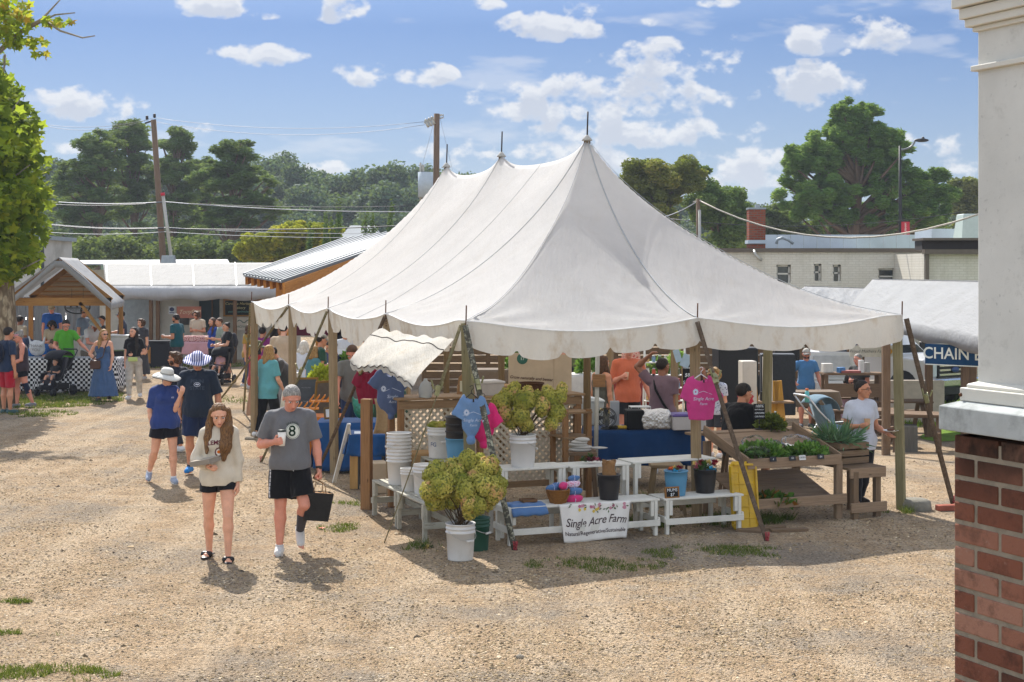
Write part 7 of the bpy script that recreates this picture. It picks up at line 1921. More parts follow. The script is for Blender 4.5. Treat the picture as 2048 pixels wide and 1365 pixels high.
t=thing('brick_building','long cream painted brick building with flat roof behind the tents on the right','building',(10,BY,0));q0,q1=P(1380,500,BY),P(1846,500,BY);zt=P(0,503,BY).z;QX=P(1846,500,BY).x
mb=MB();
holes=[(1553,530,1582,566),(1628,528,1643,562),(1666,530,1682,563),(1757,537,1797,570)]
xs_=sorted(set([q0 .x,q1 .x]+[P(h[0],0,BY).x for h in holes]+[P(h[2],0,BY).x for h in holes]));
for a,b in zip(xs_[:-1],xs_[1:]):
 m_=(a+b)/2;hh=[h for h in holes if P(h[0],0,BY).x<m_<P(h[2],0,BY).x]
 if hh:z1,z0=P(0,hh[0][1],BY).z,P(0,hh[0][3],BY).z;mb.box((m_,BY+.2,(zt+z1)/2),(b-a,.4,zt-z1));mb.box((m_,BY+.2,(z0-.7)/2),(b-a,.4,z0+.7))
 else:mb.box((m_,BY+.2,(zt-.7)/2),(b-a,.4,zt+.7))
mb.build('wall',PBM,t,True)
for h in holes:
 a,b=P(h[0],h[1],BY),P(h[2],h[3],BY);w_=b.x-a.x;hh_=a.z-b.z
 mb=MB();mb.box(((a.x+b.x)/2,BY+.22,(a.z+b.z)/2),(w_,.02,hh_));wi=mb.build('window',M('win_dark','#20282c'),t,True)
 mb=MB()
 for(x,z,ww,h2)in((a.x+.03,(a.z+b.z)/2,.06,hh_),(b.x-.03,(a.z+b.z)/2,.06,hh_),((a.x+b.x)/2,a.z-.03,w_,.06),((a.x+b.x)/2,(a.z+b.z)/2,w_,.05)):mb.box((x,BY+.18,z),(ww,.04,h2))
 mb.build('frame',M('trim_white','#c9c6bd'),wi,True)
mb=MB();mb.box(((q0 .x+q1 .x)/2,BY-.02,zt+.03),(q1 .x-q0 .x,.14,.12));mb.build('gutter',M('gutter_brown','#5b5146',.5),t,True)
mb=MB();mb.box(((q0 .x+q1 .x)/2,BY+5,zt+.06),(q1 .x-q0 .x,9.6,.08));mb.build('roof',M('roof_tar','#4b4a48',.9),t,True)
mb=MB();a,b=P(1528,476,BY+9),P(1846,472,BY+9);n=12
for k in range(n):x=a.x+(b.x-a.x)*(k+.5)/n;mb.box((x,BY+9,zt+.42),((b.x-a.x)/n*.96,.06,.62))
mb.build('parapet_panel',M('sheet_blue','#b3bdc6',.5,.3,.12,1.2,metal=.1),t,True)
ch_=thing('x','x','x');bpy.data.objects.remove(ch_)
def brick2():
 m,nt,out=newmat('chimney_brick');v=coords(nt);br=N(nt,'ShaderNodeTexBrick',i_Scale=1,i_Color1=C('#7d3a28'),i_Color2=C('#93503a'),i_Mortar=C('#6e5f54'));br.inputs['Brick Width'].default_value=.22;br.inputs['Row Height'].default_value=.08;br.inputs['Mortar Size'].default_value=.012
 mp_=N(nt,'ShaderNodeMapping',i_Rotation=(PI/2,0,0));nt.links.new(v,mp_.inputs[0]);nt.links.new(mp_.outputs[0],br.inputs[0]);principled(nt,out,br.outputs[0],.9,.1);return m
cb,ct=P(1512,488,52),P(1512,419,52);mb=MB();mb.box((cb.x,52,(cb.z-.5+ct.z)/2),(.56,.56,ct.z-cb.z+.5));c_=mb.build('chimney',brick2(),t,True);mb=MB();mb.box((cb.x,52,ct.z+.02),(.6,.6,.06));mb.box((cb.x+.05,52,ct.z+.1),(.16,.16,.1));mb.build('chimney_cap',M('sheet_grey','#8f979c'),c_,True);mb=MB();mb.box((cb.x,52,cb.z+.06),(.66,.66,.12));mb.build('flashing',M('sheet_blue','#9aabb8'),c_,True)
a=P(1556,488,49);mb=MB();mb.tube([a+Vector((-.05,0,0)),a+Vector((-.02,0,.14)),a+Vector((.15,0,.2)),a+Vector((.35,0,.12)),a+Vector((.5,0,0))],.05,8);mb.build('roof_vent',M('sheet_grey','#8f979c'),t,True)
a=P(1508,508,BY-.1);mb=MB();mb.tube([a+Vector((0,0,.1)),a+Vector((.02,-.1,-.02)),a+Vector((.12,-.12,-.15)),a+Vector((.22,-.05,-.18))],.05,8);mb.build('cable_head',M('galv','#a9a69c'),t,True)
t=thing('brick_annex','nearer cream brick annex with brown eaves and a rooftop duct, by the column','building',(14,44,0));AY=43.6;a0,a1=P(1848,500,AY),P(2150,500,AY);zt2=P(0,507,AY).z
mb=MB();mb.box(((a0 .x+a1 .x)/2,AY+2.5,zt2/2-.3),(a1 .x-a0 .x,5,zt2+.6));mb.build('wall',PBM,t,True);mb=MB();mb.box(((a0 .x+a1 .x)/2,AY-.12,zt2+.04),(a1 .x-a0 .x+.1,.3,.14));mb.build('gutter',M('gutter_brown','#5b5146'),t,True)
mb=MB();mb.box(((a0 .x+a1 .x)/2,AY+.6,zt2+.24),(a1 .x-a0 .x,.8,.26));mb.build('louvre_band',M('louvre_dark','#2b2522',.7),t,True);mb=MB();mb.box(((a0 .x+a1 .x)/2,AY+.5,zt2+.41),(a1 .x-a0 .x+.1,1.2,.07));mb.build('roof',M('gutter_brown','#5b5146'),t,True)
mb=MB();mb.bar((a0 .x+.06,AY-.1,-.6),(a0 .x+.06,AY-.1,zt2),.1);mb.build('downpipe',M('gutter_brown','#5b5146'),t,True)
mb=MB();mb.box((P(1895,0,49).x,49,P(0,475,49).z),(1.6,2,.5));mb.build('parapet_panel',M('sheet_blue','#9aabb8'),t,True);mb=MB();p=P(1938,456,47);mb.box(p,(.75,1.0,.85),taper=.75);mb.build('air_duct',M('duct_pale','#a9b5ae',.5,.3,.05),t,True,.02)
def gable_canopy(label,ridge0,ridge1,eave0,eave1,back,posts,mat=TARP,drop=.28,group='white tarp canopies on the right'):
 t=thing('long_canopy',label,'canopy',(eave0[0],eave0[1],float(gz(eave0[0],eave0[1]))),0,group)
 rows=roofsheet(eave0,eave1,ridge1,ridge0,.035,44,16);rows=[[r[0]+Vector((0,-.03,-drop-.04*math.sin(i*.6))),r[0]+Vector((0,-.03,-drop*.5))]+r for i,r in enumerate(rows)]
 MB().sheet(rows,.01).build('front_tarp',mat,t,True)
 MB().sheet(roofsheet(ridge0,ridge1,Vector(eave1)+Vector(back),Vector(eave0)+Vector(back),.03,30,10),.01).build('back_tarp',mat,t,True)
 for(x,y)in posts:
  z0=float(gz(x,y));f=1;mb=MB();mb.bar((x,y,z0-.05),(x,y,z0+2.3),.14);mb.build('post',W4D,t,True,.005)
 return t
e0,e1=P(1802,648,34.2),P(2030,690,26.5);r0,r1=P(1745,558,37.2),P(2030,563,30)
gable_canopy('long white tarp canopy on timber posts with the blue banner under its edge',r0,r1,P(1690,625,35.8),e1,(2.6,4.6,.1),[(P(1858,0,33).x,33),(P(1930,0,30.5).x,30.5),(P(1945,0,32).x,32),(P(1772,0,28.5).x,28.5),(P(1722,0,36).x,36)])
gable_canopy('farther white tarp canopy showing between the big tent and the long canopy',P(1610,572,41),P(1760,577,40),P(1560,610,38.5),P(1750,618,38),(1.5,5,0),[(P(1600,0,38.6).x,38.6),(P(1700,0,38.3).x,38.3)])
t=thing('blue_banner','navy blue banner with large white capitals hanging under the long canopy','banner',P(1930,712,29.5),-.75);mb=MB();mb.box((0,0,0),(1.7,.02,.42));mb.build('cloth',M('banner_navy','#1b4368',.7,.1,.06),t);put_text('lettering','CHAIN BASE',.32,(-.0,-.014,.02),(1,0,0),(0,0,1),M('ink_w','#e0e4da'),t,False,0,.004)
mb=MB();mb.box((0,-.004,-.2),(1.68,.022,.02));mb.build('border',M('ink_w','#e0e4da'),t)
car('white pickup truck with big chrome and black grille beside the lawn',Vector((P(1745,0,42).x,42.2,-.6)),math.radians(125),'#c9cccf',truck=True)
t=thing('freezer_lid','large white chest freezer with its framed lid raised, behind the man in the blue shirt','freezer',Vector((P(1672,0,37).x,37,-.6)),.05);mb=MB();mb.box((0,0,.45),(1.1,.6,.9));mb.build('chest',M('cooler_white','#c9c8c2'),t,bevel=.02);R=Matrix.Rotation(-.35,3,'X');mb=MB();mb.box((0,.38,1.25),(1.1,.06,.72),R);mb.build('lid',M('cooler_white','#c9c8c2'),t,bevel=.02);mb=MB();mb.box((0,.33,1.25),(.92,.03,.55),R);mb.build('lid_panel',M('panel_grey','#b0b1ae',.5),t,bevel=.01)
t=thing('cloth_sign','cream cloth sign with grey script and sunflower hanging in front of the truck','banner',P(1742,703,34.8));mb=MB();mb.box((0,0,0),(1.0,.02,.26));mb.build('cloth',M('cream_cloth','#cbc6b6',.8),t);put_text('lettering','Proud Mothers Farm',.1,(-.08,-.014,0),(1,0,0),(0,0,1),M('ink_grey','#6a6a66',.7),t,False,.3);mb=MB();mb.lathe([(.001,0),(.07,0),(.07,.01),(.001,.01)],(.42,-.02,0),12,cap=False,R=Matrix.Rotation(PI/2,3,'X'));mb.build('sunflower',M('sunflower','#c08a24',.7),t)
def picnic(label,p,rz,L=1.7,H=.76,benches=True):
 z=float(gz(p[0],p[1]));t=thing('picnic_table',label,'table',(p[0],p[1],z),rz,'dark wooden tables on the right')
 mb=MB()
 for k in range(5):mb.box((0,-.3+.15*k,H-.02),(L,.14,.04))
 mb.build('table_top',W4D,t,bevel=.003)
 for x in(-L/2+.2,L/2-.2):
  for s in(-1,1):mb=MB();mb.bar((x,s*.55,0),(x,s*.15,H-.04),.09,.04);mb.build('leg',W4D,t)
  mb=MB();mb.bar((x,-.72,H*.56),(x,.72,H*.56),.09,.04);mb.build('cross_bar',W4D,t)
 if benches:
  for s in(-1,1):mb=MB();mb.box((0,s*.68,H*.6),(L,.24,.04));mb.build('seat',W4D,t,bevel=.003)
 return t
q=lambda px,D:(P(px,0,D).x,D)
picnic('dark wooden picnic table at the edge of the grass, farthest right',q(1835,29.5),-.3,1.2,benches=False);picnic('dark wooden picnic table behind the woman in the white shirt',q(1730,31),-.15,1.5);picnic('dark wooden picnic table in front of the raised freezer lid',q(1690,34.5),.1,1.6);picnic('dark wooden table right behind the right front tent post',q(1800,33.5),.0,1.3)
t=box3('planter_box','grey weathered plank box beside the farthest right picnic table',Vector((*q(1812,29.3),-.6)),(.42,.4,.62),-.2,wood('grey_planks','#57544d','#716d64'),'box')
t=box3('storage_bench','wide white bench-like box standing under the tables by the truck',Vector((*q(1795,36),-.6)),(2.2,.2,1.0),0,M('panel_warm','#b5a99b',.6),'box')
t=thing('counter','tall dark wooden counter with goods on it in front of the grey-haired man','counter',(P(1703,0,33.4).x,33.4,-.62));mb=MB();mb.box((0,0,1.36),(1.35,.5,.05));mb.build('counter_top',W4D,t,bevel=.004);mb=MB();mb.box((0,-.2,1.0),(1.3,.03,.3));mb.build('apron',W4D,t)
for x in(-.6,.6):mb=MB();mb.box((x,-.18,.67),(.08,.08,1.34));mb.box((x,.18,.67),(.08,.08,1.34));mb.build('leg',W4D,t)
for k,(px,c,s3,lab)in enumerate([(1700,'#8a4a44',(.42,.3,.05),'flat maroon tray on the tall counter by the truck'),(1656,'#c9c5bc',(.22,.2,.2),'white paper bag at the left end of the tall counter'),(1722,'#d0cfca',(.1,.1,.28),'tall white carton on the tall counter in front of the grey-haired man'),(1736,'#a9a8a2',(.1,.1,.22),'small steel-coloured canister right of the tall white carton'),(1682,'#4f7fae',(.16,.12,.12),'small blue and white carton on the tall counter')]):
 box3('goods_box',lab,Vector((P(px,0,33.3).x,33.3+.1*(k%2),.766)),s3,.1*k,M('goods'+c,c,.6),'box')
box3('storage_bin','large black bin under the back edge of the tent near the right',Vector((*q(1480,33),-.4)),(.8,.6,1.15),0,M('crate_black','#15171a'),'bin')
box3('storage_bin','black speaker-like box hanging in the shade behind the man in blue',Vector((*q(1572,34),1.0)),(.55,.4,.5),0,M('crate_black','#15171a'),'box')
covered_table('counter table under the far right of the tent, behind the yellow pine rack',Vector((*q(1600,31.5),-.45)),1.5,.6,.95,.1,cloth('#6a5a48'),.3)
PLW=wood('utility_wood','#5c4a3c','#7a6552')
def insul(mb,p):mb.lathe([(.03,0),(.07,.04),(.05,.08),(.07,.12),(.04,.16),(.001,.18)],p,8)
t=thing('utility_pole','leaning wooden utility pole among the pines on the left','pole',P(336,560,62)*1);t.location.z=0
mb=MB();mb.tube([P(338,690,62),P(307,240,62)],.15,10,rend=.11);mb.build('shaft',PLW,t,True);mb=MB();mb.tube([P(343,520,61.7),P(326,392,61.7)],.07,8);mb.build('conduit',M('galv','#a9a69c'),t,True);mb=MB();mb.tube([P(326,392,61.7),P(325,386,61.7)],.09,8);mb.build('conduit_cap',M('sign_red','#b5283a'),t,True)
mb=MB();mb.bar(P(290,247,62),P(312,240,62),.06);insul(mb,P(294,240,62));insul(mb,P(309,236,62));mb.build('insulator',M('insul','#2a2422',.4),t,True)
t=thing('utility_pole','wooden utility pole with angled insulator arms behind the tent peaks','pole',P(873,560,60)*1);t.location.z=0
mb=MB();mb.tube([P(871,600,60),P(873.5,228,60)],.14,10,rend=.12);mb.build('shaft',PLW,t,True)
mb=MB();mb.bar(P(848,246,60),P(884,230,60),.07)
for k in range(3):mb.tube([P(852+6*k,244-2.5*k,60),P(857+6*k,254-2.5*k,59.9)],.06,6);mb.tube([P(850+6*k,243-2.5*k,60),P(853+6*k,239-2.5*k,60)],.05,6)
mb.tube([P(880,232,60),P(887,230,60),P(886,236,60),P(879,237,60)],.03,5);mb.build('insulator_arm',M('galv','#a9a69c'),t,True)
t=thing('antenna_mast','white cylindrical equipment tank on a mast beside the utility pole','tank',P(852,400,64));mb=MB();mb.tube([P(851,395,64),P(851,345,64)],.32,16);mb.build('cylinder',M('tank_white','#aab4bc',.4,.4,.08),t,True);mb=MB();mb.tube([P(841,420,64),P(841,326,64)],.05,6);mb.tube([P(846,345,64),P(846,330,64)],.06,6);mb.tube([P(852,600,64.2),P(852,390,64.2)],.1,6);mb.build('mast',M('galv','#a9a69c'),t,True)
t=thing('utility_pole','short pole with service cables behind the right slope of the tent','pole',P(1397,560,52)*1);t.location.z=0;mb=MB();mb.tube([P(1398,600,52),P(1396,398,52)],.07,8);mb.build('shaft',PLW,t,True);mb=MB();mb.tube([P(1400,600,51.9),P(1399,420,51.9)],.05,8);mb.build('conduit',M('galv','#a9a69c'),t,True);mb=MB();mb.bar(P(1386,404,52),P(1402,401,52),.05);mb.build('bracket',M('galv','#a9a69c'),t,True)
t=thing('street_lamp','tall black street lamp with curved arm in front of the big pine','lamp',P(1801,560,70)*1);t.location.z=0;BLK=M('iron_black','#1a1a1a');mb=MB();mb.tube([P(1801,600,70),P(1800,292,70)],.09,10,rend=.06);mb.build('pole',BLK,t,True)
mb=MB();mb.tube([P(1800+30*math.sin(a),300-20*(1-math.cos(a)),70)for a in np.linspace(0,PI/2,9)],.045,8);mb.build('arm',M('galv_dark','#6a7074',.4),t,True);mb=MB();mb.ell(P(1843,281,70),(.35,.16,.09));mb.ell(P(1846,278,70),(.08,.08,.1));mb.build('lamp_head',BLK,t,True)
t=thing('pole_banner','red banner with white lettering on the black lamp post','banner',P(1811,457,69.9));mb=MB();mb.box((0,0,0),(.38,.03,.62),.0);mb.build('cloth',M('sign_red','#b5283a'),t);mb=MB();mb.box((0,0,.33),(.42,.05,.05));mb.build('bracket',BLK,t);put_text('lettering','DURHAM',.13,(0,-.02,-.02),(0,0,1),(-1,0,0),M('ink_w','#e0e4da'),t,False)
def wire(label,pts,r,mat,sag=0,group=None):
 P3=[at(*p)for p in pts];out=[]
 for a,b in zip(P3[:-1],P3[1:]):
  for k in range(12):q=k/12;out.append(a.lerp(b,q)+Vector((0,0,-4*sag*q*(1-q))))
 out.append(P3[-1]);mb=MB();mb.tube(out,r*.62,4);o=mb.build('overhead_cable',mat);tag(o,label,'cable',group);return o
WB=M('cable_black','#23262a',.5);WG=M('cable_grey','#8f949a',.5)
wire('twisted pale service cable sagging from the short pole to the annex duct',[(1397,401,52),(1960,428,44)],.045,M('cable_pale','#a9a294',.7,.2,.3,20),.98);wire('pale service cable running from the short pole down behind the tent',[(1300,440,56),(1397,402,52)],.03,WG,.12)
wire('thin dark cable across the big pine behind the brick building',[(1340,438,56),(1960,418,56)],.02,WB,.45)
for k,(y0,y1,y2,r,m_,lab)in enumerate([(400,404,424,.03,WG,'upper grey cable crossing the pines on the left'),(406,405,412,.02,WB,'thin dark cable just under the upper grey one'),(446,457,450,.035,WB,'thick dark cable low across the left trees'),(444,455,466,.018,WG,'thin grey cable near the thick dark one'),(462,464,474,.018,WG,'lowest thin grey cable on the left')]):
 wire(lab,[(60,y0,60),(328,y1,61.8),(830,y2,64)],r,m_,.12)
wire('thin high line from the leaning pole towards the middle pole, upper',[(40,240,62),(309,236,62),(848,244,60)],.012,WB,.35);wire('thin high line from the leaning pole towards the middle pole, lower',[(20,232,62),(294,241,62),(850,250,60)],.012,WB,.5)
wire('guy wire of the middle utility pole running down to the right',[(880,236,60),(905,340,59)],.012,WG);wire('guy wire of the middle utility pole running down to the left',[(869,240,60),(845,330,62)],.01,WG)
BARK=wood('bark_brown','#4a3d33','#6d5c4c');BARKP=None
def sycbark():
 m,nt,out=newmat('bark_pale');v=coords(nt,'Object',(1,1,.45));vo=N(nt,'ShaderNodeTexVoronoi',i_Scale=9);nt.links.new(v,vo.inputs['Vector'])
 c=ramp(nt,noise(nt,v,5,6,.7),[(.35,C('#6b5c4a')),(.5,C('#96876f')),(.66,C('#bdb196'))]);c=mix(nt,c,C('#5a4c3c'),ramp(nt,vo.outputs['Distance'],[(.45,g(0)),(.6,g(.7))]));principled(nt,out,c,.9,.1,bump(nt,vo.outputs['Distance'],.7,.04));return m
BARKP=sycbark()
def clumps(ells,rng,dens=1.,k_=1.):
 """ells: (px, py, D, rx, ry, rdepth in m or None, n, clump radius m)"""
 cs,rs=[],[]
 for(px,py,D,rx,ry,n,cr,fl)in ells:
  c=np.array(at(px,py,D));R=np.array([rx*D/F,min(rx,ry*1.4)*D/F,ry*D/F])
  d=rng.normal(size=(n,3));d/=np.linalg.norm(d,axis=1,keepdims=True);r=rng.random(n)**.5
  for k in range(n):
   cs.append(c+d[k]*R*r[k]);q=cr*rng.uniform(.5,1.25)*k_;rs.append(np.array([q,q,q*fl]))
 return cs,rs
def leaves(cs,rs,per,size,rng,up=.3,shell=.8,elong=1.,wd=.6):
 Vs,Vr=[],[]
 C_=np.array(cs);R_=np.array(rs);n=len(C_)
 cnt=np.maximum(4,(per*(R_[:,0]/R_[:,0].mean())**2).astype(int));idx=np.repeat(np.arange(n),cnt);m=len(idx)
 d=rng.normal(size=(m,3));d/=np.linalg.norm(d,axis=1,keepdims=True);rr=1-shell*rng.random(m)**1.6
 P=C_[idx]+d*R_[idx]*rr[:,None]
 a=d*.4+rng.normal(size=(m,3));a[:,2]*=up;a/=np.linalg.norm(a,axis=1,keepdims=True);b=np.cross(a,rng.normal(size=(m,3))+d);b/=np.linalg.norm(b,axis=1,keepdims=True)+1e-9
 s=size*rng.uniform(.55,1.35,(m,1))
 V=np.stack([P-a*s*elong,P-b*s*wd,P+a*s*elong,P+b*s*wd],1).reshape(-1,3)
 cv=rng.random(n)[idx];var=np.clip(.02+.6*cv+.36*rng.random(m),0,1)
 return V,np.arange(len(V)).reshape(-1,4),var
def tree(name,label,cat,base,trunk,ells,mat,per=260,size=.16,seed=1,tr=.3,bark=None,group=None,fl=.7,limbs=14,shell=.85,elong=1.,topz=None,up=.3):
 rng=np.random.default_rng(seed);t=thing(name,label,cat,base,0,group);cs,rs=clumps(ells,rng,1,(.66 if 'left' in(group or '')else.62 if name=='pine_tree' else.85));b0=np.array(base)
 V,Q,var=leaves(cs,rs,per,size,rng,up,shell,elong,.34 if name=='pine_tree' else.6);mesh_np('crown',V-b0,Q,mat,t,var=var,smoothf=False)
 mb=MB();pts=[Vector(p)for p in trunk];L=len(pts);mb.tube(pts,[tr*(1-.75*k/(L-1))for k in range(L)],8)
 mb.build('trunk',bark or BARK,t,True)
 mb=MB();ks=rng.choice(len(cs),min(limbs,len(cs)),replace=False)
 for k in ks:
  c=Vector(cs[k]);q=min(max((c.z-pts[0].z)/(pts[-1].z-pts[0].z+.01)-.18,.15),.92);i=int(q*(L-1));s_=pts[i].lerp(pts[min(i+1,L-1)],q*(L-1)-i)
  md=s_.lerp(c,.55)+Vector((0,0,-.06*(c-s_).length));mb.tube([s_,md,c],[tr*.32,tr*.2,tr*.07],5)
 mb.build('limb',bark or BARK,t,True)
 return t
PINE=leafmat('pine_needles','#2f4228','#557040','#869658',.3);PINE2=leafmat('pine_needles_bright','#3a5a2c','#668a44','#9cb060',.35);OAK=leafmat('oak_leaves','#3c5230','#648048','#909c58',.3);YEL=leafmat('yellow_leaves','#63701f','#9c9a2c','#c4aa38',.4);FARM=leafmat('far_leaves','#2a4034','#45604a','#667a5a',.22);CYP=leafmat('cypress','#2c4426','#4a6636','#687c44',.2);SYC=leafmat('sycamore_leaves','#3e5a18','#98a828','#b58a2c',.5)
def gp(px,D):x=(px-CX)*D/F;return Vector((x,D,float(gz(x,D))))
def trunkpts(px0,px1,top,D,n=6):
 b=gp(px0,D);e=at(px1,top,D);return[b.lerp(e,k/(n-1))+Vector((.12*math.sin(k*1.7+px0),0,0))*(0<k<n-1)for k in range(n)]
pn=[('tall pine farthest left, leaning over the back shed',190,208,290,104,[(200,300,104,48,38,34,.9,.55),(165,360,104,62,45,40,.9,.5),(195,410,104,70,40,34,.9,.5),(150,440,104,55,35,20,.9,.5)]),('tallest pine on the left, just left of the leaning pole',268,262,244,112,[(262,275,112,42,40,36,.95,.55),(250,335,112,60,45,44,.95,.5),(270,400,112,55,45,30,.95,.5),(265,470,112,50,40,12,.9,.5)]),('dense dark pine just right of the leaning pole',345,350,262,108,[(355,285,108,34,32,34,.85,.6),(350,345,108,48,45,44,.9,.55),(355,415,108,52,45,34,.9,.5),(360,480,108,55,30,18,.9,.5)]),('short pine in the gap between the two taller right pines',404,402,330,116,[(400,345,116,32,35,22,.85,.55),(405,400,116,40,45,24,.85,.5),(400,460,116,42,35,14,.85,.5)]),('broad pine with wide layered crown, rightmost of the left group',455,464,282,100,[(465,312,100,50,34,42,.8,.5),(470,365,100,85,38,60,.85,.45),(490,420,100,95,30,46,.85,.42),(455,440,100,85,28,26,.8,.42)])]
for k,(lab,p0,p1,top,D,el)in enumerate(pn):
 tree('pine_tree',lab,'tree',gp(p0,D),trunkpts(p0,p1,top+12,D),[e[:5]+(int(e[5]*1.2),)+e[6:]for e in el],PINE,210,.12,10+k,.34,group='pines on the left',limbs=40,elong=1.4)
tree('pine_tree','big broad pine with spreading limbs behind the brick building on the right','tree',gp(1705,88),trunkpts(1705,1715,215,88),[(1712,232,88,52,36,65,.55,.9),(1690,290,88,85,42,100,.60,.9),(1620,320,88,62,34,70,.57,.9),(1768,300,88,62,50,75,.57,.9),(1640,385,88,88,52,100,.60,.9),(1790,375,88,72,50,82,.57,.9),(1868,385,88,46,46,57,.53,.9),(1700,430,88,120,28,62,.57,.9),(1850,430,88,50,30,37,.53,.9)],PINE2,260,.10,31,.5,limbs=120,elong=1.7)
tree('oak_tree','round tree with yellowing top behind the right slope of the tent','tree',gp(1330,76),trunkpts(1330,1330,340,76),[(1310,360,76,68,40,60,.62,.75),(1370,350,76,42,34,26,.55,.75),(1300,420,76,62,50,50,.62,.8)],leafmat('turning_leaves','#3d4a24','#75793a','#a6964a',.3),520,.075,41,.3,limbs=20)
tree('oak_tree','dark green tree between the yellow-topped tree and the chimney','tree',gp(1440,80),trunkpts(1440,1440,380,80),[(1430,410,80,58,45,56,.65,.8),(1460,450,80,45,40,30,.6,.8),(1400,345,80,22,26,10,.5,.7)],OAK,520,.08,42,.3,limbs=18)
tree('broadleaf_tree','pale olive tree at the far right beside the column','tree',gp(1935,96),trunkpts(1935,1935,380,96),[(1935,395,96,34,40,36,.6,.8),(1950,440,96,40,30,20,.6,.8)],leafmat('olive_leaves','#535c3c','#7f8250','#a0955c',.3),380,.12,43,.2,limbs=12)
tree('broadleaf_tree','low green tree just right of the chimney','tree',gp(1565,92),trunkpts(1565,1565,430,92),[(1560,440,92,42,30,36,.6,.8),(1530,455,92,30,22,18,.55,.8),(1590,460,92,30,22,14,.55,.8)],leafmat('mid_leaves','#3a4c2a','#637548','#87905a',.25),360,.11,44,.2,limbs=10)
tree('broadleaf_tree','yellow-green bushy tree behind the pavilion','tree',gp(590,74),trunkpts(590,590,470,74),[(540,488,74,52,26,46,.5,.8),(600,474,74,58,26,50,.5,.8),(655,476,74,40,22,28,.5,.8),(500,505,74,30,16,18,.45,.8),(600,510,74,80,20,24,.5,.8)],YEL,420,.085,45,.2,limbs=14)
for k,(px,top,D,lab)in enumerate([(620,450,70,'short narrow cypress left of the others'),(652,430,70,'narrow cypress beside the tallest one'),(663,445,70.4,'slim cypress close behind the narrow one'),(677,400,70,'tallest narrow cypress behind the pavilion'),(731,420,70,'narrow cypress standing alone, left one of two'),(746,432,70.5,'slightly shorter narrow cypress, right one of two'),(782,402,70,'narrow cypress nearest the tent slope')]):
 t=thing('cypress_tree',lab,'tree',gp(px,D),0,'narrow cypresses beyond the pavilion');rng=np.random.default_rng(60+k);e=at(px,top,D);b=gp(px,D);H=e.z-b.z
 cs,rs=[],[]
 for j in range(26):q=.25+.75*j/25;cs.append(np.array([rng.normal(0,.05),rng.normal(0,.05),H*q]));w_=.34*(1.02-q)**.6+.03;rs.append(np.array([w_,w_,.34]))
 V,Q,var=leaves(cs,rs,90,.055,rng,1.8,.6,1.4);mesh_np('crown',V,Q,CYP,t,var=var,smoothf=False);mb=MB();mb.tube([(0,0,0),(0,0,H*.95)],.07,6,rend=.01);mb.build('trunk',BARK,t)
rng=np.random.default_rng(90);ell=[]
prof=[(60,330),(110,318),(150,330),(280,350),(420,345),(530,312),(560,308),(590,330),(620,345),(650,342),(690,345),(740,338),(790,332),(830,330),(850,328),(900,345),(1000,360),(1200,395),(1340,395),(1480,395),(1520,402),(1560,425),(1620,430),(1800,420),(1900,385),(1960,352),(2050,340)]
for px in range(-60,2120,27):
 y=np.interp(px,[p[0]for p in prof],[p[1]for p in prof])+rng.uniform(-6,12);D=190+rng.uniform(-14,14)
 ell.append((px,y+26,D,21,22,8,1.5,.85));ell.append((px+8,y+75,D-8,25,32,8,1.7,.85));ell.append((px,y+130,D-14,26,34,7,1.8,.85))
cs,rs=clumps(ell,rng);V,Q,var=leaves(cs,rs,170,.24,rng,.6,.7);mesh_np('far_wood',V,Q,FARM,var=var,smoothf=False,kind='stuff')
hx=np.linspace(-220,260,60);hy=np.linspace(196,330,12);A,B=np.meshgrid(hx,hy,indexing='ij');Zh=9.5*smooth(196,240,B)*(1+.15*np.sin(A*.05))-.5
V=np.stack([A,B,Zh],-1).reshape(-1,3);ii=np.arange(59*11);i,j=ii//11,ii%11;mesh_np('hill',V,np.stack([i*12+j,(i+1)*12+j,(i+1)*12+j+1,i*12+j+1],1),M('hill_green','#2c3f28',.95,.05,.25,.1,.4,.3),kind='structure')
ell=[]
for px in range(90,620,22):ell.append((px,505+rng.uniform(-10,8),92+rng.uniform(-6,6),20,18,6,.8,.8))
for px in range(1440,1960,26):ell.append((px,478+rng.uniform(-8,8),98+rng.uniform(-6,6),24,24,6,.9,.8))
cs,rs=clumps(ell,rng);V,Q,var=leaves(cs,rs,130,.15,rng,.5,.7);mesh_np('undergrowth',V,Q,leafmat('bush_leaves','#35452a','#5a6c40','#808a52',.25),var=var,smoothf=False,kind='stuff')
t=thing('house','low grey-roofed house far off among the trees','building',(-13,120,0));a,b=at(690,478,120),at(760,478,120);mb=MB();mb.box(((a.x+b.x)/2,120,2.6),(b.x-a.x,6,5.2));mb.build('wall',WHW,t,True);mb=MB();zz=at(0,470,120).z;m_=(a.x+b.x)/2;w_=(b.x-a.x)/2+.5
mb.add([(m_-w_,116.6,5.1),(m_+w_,116.6,5.1),(m_+w_,123.4,5.1),(m_-w_,123.4,5.1),(m_-w_*.5,120,6.6),(m_+w_*.5,120,6.6)],[(0,1,5,4),(1,2,5),(2,3,4,5),(3,0,4),(3,2,1,0)]);mb.build('roof',M('shingle_grey','#7c8286',.8),t,True)
t=thing('sycamore_tree','sycamore with large bright green leaves and pale mottled trunk at the left edge','tree',gp(-12,33.5));b0=t.location.copy();rng=np.random.default_rng(77)
mb=MB();mb.tube([gp(-8,33.5)+Vector((0,0,-.1)),at(-2,700,33.5),at(-6,560,33.5),at(-30,380,33.6),at(-50,200,33.8),at(-40,20,34)],[.50,.42,.36,.3,.22,.12],14);mb.build('trunk',BARKP,t,True)
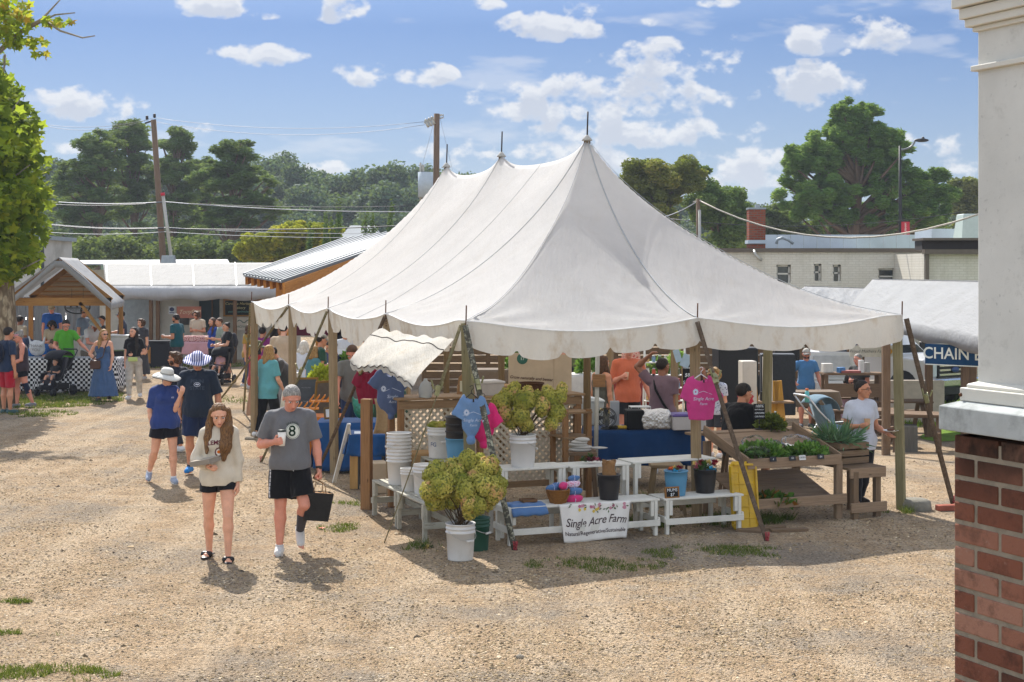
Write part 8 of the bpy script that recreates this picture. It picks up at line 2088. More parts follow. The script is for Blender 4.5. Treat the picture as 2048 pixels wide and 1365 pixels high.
mb=MB();br=[[(-40,200,34),(-10,110,33.5),(45,62,33),(85,38,32.6),(122,-2,32.4)],[(55,58,33),(110,30,32.8),(150,26,32.6)],[(85,38,32.7),(120,62,32.5),(165,76,32.4),(190,72,32.3)],[(-45,330,33.8),(0,250,33.2),(40,200,33)],[(-30,380,33.6),(20,360,33),(60,330,32.6)],[(-20,430,33.6),(30,450,33),(70,440,32.6)],[(-10,520,33.5),(40,540,33),(80,520,32.6)],[(10,110,33.4),(8,140,33.3),(0,170,33.2)]]
for b_ in br:P3=[at(*p)for p in b_];mb.tube(P3,.085 if len(P3)>4 else.03,7,rend=.012)
mb.build('limb',M('limb_pale','#8c8478',.8,.1,.25,6),t,True)
star=[]
for k in range(10):a=-PI/2+k*2*PI/10;r=1. if k%2==0 else.55;star.append((r*math.cos(a),r*math.sin(a)))
def star_leaves(ells,n,size,rng):
 P=[];tot=sum(e[3]*e[4]for e in ells)
 for(px,py,D,rx,ry,dz)in ells:
  m=int(n*rx*ry/tot);d=rng.normal(size=(m,3));d/=np.linalg.norm(d,axis=1,keepdims=True);r=rng.random(m)[:,None]**.4;c=np.array(at(px,py,D));P.append(c+d*r*np.array([rx*D/F,dz,ry*D/F]))
 P=np.concatenate(P);k=vnoise(P*2.1,5)+.5*vnoise(P*5,6)>-.33;P=P[k];m=len(P)
 nrm=rng.normal(size=(m,3))*.6+np.array([.2,-.4,.7]);nrm/=np.linalg.norm(nrm,axis=1,keepdims=True);a=np.cross(nrm,rng.normal(size=(m,3)));a/=np.linalg.norm(a,axis=1,keepdims=True);b=np.cross(nrm,a)
 s=size*rng.uniform(.6,1.3,(m,1,1));S=np.array(star);rad=(S**2).sum(1)
 V=P[:,None]+(a[:,None]*S[None,:,:1]+b[:,None]*S[None,:,1:]+nrm[:,None]*(-.25*rad)[None,:,None])*s
 cen=P[:,None];V=np.concatenate([V,cen],1);nvv=11;F_=(np.arange(m)[:,None,None]*nvv+np.array([(k,(k+1)%10,10)for k in range(10)])[None]).reshape(-1,3)
 return V.reshape(-1,3),F_,P
V,F_,P_=star_leaves([(2,200,33,36,60,1.4),(16,250,33,50,58,1.8),(24,320,33,56,60,2),(30,390,33,56,58,2),(22,455,33,58,60,2),(20,515,33,50,40,1.6),(0,545,33,34,26,1),(-60,360,33.5,100,220,2.5),(-80,150,34,80,120,2.)],9500,.135,rng)
var=np.clip(rng.random(len(P_))**1.2*.9,0,.8);mesh_np('crown',V-np.array(b0),F_,SYC,t,var=np.repeat(var,10),smoothf=False)
V,F_,P_=star_leaves([(20,15,33,40,22,.6),(45,45,32.8,30,20,.5),(10,60,33,22,30,.5),(60,82,32.8,40,12,.4),(25,88,32.8,24,12,.4),(105,45,32.6,26,10,.3),(85,110,32.6,22,7,.2),(-30,40,33,40,50,1),(140,42,32.4,12,5,.1)],560,.11,rng)
var=np.clip(.35+.65*rng.random(len(P_)),0,1);mesh_np('upper_leaves',V-np.array(b0),F_,SYC,t,var=np.repeat(var,10),smoothf=False)
def uh(px,hy,H,D=None,up=0):
 if D is None:p=under_head(px,hy,H);return(p.x,p.y,p.z+up)
 x=(px-CX)*D/F;return(x,D,float(gz(x,D))+up)
RX=((-.12,.02,-1),(-.03,-.15,-1));LX=((.12,.02,-1),(.03,-.15,-1))
BR=((-.15,.05,-1),(.55,-.85,.15));BL=((.15,.05,-1),(-.55,-.85,.15))
FR=((-.1,-.35,-1),(.1,-1,-.1));FL=((.1,-.35,-1),(-.1,-1,-.1))
WALK=[((-.03,-.22,-1),(0,.0,-1)),((.03,.18,-1),(0,.42,-1))]
def who(label,pos,H,yaw,skin,top,bottom,hair=('short','dark'),arms=(RX,LX),legs=None,fem=False,w=1.,belly=0,sl=.6,leg=.75,shoes='#c8c8c8',lean=(0,0,1),look=(0,-1,-.1),grips=('relax','relax'),palms=None,hem=.05,head=1.1,long=.24,kind='shirt',sole='#d8d4cc',res=None,sit=None,low=0,**kw):
 p=Person(label,pos,H,yaw,skin,w,belly,head,lean,arms=list(arms),legs=legs,look=look,grips=grips,palms=palms,res=res or(.0105 if pos[1]>29 else.0088),female=fem,sit=sit,hairc=hair[1])
 if kind=='dress':p.skirt(top,.455,top=.228)
 else:
  if bottom is not None:(p.skirt(bottom,leg*.5,'skirt',.05,.05)if kind=='skirt' else p.shorts(bottom,leg,.012,name='trousers' if leg>1 else 'shorts'))
  p.part=p.shirt(top,sl,.008,hem,.4,tank=(kind=='tank'),name='tank_top' if kind=='tank' else 'shirt')
 if shoes:p.shoes(cloth(shoes),sole)
 if hair[0]:p.hair(hair[0],hair[1],long)
 return p
c_=cloth
def backpack(p,mat,label=None,side=1):
 H=p.H;f=Field();b=p.chest-p.ft*.115*H-p.T*.02*H;f.ell(b,np.array([.075,.05,.12])*H,np.stack([p.X,-p.ft,p.T],1),.02);f.ell(b-p.ft*.04*H-p.T*.05*H,np.array([.055,.025,.06])*H,np.stack([p.X,-p.ft,p.T],1),.02)
 V,Q=f.mesh(.012);V=wrinkle(V,Q,.006,(14,14,8),4);t=thing('backpack',label,'backpack',p.base,p.yaw);mesh_np('pack',V,Q,mat,t)
 mb=MB()
 for s in(-1,1):mb.tube([p.chest+p.X*s*.05*H-p.ft*.08*H-p.T*.07*H,p.shd[0]*(.5-s*.25)+p.shd[1]*(.5+s*.25)+p.T*.05*H-p.ft*.03*H,p.chest+p.X*s*.06*H+p.ft*.075*H+p.T*.02*H,p.chest+p.X*s*.085*H+p.ft*.01*H-p.T*.08*H],.012,6)
 mb.build('strap',mat,t)
def handbag(label,p,i,mat,w=.3,h=.2,drop=.14,strap=True):
 c=Vector(p.world(p.palmc[i]));t=thing('handbag',label,'bag',c,p.yaw);f=Field();f.ell((0,0,-drop-h*.5),(w*.5,.07,h*.55),k=.02);f.cone((-w*.4,0,-drop-h*.85),(w*.4,0,-drop-h*.85),.06,.06,.02);V,Q=f.mesh(.012,cut=[((0,0,-drop),(0,0,1))]);mesh_np('bag',V,Q,mat,t)
 mb=MB()
 for y in(-.03,.03):mb.tube([(-w*.25,y,-drop),(-w*.12,y,-.02),(w*.12,y,-.02),(w*.25,y,-drop)],.009,6)
 mb.build('handle',M('leather_tan','#8a6440',.5),t)
def crossbag(label,p,mat,side=-1,size=(.24,.09,.2),z=-.02):
 H=p.H;c=p.P+p.X*side*.10*H+p.ft*.075*H+p.T*z*H;t=thing('shoulder_bag',label,'bag',p.base,p.yaw)
 mb=MB();mb.box(Vector(c),size);mb.build('bag',mat,t,bevel=.02,seg=2);mb=MB();q=p.shd[1 if side<0 else 0]
 mb.tube([Vector(c)+Vector((0,0,size[2]/2)),Vector(p.waist+p.ft*.09*H),Vector(p.chest+p.ft*.095*H+(q-p.chest)*.35),Vector(q*.75+p.neck0*.25+p.T*.055*H),Vector(p.chest-p.ft*.085*H),Vector(c)+Vector((side*size[0]*.4,0,size[2]/2))],.012,6);mb.build('strap',mat,t)
def stroller(label,pos,rz,fab,frame,s=1.,basket_=True,hood=.9):
 """local: front (child's feet) towards -y, handle towards +y"""
 t=thing('stroller',label,'stroller',pos,rz);fm=M('frame_'+frame,frame,.35,.5,metal=.3);S=lambda*p:tuple(q*s for q in p);BK=M('trim_black','#141416',.5)
 for(x,y)in((-.22,-.36),(.22,-.36),(-.28,.3),(.28,.3)):
  r=.09 if y<0 else.125;Rw=Matrix.Rotation(PI/2,3,'Y');mb=MB();mb.lathe([(r*.55*s,-.018*s),(r*s,-.02*s),(r*s,.02*s),(r*.55*s,.018*s)],S(x,y,r),20,cap=False,R=Rw);w_=mb.build('wheel',BK,t);mb=MB();mb.lathe([(.001,-.014*s),(r*.6*s,-.012*s),(r*.6*s,.012*s),(.001,.014*s)],S(x,y,r),12,cap=False,R=Rw);mb.build('hub',fm,w_)
 mb=MB()
 for x in(-.25,.25):mb.tube([S(x*.9,-.36,.12),S(x,-.1,.42),S(x,.3,.78),S(x,.5,1.02)],.014*s,7);mb.tube([S(x*1.1,.3,.13),S(x,.05,.52)],.012*s,7)
 mb.tube([S(-.25,.5,1.02),S(-.2,.54,1.05),S(.2,.54,1.05),S(.25,.5,1.02)],.017*s,7);mb.tube([S(-.22,-.34,.12),S(.22,-.34,.12)],.012*s,6);mb.tube([S(-.27,.3,.13),S(.27,.3,.13)],.012*s,6);mb.tube([S(-.23,-.22,.52),S(0,-.33,.56),S(.23,-.22,.52)],.016*s,7);mb.build('frame',fm,t)
 mb=MB();mb.sheet([[Vector(S(x,y,z))for(y,z)in((-.34,.16),(-.27,.38),(-.05,.40),(.02,.42),(.14,.66),(.22,.88))]for x in np.linspace(-.2,.2,5)],.025*s)
 for x in(-.205,.205):mb.sheet([[Vector(S(x,a[0],a[1])),Vector(S(x,a[2],a[3]))]for a in((-.26,.38,-.24,.5),(-.05,.4,-.02,.56),(.14,.66,.0,.74),(.22,.88,.06,.9))],.015*s)
 mb.build('seat',fab,t)
 rows=[]
 for k in range(9):
  a=-.95+(1.85+hood*.5)*k/8;rows.append([Vector(S(x*(1-.1*abs(x)),.16-.30*math.sin(a)*(1-1.2*x*x),.72+.33*math.cos(a)*(1-1.6*x*x)))for x in np.linspace(-.25,.25,11)])
 MB().sheet(rows,.01).build('canopy',fab,t)
 if basket_:mb=MB();mb.box(S(0,.05,.22),S(.38,.45,.13));mb.build('basket',M('mesh_black','#17181b',.7),t)
 return t
def seated_child(label,pos,yaw,top,skin='fair',H=.82):
 p=Person(label,pos,H,yaw,skin,1.15,.2,1.65,(0,.35,1),look=(0,-1,-.1),arms=[((-.3,-.3,-1),(.3,-1,.2)),((.3,-.3,-1),(-.3,-1,.2))],legs=[((-.25,-1,.1),(-.1,-.5,-1)),((.25,-1,.1),(.1,-.5,-1))],res=.0075,sit=.46,hairc='brown')
 p.shirt(top,.6,.006,.02);p.shorts(c_('#8f8b95'),.7,.008);p.hair('short','brown');p.shoes(c_('#c8c8c8'));return p
p=who('man with dark hair, navy backpack and red shorts at the left edge',uh(14,655,1.83),1.83,2.5,'tan',c_('#25324a'),c_('#a11f2e'),sl=.7,shoes='#3f5a5a',leg=.9);backpack(p,c_('#1a2133'),'navy backpack worn by the man in red shorts')
p=who('woman in pink headband, sunglasses, dark tank top and black shorts',uh(43,662,1.7),1.7,-1.15,'pink',c_('#3a3036'),c_('#14161d'),('bun','grey'),(((-.1,-.1,-1),(.25,-.75,-.35)),((.15,-.1,-1),(-.2,-.85,-.35))),WALK,True,1.1,kind='tank',leg=.45,grips=('grip','grip'),look=(-.1,-1,-.3),shoes='#77777a');p.glasses()
mb=MB();mb.lathe([(.062*1.7,-.012),(.064*1.7,.012)],(0,0,0),20,cap=False);f=Field();f.ell(p.hc+p.hu*.03*1.7,np.array([.053,.062,.018])*1.7,np.stack([p.hr,-p.hf,p.hu],1));V,Q=f.mesh(.01);mesh_np('headband',V,Q,c_('#c58a94'),p.root)
f=Field();a=p.knee[1];f.cone(a+(p.hip[1]-a)*.2,a+(p.ankle[1]-a)*.4,.07,.065,clip=[(a+(p.ankle[1]-a)*.4,nv(p.ankle[1]-a)),(a+(p.hip[1]-a)*.2,nv(p.hip[1]-a))]);V,Q=f.mesh(.01);mesh_np('knee_sleeve',V,Q,c_('#1c2438'),p.root)
handbag('large black handbag with tan handles carried by the woman in the pink headband',p,1,M('leather_black','#1c1a1a',.5),.38,.26,.16)
who('person in white and blue striped shirt cut by the left edge',uh(-9,648,1.75),1.75,2.9,'fair',striped('#9fb0cc','#d5d9e0',2,110),c_('#39414d'),sl=.8,leg=1.9)
who('man in tan printed T-shirt seen from behind beside the sycamore trunk',uh(38,632,1.78),1.78,2.7,'brown',c_('#a89a84'),c_('#3b3a36'),w=1.1,leg=.9)
who('person in bright blue shirt bent low over the checked table',uh(68,0,1.7,38.6),1.7,1.2,'fair',c_('#1f62ab'),c_('#8a7a60'),('short','brown'),(FR,FL),lean=(0,-1,.35),look=(0,-1,-1),hem=.02,w=1.15)
who('person in slate blue shirt stooping behind the bright blue one',uh(80,0,1.75,39.7),1.75,-1.2,'tan',c_('#3e4c6c'),c_('#2b2b2b'),('short','dark'),(FR,FL),lean=(0,-1,.6),look=(0,-1,-.8),w=1.1)
p=who('vendor in blue shirt and cream cap standing behind the coolers',uh(104,0,1.78,41.8,.33),1.78,.1,'pink',c_('#26549a'),c_('#3a3a3a'),belly=.4,w=1.1,look=(0,-1,-.3));p.cap(c_('#b5a88a'),c_('#b5a88a'))
who('vendor in cream shirt with dark wavy hair looking down at the table',uh(110,0,1.72,39.6,.06),1.72,.0,'tan',c_('#b3a68c'),c_('#3a3a3a'),('curly','dark'),(BR,BL),lean=(0,-.3,1),look=(0,-1,-.9))
p=who('man in bright green shirt and glasses standing in front of the checked table',uh(132,638,1.84),1.84,.12,'pink',c_('#4f9a2c'),c_('#1d1c20'),arms=(((-.3,.05,-1),(.35,-.8,-.2)),((.55,-.1,-.8),(.75,-.5,-.65))),look=(.2,-1,-.55),leg=.85,shoes='#b8b8b8');p.glasses(False)
p=who('bearded man in white shirt and grey bucket hat leaning over the table',uh(176,0,1.76,38.7,.1),1.76,.9,'pink',c_('#bdbab8'),c_('#6a6258'),('short','ginger'),(FR,FL),lean=(0,-.45,1),look=(0,-1,-.6));p.sunhat(c_('#9ba3a0'),.035,droop=.7);p.beard('ginger',.09)
p=who('man in grey-blue shirt and white cap seen in profile behind the bucket hat',uh(166,0,1.78,41.6,.22),1.78,1.3,'tan',c_('#6f7f90'),c_('#3a3a3a'));p.cap(c_('#c4bca8'),c_('#2f4a38'))
p=who('woman in long blue denim dress with hand on hip and sunglasses',uh(207,658,1.68),1.68,.15,'fair',c_('#435c80',.16),None,('long','blond'),(((-.5,.15,-.8),(.6,-.25,-.65)),((.15,0,-1),(-.1,-.35,-.9))),WALK,True,1.08,look=(.7,-1,-.1),kind='dress',shoes='#3b3330',sole='#4a4038',long=.22);p.glasses();crossbag('brown leather bag worn across the blue denim dress',p,M('leather_brown','#4a2f22',.5),-1)
p=who('woman with very long dark hair, black top, ripped white jeans and lime belt bag',uh(268,654,1.70),1.70,.1,'fair',c_('#16161b'),M('jeans_white','#bab4a8',.85,.1,.15,9,.4,.01,dirt='#8f7f72'),('long','dark'),(RX,((.3,.15,-1),(-.75,-.5,-.1))),WALK,True,look=(-.6,-1,0),leg=1.93,shoes='#d0d0d0',hem=-.06,long=.34)
t=thing('belt_bag','lime green belt bag on the woman in ripped white jeans','bag',p.base,p.yaw);mb=MB();mb.box(Vector(p.P+p.ft*.11*1.7+p.T*.04),(.22,.05,.10));mb.build('pouch',c_('#b6c47a'),t,bevel=.02,seg=2)
p=who('man in navy shirt and dark cap by the canopy post, seen from the side',uh(245,622,1.8),1.8,-1.3,'tan',c_('#232d40'),c_('#24262c'),arms=(FR,LX),leg=.9);p.cap(c_('#141b2a'))
who('woman with curly brown hair in dark clothes behind the one in white jeans',uh(284,638,1.68),1.68,-.6,'fair',c_('#3a3a40'),c_('#3f4045'),('curly','brown'),fem=True,kind='skirt',leg=.9,w=1.1)
p=who('bearded man in dark teal T-shirt holding a paper cup',uh(354,628,1.8),1.8,-2.0,'tan',c_('#14505a'),c_('#4a4247'),arms=(RX,((.15,.1,-1),(.1,-1,.1))),legs=WALK,w=1.1,leg=1.9,grips=('relax','grip'),hair=('short','dark'));p.beard('dark');paper_cup(p.world(p.palmc[1]),'white paper cup held by the man in dark teal',False,.12)
who('vendor in cream printed T-shirt behind the pink table',uh(395,622,1.75,47.4),1.75,-.2,'tan',c_('#b8a994'),c_('#5a4a42'),('curly','brown'),(BR,BL),look=(-.3,-1,-.3))
p=who('woman with long dark hair and royal blue shirt holding a cup',uh(427,636,1.68),1.68,-.9,'fair',c_('#2347a0'),c_('#23262e'),('long','brown'),(RX,BL),fem=True,leg=1.9,grips=('grip','grip'));paper_cup(p.world(p.palmc[1]),'white cup held by the woman in royal blue',False,.1)
t=thing('water_bottle','pink bottle hanging from the hand of the woman in royal blue','bottle',p.world(p.palmc[0]));mb=MB();mb.lathe([(.001,-.2),(.035,-.2),(.035,-.04),(.018,0),(.001,0)],(0,0,0),12,cap=False);mb.build('bottle',M('bottle_pink','#c8507a',.4),t)
who('person in pale grey-green shirt between the blue and black shirts',uh(441,640,1.68,42.6),1.68,-1.0,'fair',c_('#93a094'),c_('#3a3d45'),('short','brown'),(BR,BL),leg=1.9)
p=who('woman in black T-shirt and shorts with a grey backpack pushing the child stroller',uh(455,646,1.62),1.62,-1.0,'fair',c_('#14171d'),c_('#15171c'),('bun','dark'),(FR,FL),fem=True,w=1.2,leg=.8,shoes='#2a2a2e',grips=('grip','grip'));backpack(p,c_('#34363f'),'dark grey backpack on the woman with the stroller')
q=ground(441,768);stroller('black stroller with raised hood and a sitting child, in front of the shed',q,-.25,c_('#14161d'),'#2a2b30',.95);seated_child('small child in pink sitting in the black stroller before the shed',q+Vector((-.02,-.02,0)),-.25,c_('#c498a0'))
q=ground(110,792);stroller('navy pushchair with big hood and a yawning baby at the left stall',q,-.35,c_('#12151f'),'#1d1f26',1.05,hood=.5);seated_child('yawning baby in dark clothes in the navy pushchair',q+Vector((-.02,-.02,.02)),-.35,c_('#22242a'),H=.8)
t=thing('plastic_bag','white printed plastic grocery bag standing on the checked table','bag',at(74,712,37.3));f=Field();f.ell((0,0,.19),(.2,.1,.2));f.cone((-.15,0,.3),(-.2,0,.46),.04,.02);f.cone((.15,0,.3),(.19,0,.46),.04,.02);V,Q=f.mesh(.012,cut=[((0,0,0),(0,0,-1))]);V=wrinkle(V,Q,.014,(14,14,10),2);mesh_np('bag',V,Q,M('bag_white','#b9bcc0',.5,.4,.05),t);put_text('lettering','THANK\n YOU',.1,(0,-.12,.2),(1,0,0),(0,0,1),M('ink_grey','#6a6a66'),t,False)
board_sign('leaning_board','narrow green-framed black board leaning at the end of the checked table',ground(238,772),.5,.38,.95,['~~','~~~'],.1,frame='#6d7a58',lean=.15)
p=who('curly-haired person in dark navy shirt and sunglasses walking behind the couple in hats',uh(352,703,1.68),1.68,-2.2,'tan',c_('#20242e'),c_('#2a2d35'),('curly','brown'),legs=WALK,leg=1.9,look=(.5,-1,0),w=1.1);p.glasses()
p=who('woman with blond-streaked hair in light teal blouse and black trousers, from behind',uh(536,690,1.68),1.68,2.55,'fair',c_('#5d9aa0'),c_('#15171d'),('half','blond'),(((-.2,-.1,-1),(-.1,-.6,-1)),LX),WALK,True,1.12,leg=1.93,hem=.11,sl=.8,long=.12)
p=who('woman in olive hat, red top and long tan skirt beside the teal blouse',uh(512,0,1.66,29.2),1.66,2.2,'fair',c_('#9a2a30'),c_('#9a7458'),('half','dark'),fem=True,kind='skirt',leg=.8,long=.1);p.sunhat(c_('#5c5b42'),.055,droop=.5)
who('man in grey shirt stooping towards the tent from behind the post',uh(581,0,1.72,27.8),1.72,-1.3,'tan',c_('#4d4a4a'),c_('#23242a'),('short','dark'),(FR,FL),lean=(0,-.5,1),look=(0,-1,-.8))
who('person in magenta shirt far along the left side of the tent',uh(524,655,1.68),1.68,2.8,'tan',c_('#7a2a6a'),c_('#23242a'),w=1.15)
who('person in red shirt behind the magenta one at the far tent corner',uh(548,652,1.70),1.70,2.2,'tan',c_('#b02a34'),c_('#23242a'),('long','dark'),fem=True)
who('heavy man in tan T-shirt with back print at the far left of the tent',uh(566,648,1.84),1.84,2.9,'fair',c_('#b09a80'),c_('#4a4038'),w=1.25,belly=.5)
who('white-haired woman in white top seated area of the tent, seen from behind',uh(607,682,1.6),1.6,2.9,'fair',c_('#c4c7cc'),c_('#4a4d55'),('bob','white'),fem=True,long=.08)
who('fair-haired person in blue-green shirt beside the white-haired woman',uh(626,692,1.55),1.55,2.4,'fair',c_('#4d7a80'),c_('#4a4d55'),('bob','blond'),fem=True,long=.06)
who('dark-haired man in navy T-shirt behind the second tent post',uh(671,680,1.78),1.78,-1.2,'tan',c_('#1d2536'),c_('#202229'),('short','dark'),(BR,BL),look=(0,-1,-.4))
who('vendor in grey T-shirt leaning on the blue cloth table under the flap',uh(707,0,1.86,24.9),1.86,.05,'pink',c_('#6c6c68'),c_('#2c3c5c'),('short','brown'),(((-.2,-.2,-1),(.05,-.35,-1)),((.2,-.2,-1),(-.05,-.35,-1))),lean=(0,-.25,1),look=(-.1,-1,-.7),w=1.05,leg=1.9)
for(px,py,D,lab,c)in((575,0,30.0,'table under grey cloth beside the far left tent posts','#8d8f94'),(640,0,29.2,'table under cream cloth with baskets, between the first two tent posts','#b5aa92'),(735,0,28.2,'table under dark green cloth deep inside the tent','#2f4a3a')):
 covered_table(lab,Vector(((px-CX)*D/F,D,0)),1.3,.7,.78,.3,c_(c),.5)
for k,(px,D,c,s3,lab)in enumerate(((560,29.9,'#8a5a34',(.35,.28,.14),'shallow brown crate on the grey cloth table'),(590,30.0,'#c9c5bc',(.25,.22,.2),'white box on the grey cloth table'),(628,29.1,'#a0763c',(.34,.28,.14),'tan crate on the cream cloth table, left'),(655,29.2,'#5a2c2c',(.3,.25,.18),'dark red crate on the cream cloth table, right'),(722,28.1,'#6f7f3a',(.4,.3,.16),'crate of green produce on the dark green cloth'),(750,28.3,'#1d2026',(.3,.3,.3),'black box on the dark green cloth'))):
 box3('produce_crate',lab,Vector(((px-CX)*D/F,D,.79)),s3,.3,M('crate'+c,c,.7,.2,.3,20),'crate')
who('man in dark green shirt and cap shopping inside the tent behind the second post',uh(640,668,1.78),1.78,1.9,'tan',c_('#2c4a3a'),c_('#2b2d33'),arms=(BR,BL)).cap(c_('#8a8472'))
who('woman in lilac top with brown hair deep in the tent near the flap',uh(738,672,1.68),1.68,-2.3,'fair',c_('#8f86a8'),c_('#2b2d33'),('long','brown'),fem=True)
who('man in white shirt at the far end of the tent, partly behind the poster board',uh(690,655,1.76),1.76,.4,'tan',c_('#b9bbbd'),c_('#2b2d33'))
who('woman in mustard top walking between the shed and the tent',uh(497,648,1.66),1.66,1.2,'fair',c_('#a8853c'),c_('#2c3c5c'),('half','brown'),legs=WALK,fem=True,leg=1.9,long=.1)
who('man in charcoal shirt standing behind the checked table beside the white coolers',uh(205,632,1.78),1.78,-.4,'tan',c_('#37393f'),c_('#2b2d33'),arms=(BR,BL))
who('woman with long brown hair in sleeveless grey dress, inside the tent',uh(1203,712,1.68),1.68,2.3,'tan',c_('#55554c'),None,('long','brown'),fem=True,kind='dress',long=.3)
p=who('person in orange T-shirt holding a pale drink, head behind the tent edge',uh(1256,0,1.86,25.6),1.86,.15,'pink',c_('#c46a4c'),c_('#26282e'),('short','grey'),(((-.2,.1,-1),(.4,-.8,.35)),((.3,.05,-1),(.25,-.25,-1))),w=1.1,sl=.85,grips=('grip','relax'),hem=.08);paper_cup(p.world(p.palmc[0]),'pale iced drink held by the person in orange',False,.13,.035,'#c9a88a')
p=who('man in mauve T-shirt with black strap, hand on his head, seen from behind',uh(1324,717,1.74),1.74,2.75,'brown',c_('#6f5a62'),c_('#171a26'),('short','dark'),(LX,((.65,-.1,.65),(-.7,.1,.6))),w=1.12,leg=1.9,look=(-.5,-1,0))
t=thing('bag_strap','black strap slung across the back of the mauve shirt','strap',p.base,p.yaw);mb=MB();H=1.74;mb.tube([p.shd[1]*.7+p.neck0*.3+p.T*.05*H,p.chest-p.ft*.092*H+p.X*.03*H,p.waist-p.ft*.1*H-p.X*.04*H,p.P-p.ft*.09*H-p.X*.1*H],.02,6);mb.build('strap',c_('#111114'),t)
who('bare-shouldered woman with dark hair up, beside the pink shirt',uh(1390,706,1.7),1.7,2.9,'brown',c_('#3a1c26'),c_('#23242a'),('bun','dark'),fem=True,kind='tank',hem=.0)
p=who('child with ginger-blond hair, glasses and blue-flowered shirt',uh(1431,738,1.5),1.5,-.7,'fair',patterned('#33406e','#c0c6d4',38,.28),c_('#3a3d45'),('curly','blond'),head=1.2);p.glasses()
p=Person('man in black T-shirt and black cap seated behind the vegetable stand',(2.98,19.95,0),1.82,2.35,'tan',1.25,.3,1.1,(0,-.2,1),look=(-.35,-1,-.15),arms=[((-.15,-.3,-1),(.2,-1,-.1)),((.35,-.55,-.9),(-.3,-1,-.02))],legs=[((-.2,-1,-.1),(0,0,-1)),((.2,-1,-.1),(0,0,-1))],res=.0085,sit=.70,hairc='dark')
p.shirt(c_('#0f0f12'),.95,.014,.04,.6,amp=.008);p.shorts(c_('#23252c'),.9,.014);p.hair('short','dark');p.cap(c_('#0d0d10'),back=True);p.shoes(c_('#2a2a2e'));stool('dark stool under the seated man in black',(p.base.x,19.95,0),.68,.36)
p=who('man in blue T-shirt, black shorts, cap and sunglasses with a hand on his hip',uh(1612,697,1.84),1.84,.1,'pink',c_('#4a7aa6'),c_('#14161c'),arms=(((-.6,.15,-.75),(.55,-.2,-.75)),((.3,-.1,-1),(.1,-.5,-.8))),look=(-.15,-1,-.1),leg=.75,shoes='#44484e',w=1.05);p.glasses();p.cap(c_('#a9a49a'));p.beard('dark')
q=ground(1655,885);q=Vector((q.x,27.6,gh(q.x,27.6)));stroller('grey-blue stroller with white legs parked beside the man in the blue T-shirt',Vector((at(1655,0,28.5).x,28.5,gh(at(1655,0,28.5).x,28.5))),1.9,c_('#5d7684'),'#b9bcbe',1.1)
t=thing('water_bottle','turquoise bottle hanging on the grey-blue stroller handle','bottle',at(1614,792,28.2));mb=MB();mb.lathe([(.001,-.22),(.045,-.22),(.045,-.06),(.025,0),(.001,0)],(0,0,.1),12,cap=False);mb.build('bottle',M('bottle_teal','#5aa9a9',.4),t);mb=MB();mb.lathe([(.03,.1),(.03,.14)],(0,0,0),10);mb.build('cap',M('cap_orange','#c0642c',.4),t)
who('grey-haired bearded man in dark grey printed shirt behind the far tables',uh(1718,708,1.76),1.76,-.9,'pink',c_('#3b3d3c'),c_('#3a3a3a'),('short','grey'),(BR,BL),w=1.1)
who('little girl with dark hair and pale pink dress, from behind',uh(1697,750,1.22),1.22,2.9,'tan',c_('#b596a6'),None,('half','dark'),fem=True,kind='dress',head=1.25,long=.12)
p=who('woman in white T-shirt, dark leggings and glasses carrying a drink and a plate',uh(1722,760,1.64),1.64,.25,'tan',c_('#b9bdc8'),c_('#15181f'),('bun','dark'),(((-.2,.1,-1),(.45,-.8,.15)),((.25,.1,-1),(.15,-.8,-.25))),WALK,True,1.05,look=(.8,-1,0),leg=1.92,shoes='#2c2725',sole='#6a4a38',grips=('grip','flat'),palms=[None,(0,0,1)],hem=.07);p.glasses(False);paper_cup(Vector(p.world(p.palmc[0]))+Vector((0,0,.02)),'clear cup of iced coffee held by the woman in white',False,.13,.04,'#b08a64')
t=thing('paper_plate','white plate with food in the hand of the woman in white','plate',Vector(p.world(p.palmc[1]))+Vector((0,0,.03)));mb=MB();mb.lathe([(.001,0),(.07,0),(.1,.015)],(0,0,0),18,cap=False);mb.build('plate',M('paper','#d9dde0'),t);mb=MB();mb.ell((0,0,.02),(.05,.04,.02));mb.build('food',M('food_brown','#5a3a28',.7),t)
t=thing('timber_fence','brown horizontal timber fence seen through the back of the tent','fence',(-2.2,37.5,-.1));FB=wood('fence_brown','#55432f','#7a6248')
for k in range(6):
 mb=MB()
 for q in range(9):mb.box((1.6*k+.8,.0,.12+.2*q),(1.55,.03,.17))
 mb.build('slat_panel',FB,t)
for k in range(7):mb=MB();mb.box((1.6*k,.05,.85),(.11,.11,1.95));mb.build('post',FB,t)
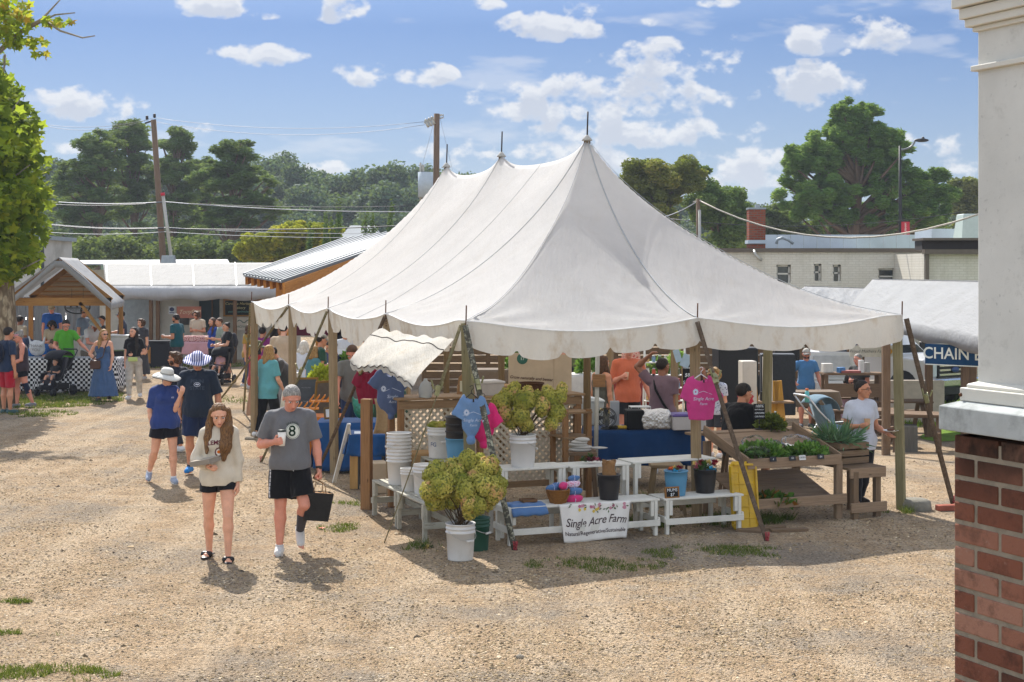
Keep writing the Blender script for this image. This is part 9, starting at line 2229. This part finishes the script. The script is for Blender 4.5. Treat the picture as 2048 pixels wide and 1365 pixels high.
for k,(px,D,c,lab)in enumerate(((1010,34,'#6a5a48','table under brown cloth in front of the timber fence, left'),(1150,33,'#c0bdb5','table under white cloth in front of the timber fence, middle'),(1290,34.5,'#8a3a34','table under rust-red cloth in front of the timber fence, right'))):
 x=(px-CX)*D/F;covered_table(lab,Vector((x,D,float(gz(x,D)))),1.5,.7,.8,.05,c_(c),.6)
 greens('potted_plant',['bushy potted plant on the brown cloth table','flowering plant on the white cloth table','bushy plant on the rust-red cloth table'][k],Vector((x+.3,D,float(gz(x,D))+.82)),.28,.2,.45,500,.09,'plant',seed=40+k)
who('man in olive shirt behind the white cloth table at the back of the tent',uh(1140,0,1.78,34.6),1.78,.2,'tan',c_('#5a6040'),c_('#2b2d33'),arms=(BR,BL))
who('woman in red patterned top shopping at the rust-red cloth table',uh(1262,0,1.68,33.4),1.68,2.6,'fair',patterned('#b0453a','#d0a08c',26),c_('#2c3c5c'),('long','dark'),fem=True,leg=1.9,long=.2)
for k,(px,py,s_,lab)in enumerate([(515,865,.16,'largest pale stone in the small rock heap left of the teal blouse'),(540,868,.12,'brownish stone in the rock heap'),(555,873,.1,'reddish stone at the right of the rock heap'),(500,880,.09,'small stone at the front of the rock heap'),(1040,1318,.04,'dark fist-sized stone lying alone in the foreground')]):
 p_=ground(px,py);V,Q=Field().ell((0,0,0),(s_,s_*.7,s_*.45),k=.01).mesh(max(.006,s_*.16));V=V*(1+.22*vnoise(V/s_*1.4+k*5,k)[:,None]);o=mesh_np('rock',V,Q,M('rock','#8d8476',.9,.1,.25,9,.5,.02),loc=(p_.x,p_.y,gh(p_.x,p_.y)+s_*.2));tag(o,lab,'stone','loose rocks')
p_=ground(644,1057);t=mesh_np('fallen_leaf',[(0,0,.012),(.05,.01,.03),(.04,.05,.02),(-.02,.05,.025),(-.05,.0,.02),(0,-.03,.03)],[(0,1,2),(0,2,3),(0,3,4),(0,4,5)],M('leaf_orange','#c0542c',.6),loc=(p_.x,p_.y,gh(p_.x,p_.y)));tag(t,'single orange fallen leaf on the gravel right of the man with the cup','leaf')
build_grass()
mb=MB();mb.box((0,195,9),(662,452,24));m,nt,out=newmat('haze_air');pv=nt.nodes.new('ShaderNodeVolumePrincipled');pv.inputs['Color'].default_value=(.80,.88,1,1);pv.inputs['Density'].default_value=.00038;pv.inputs['Anisotropy'].default_value=.2
nt.links.new(pv.outputs[0],out.inputs['Volume']);mb.build('haze',m,kind='stuff')
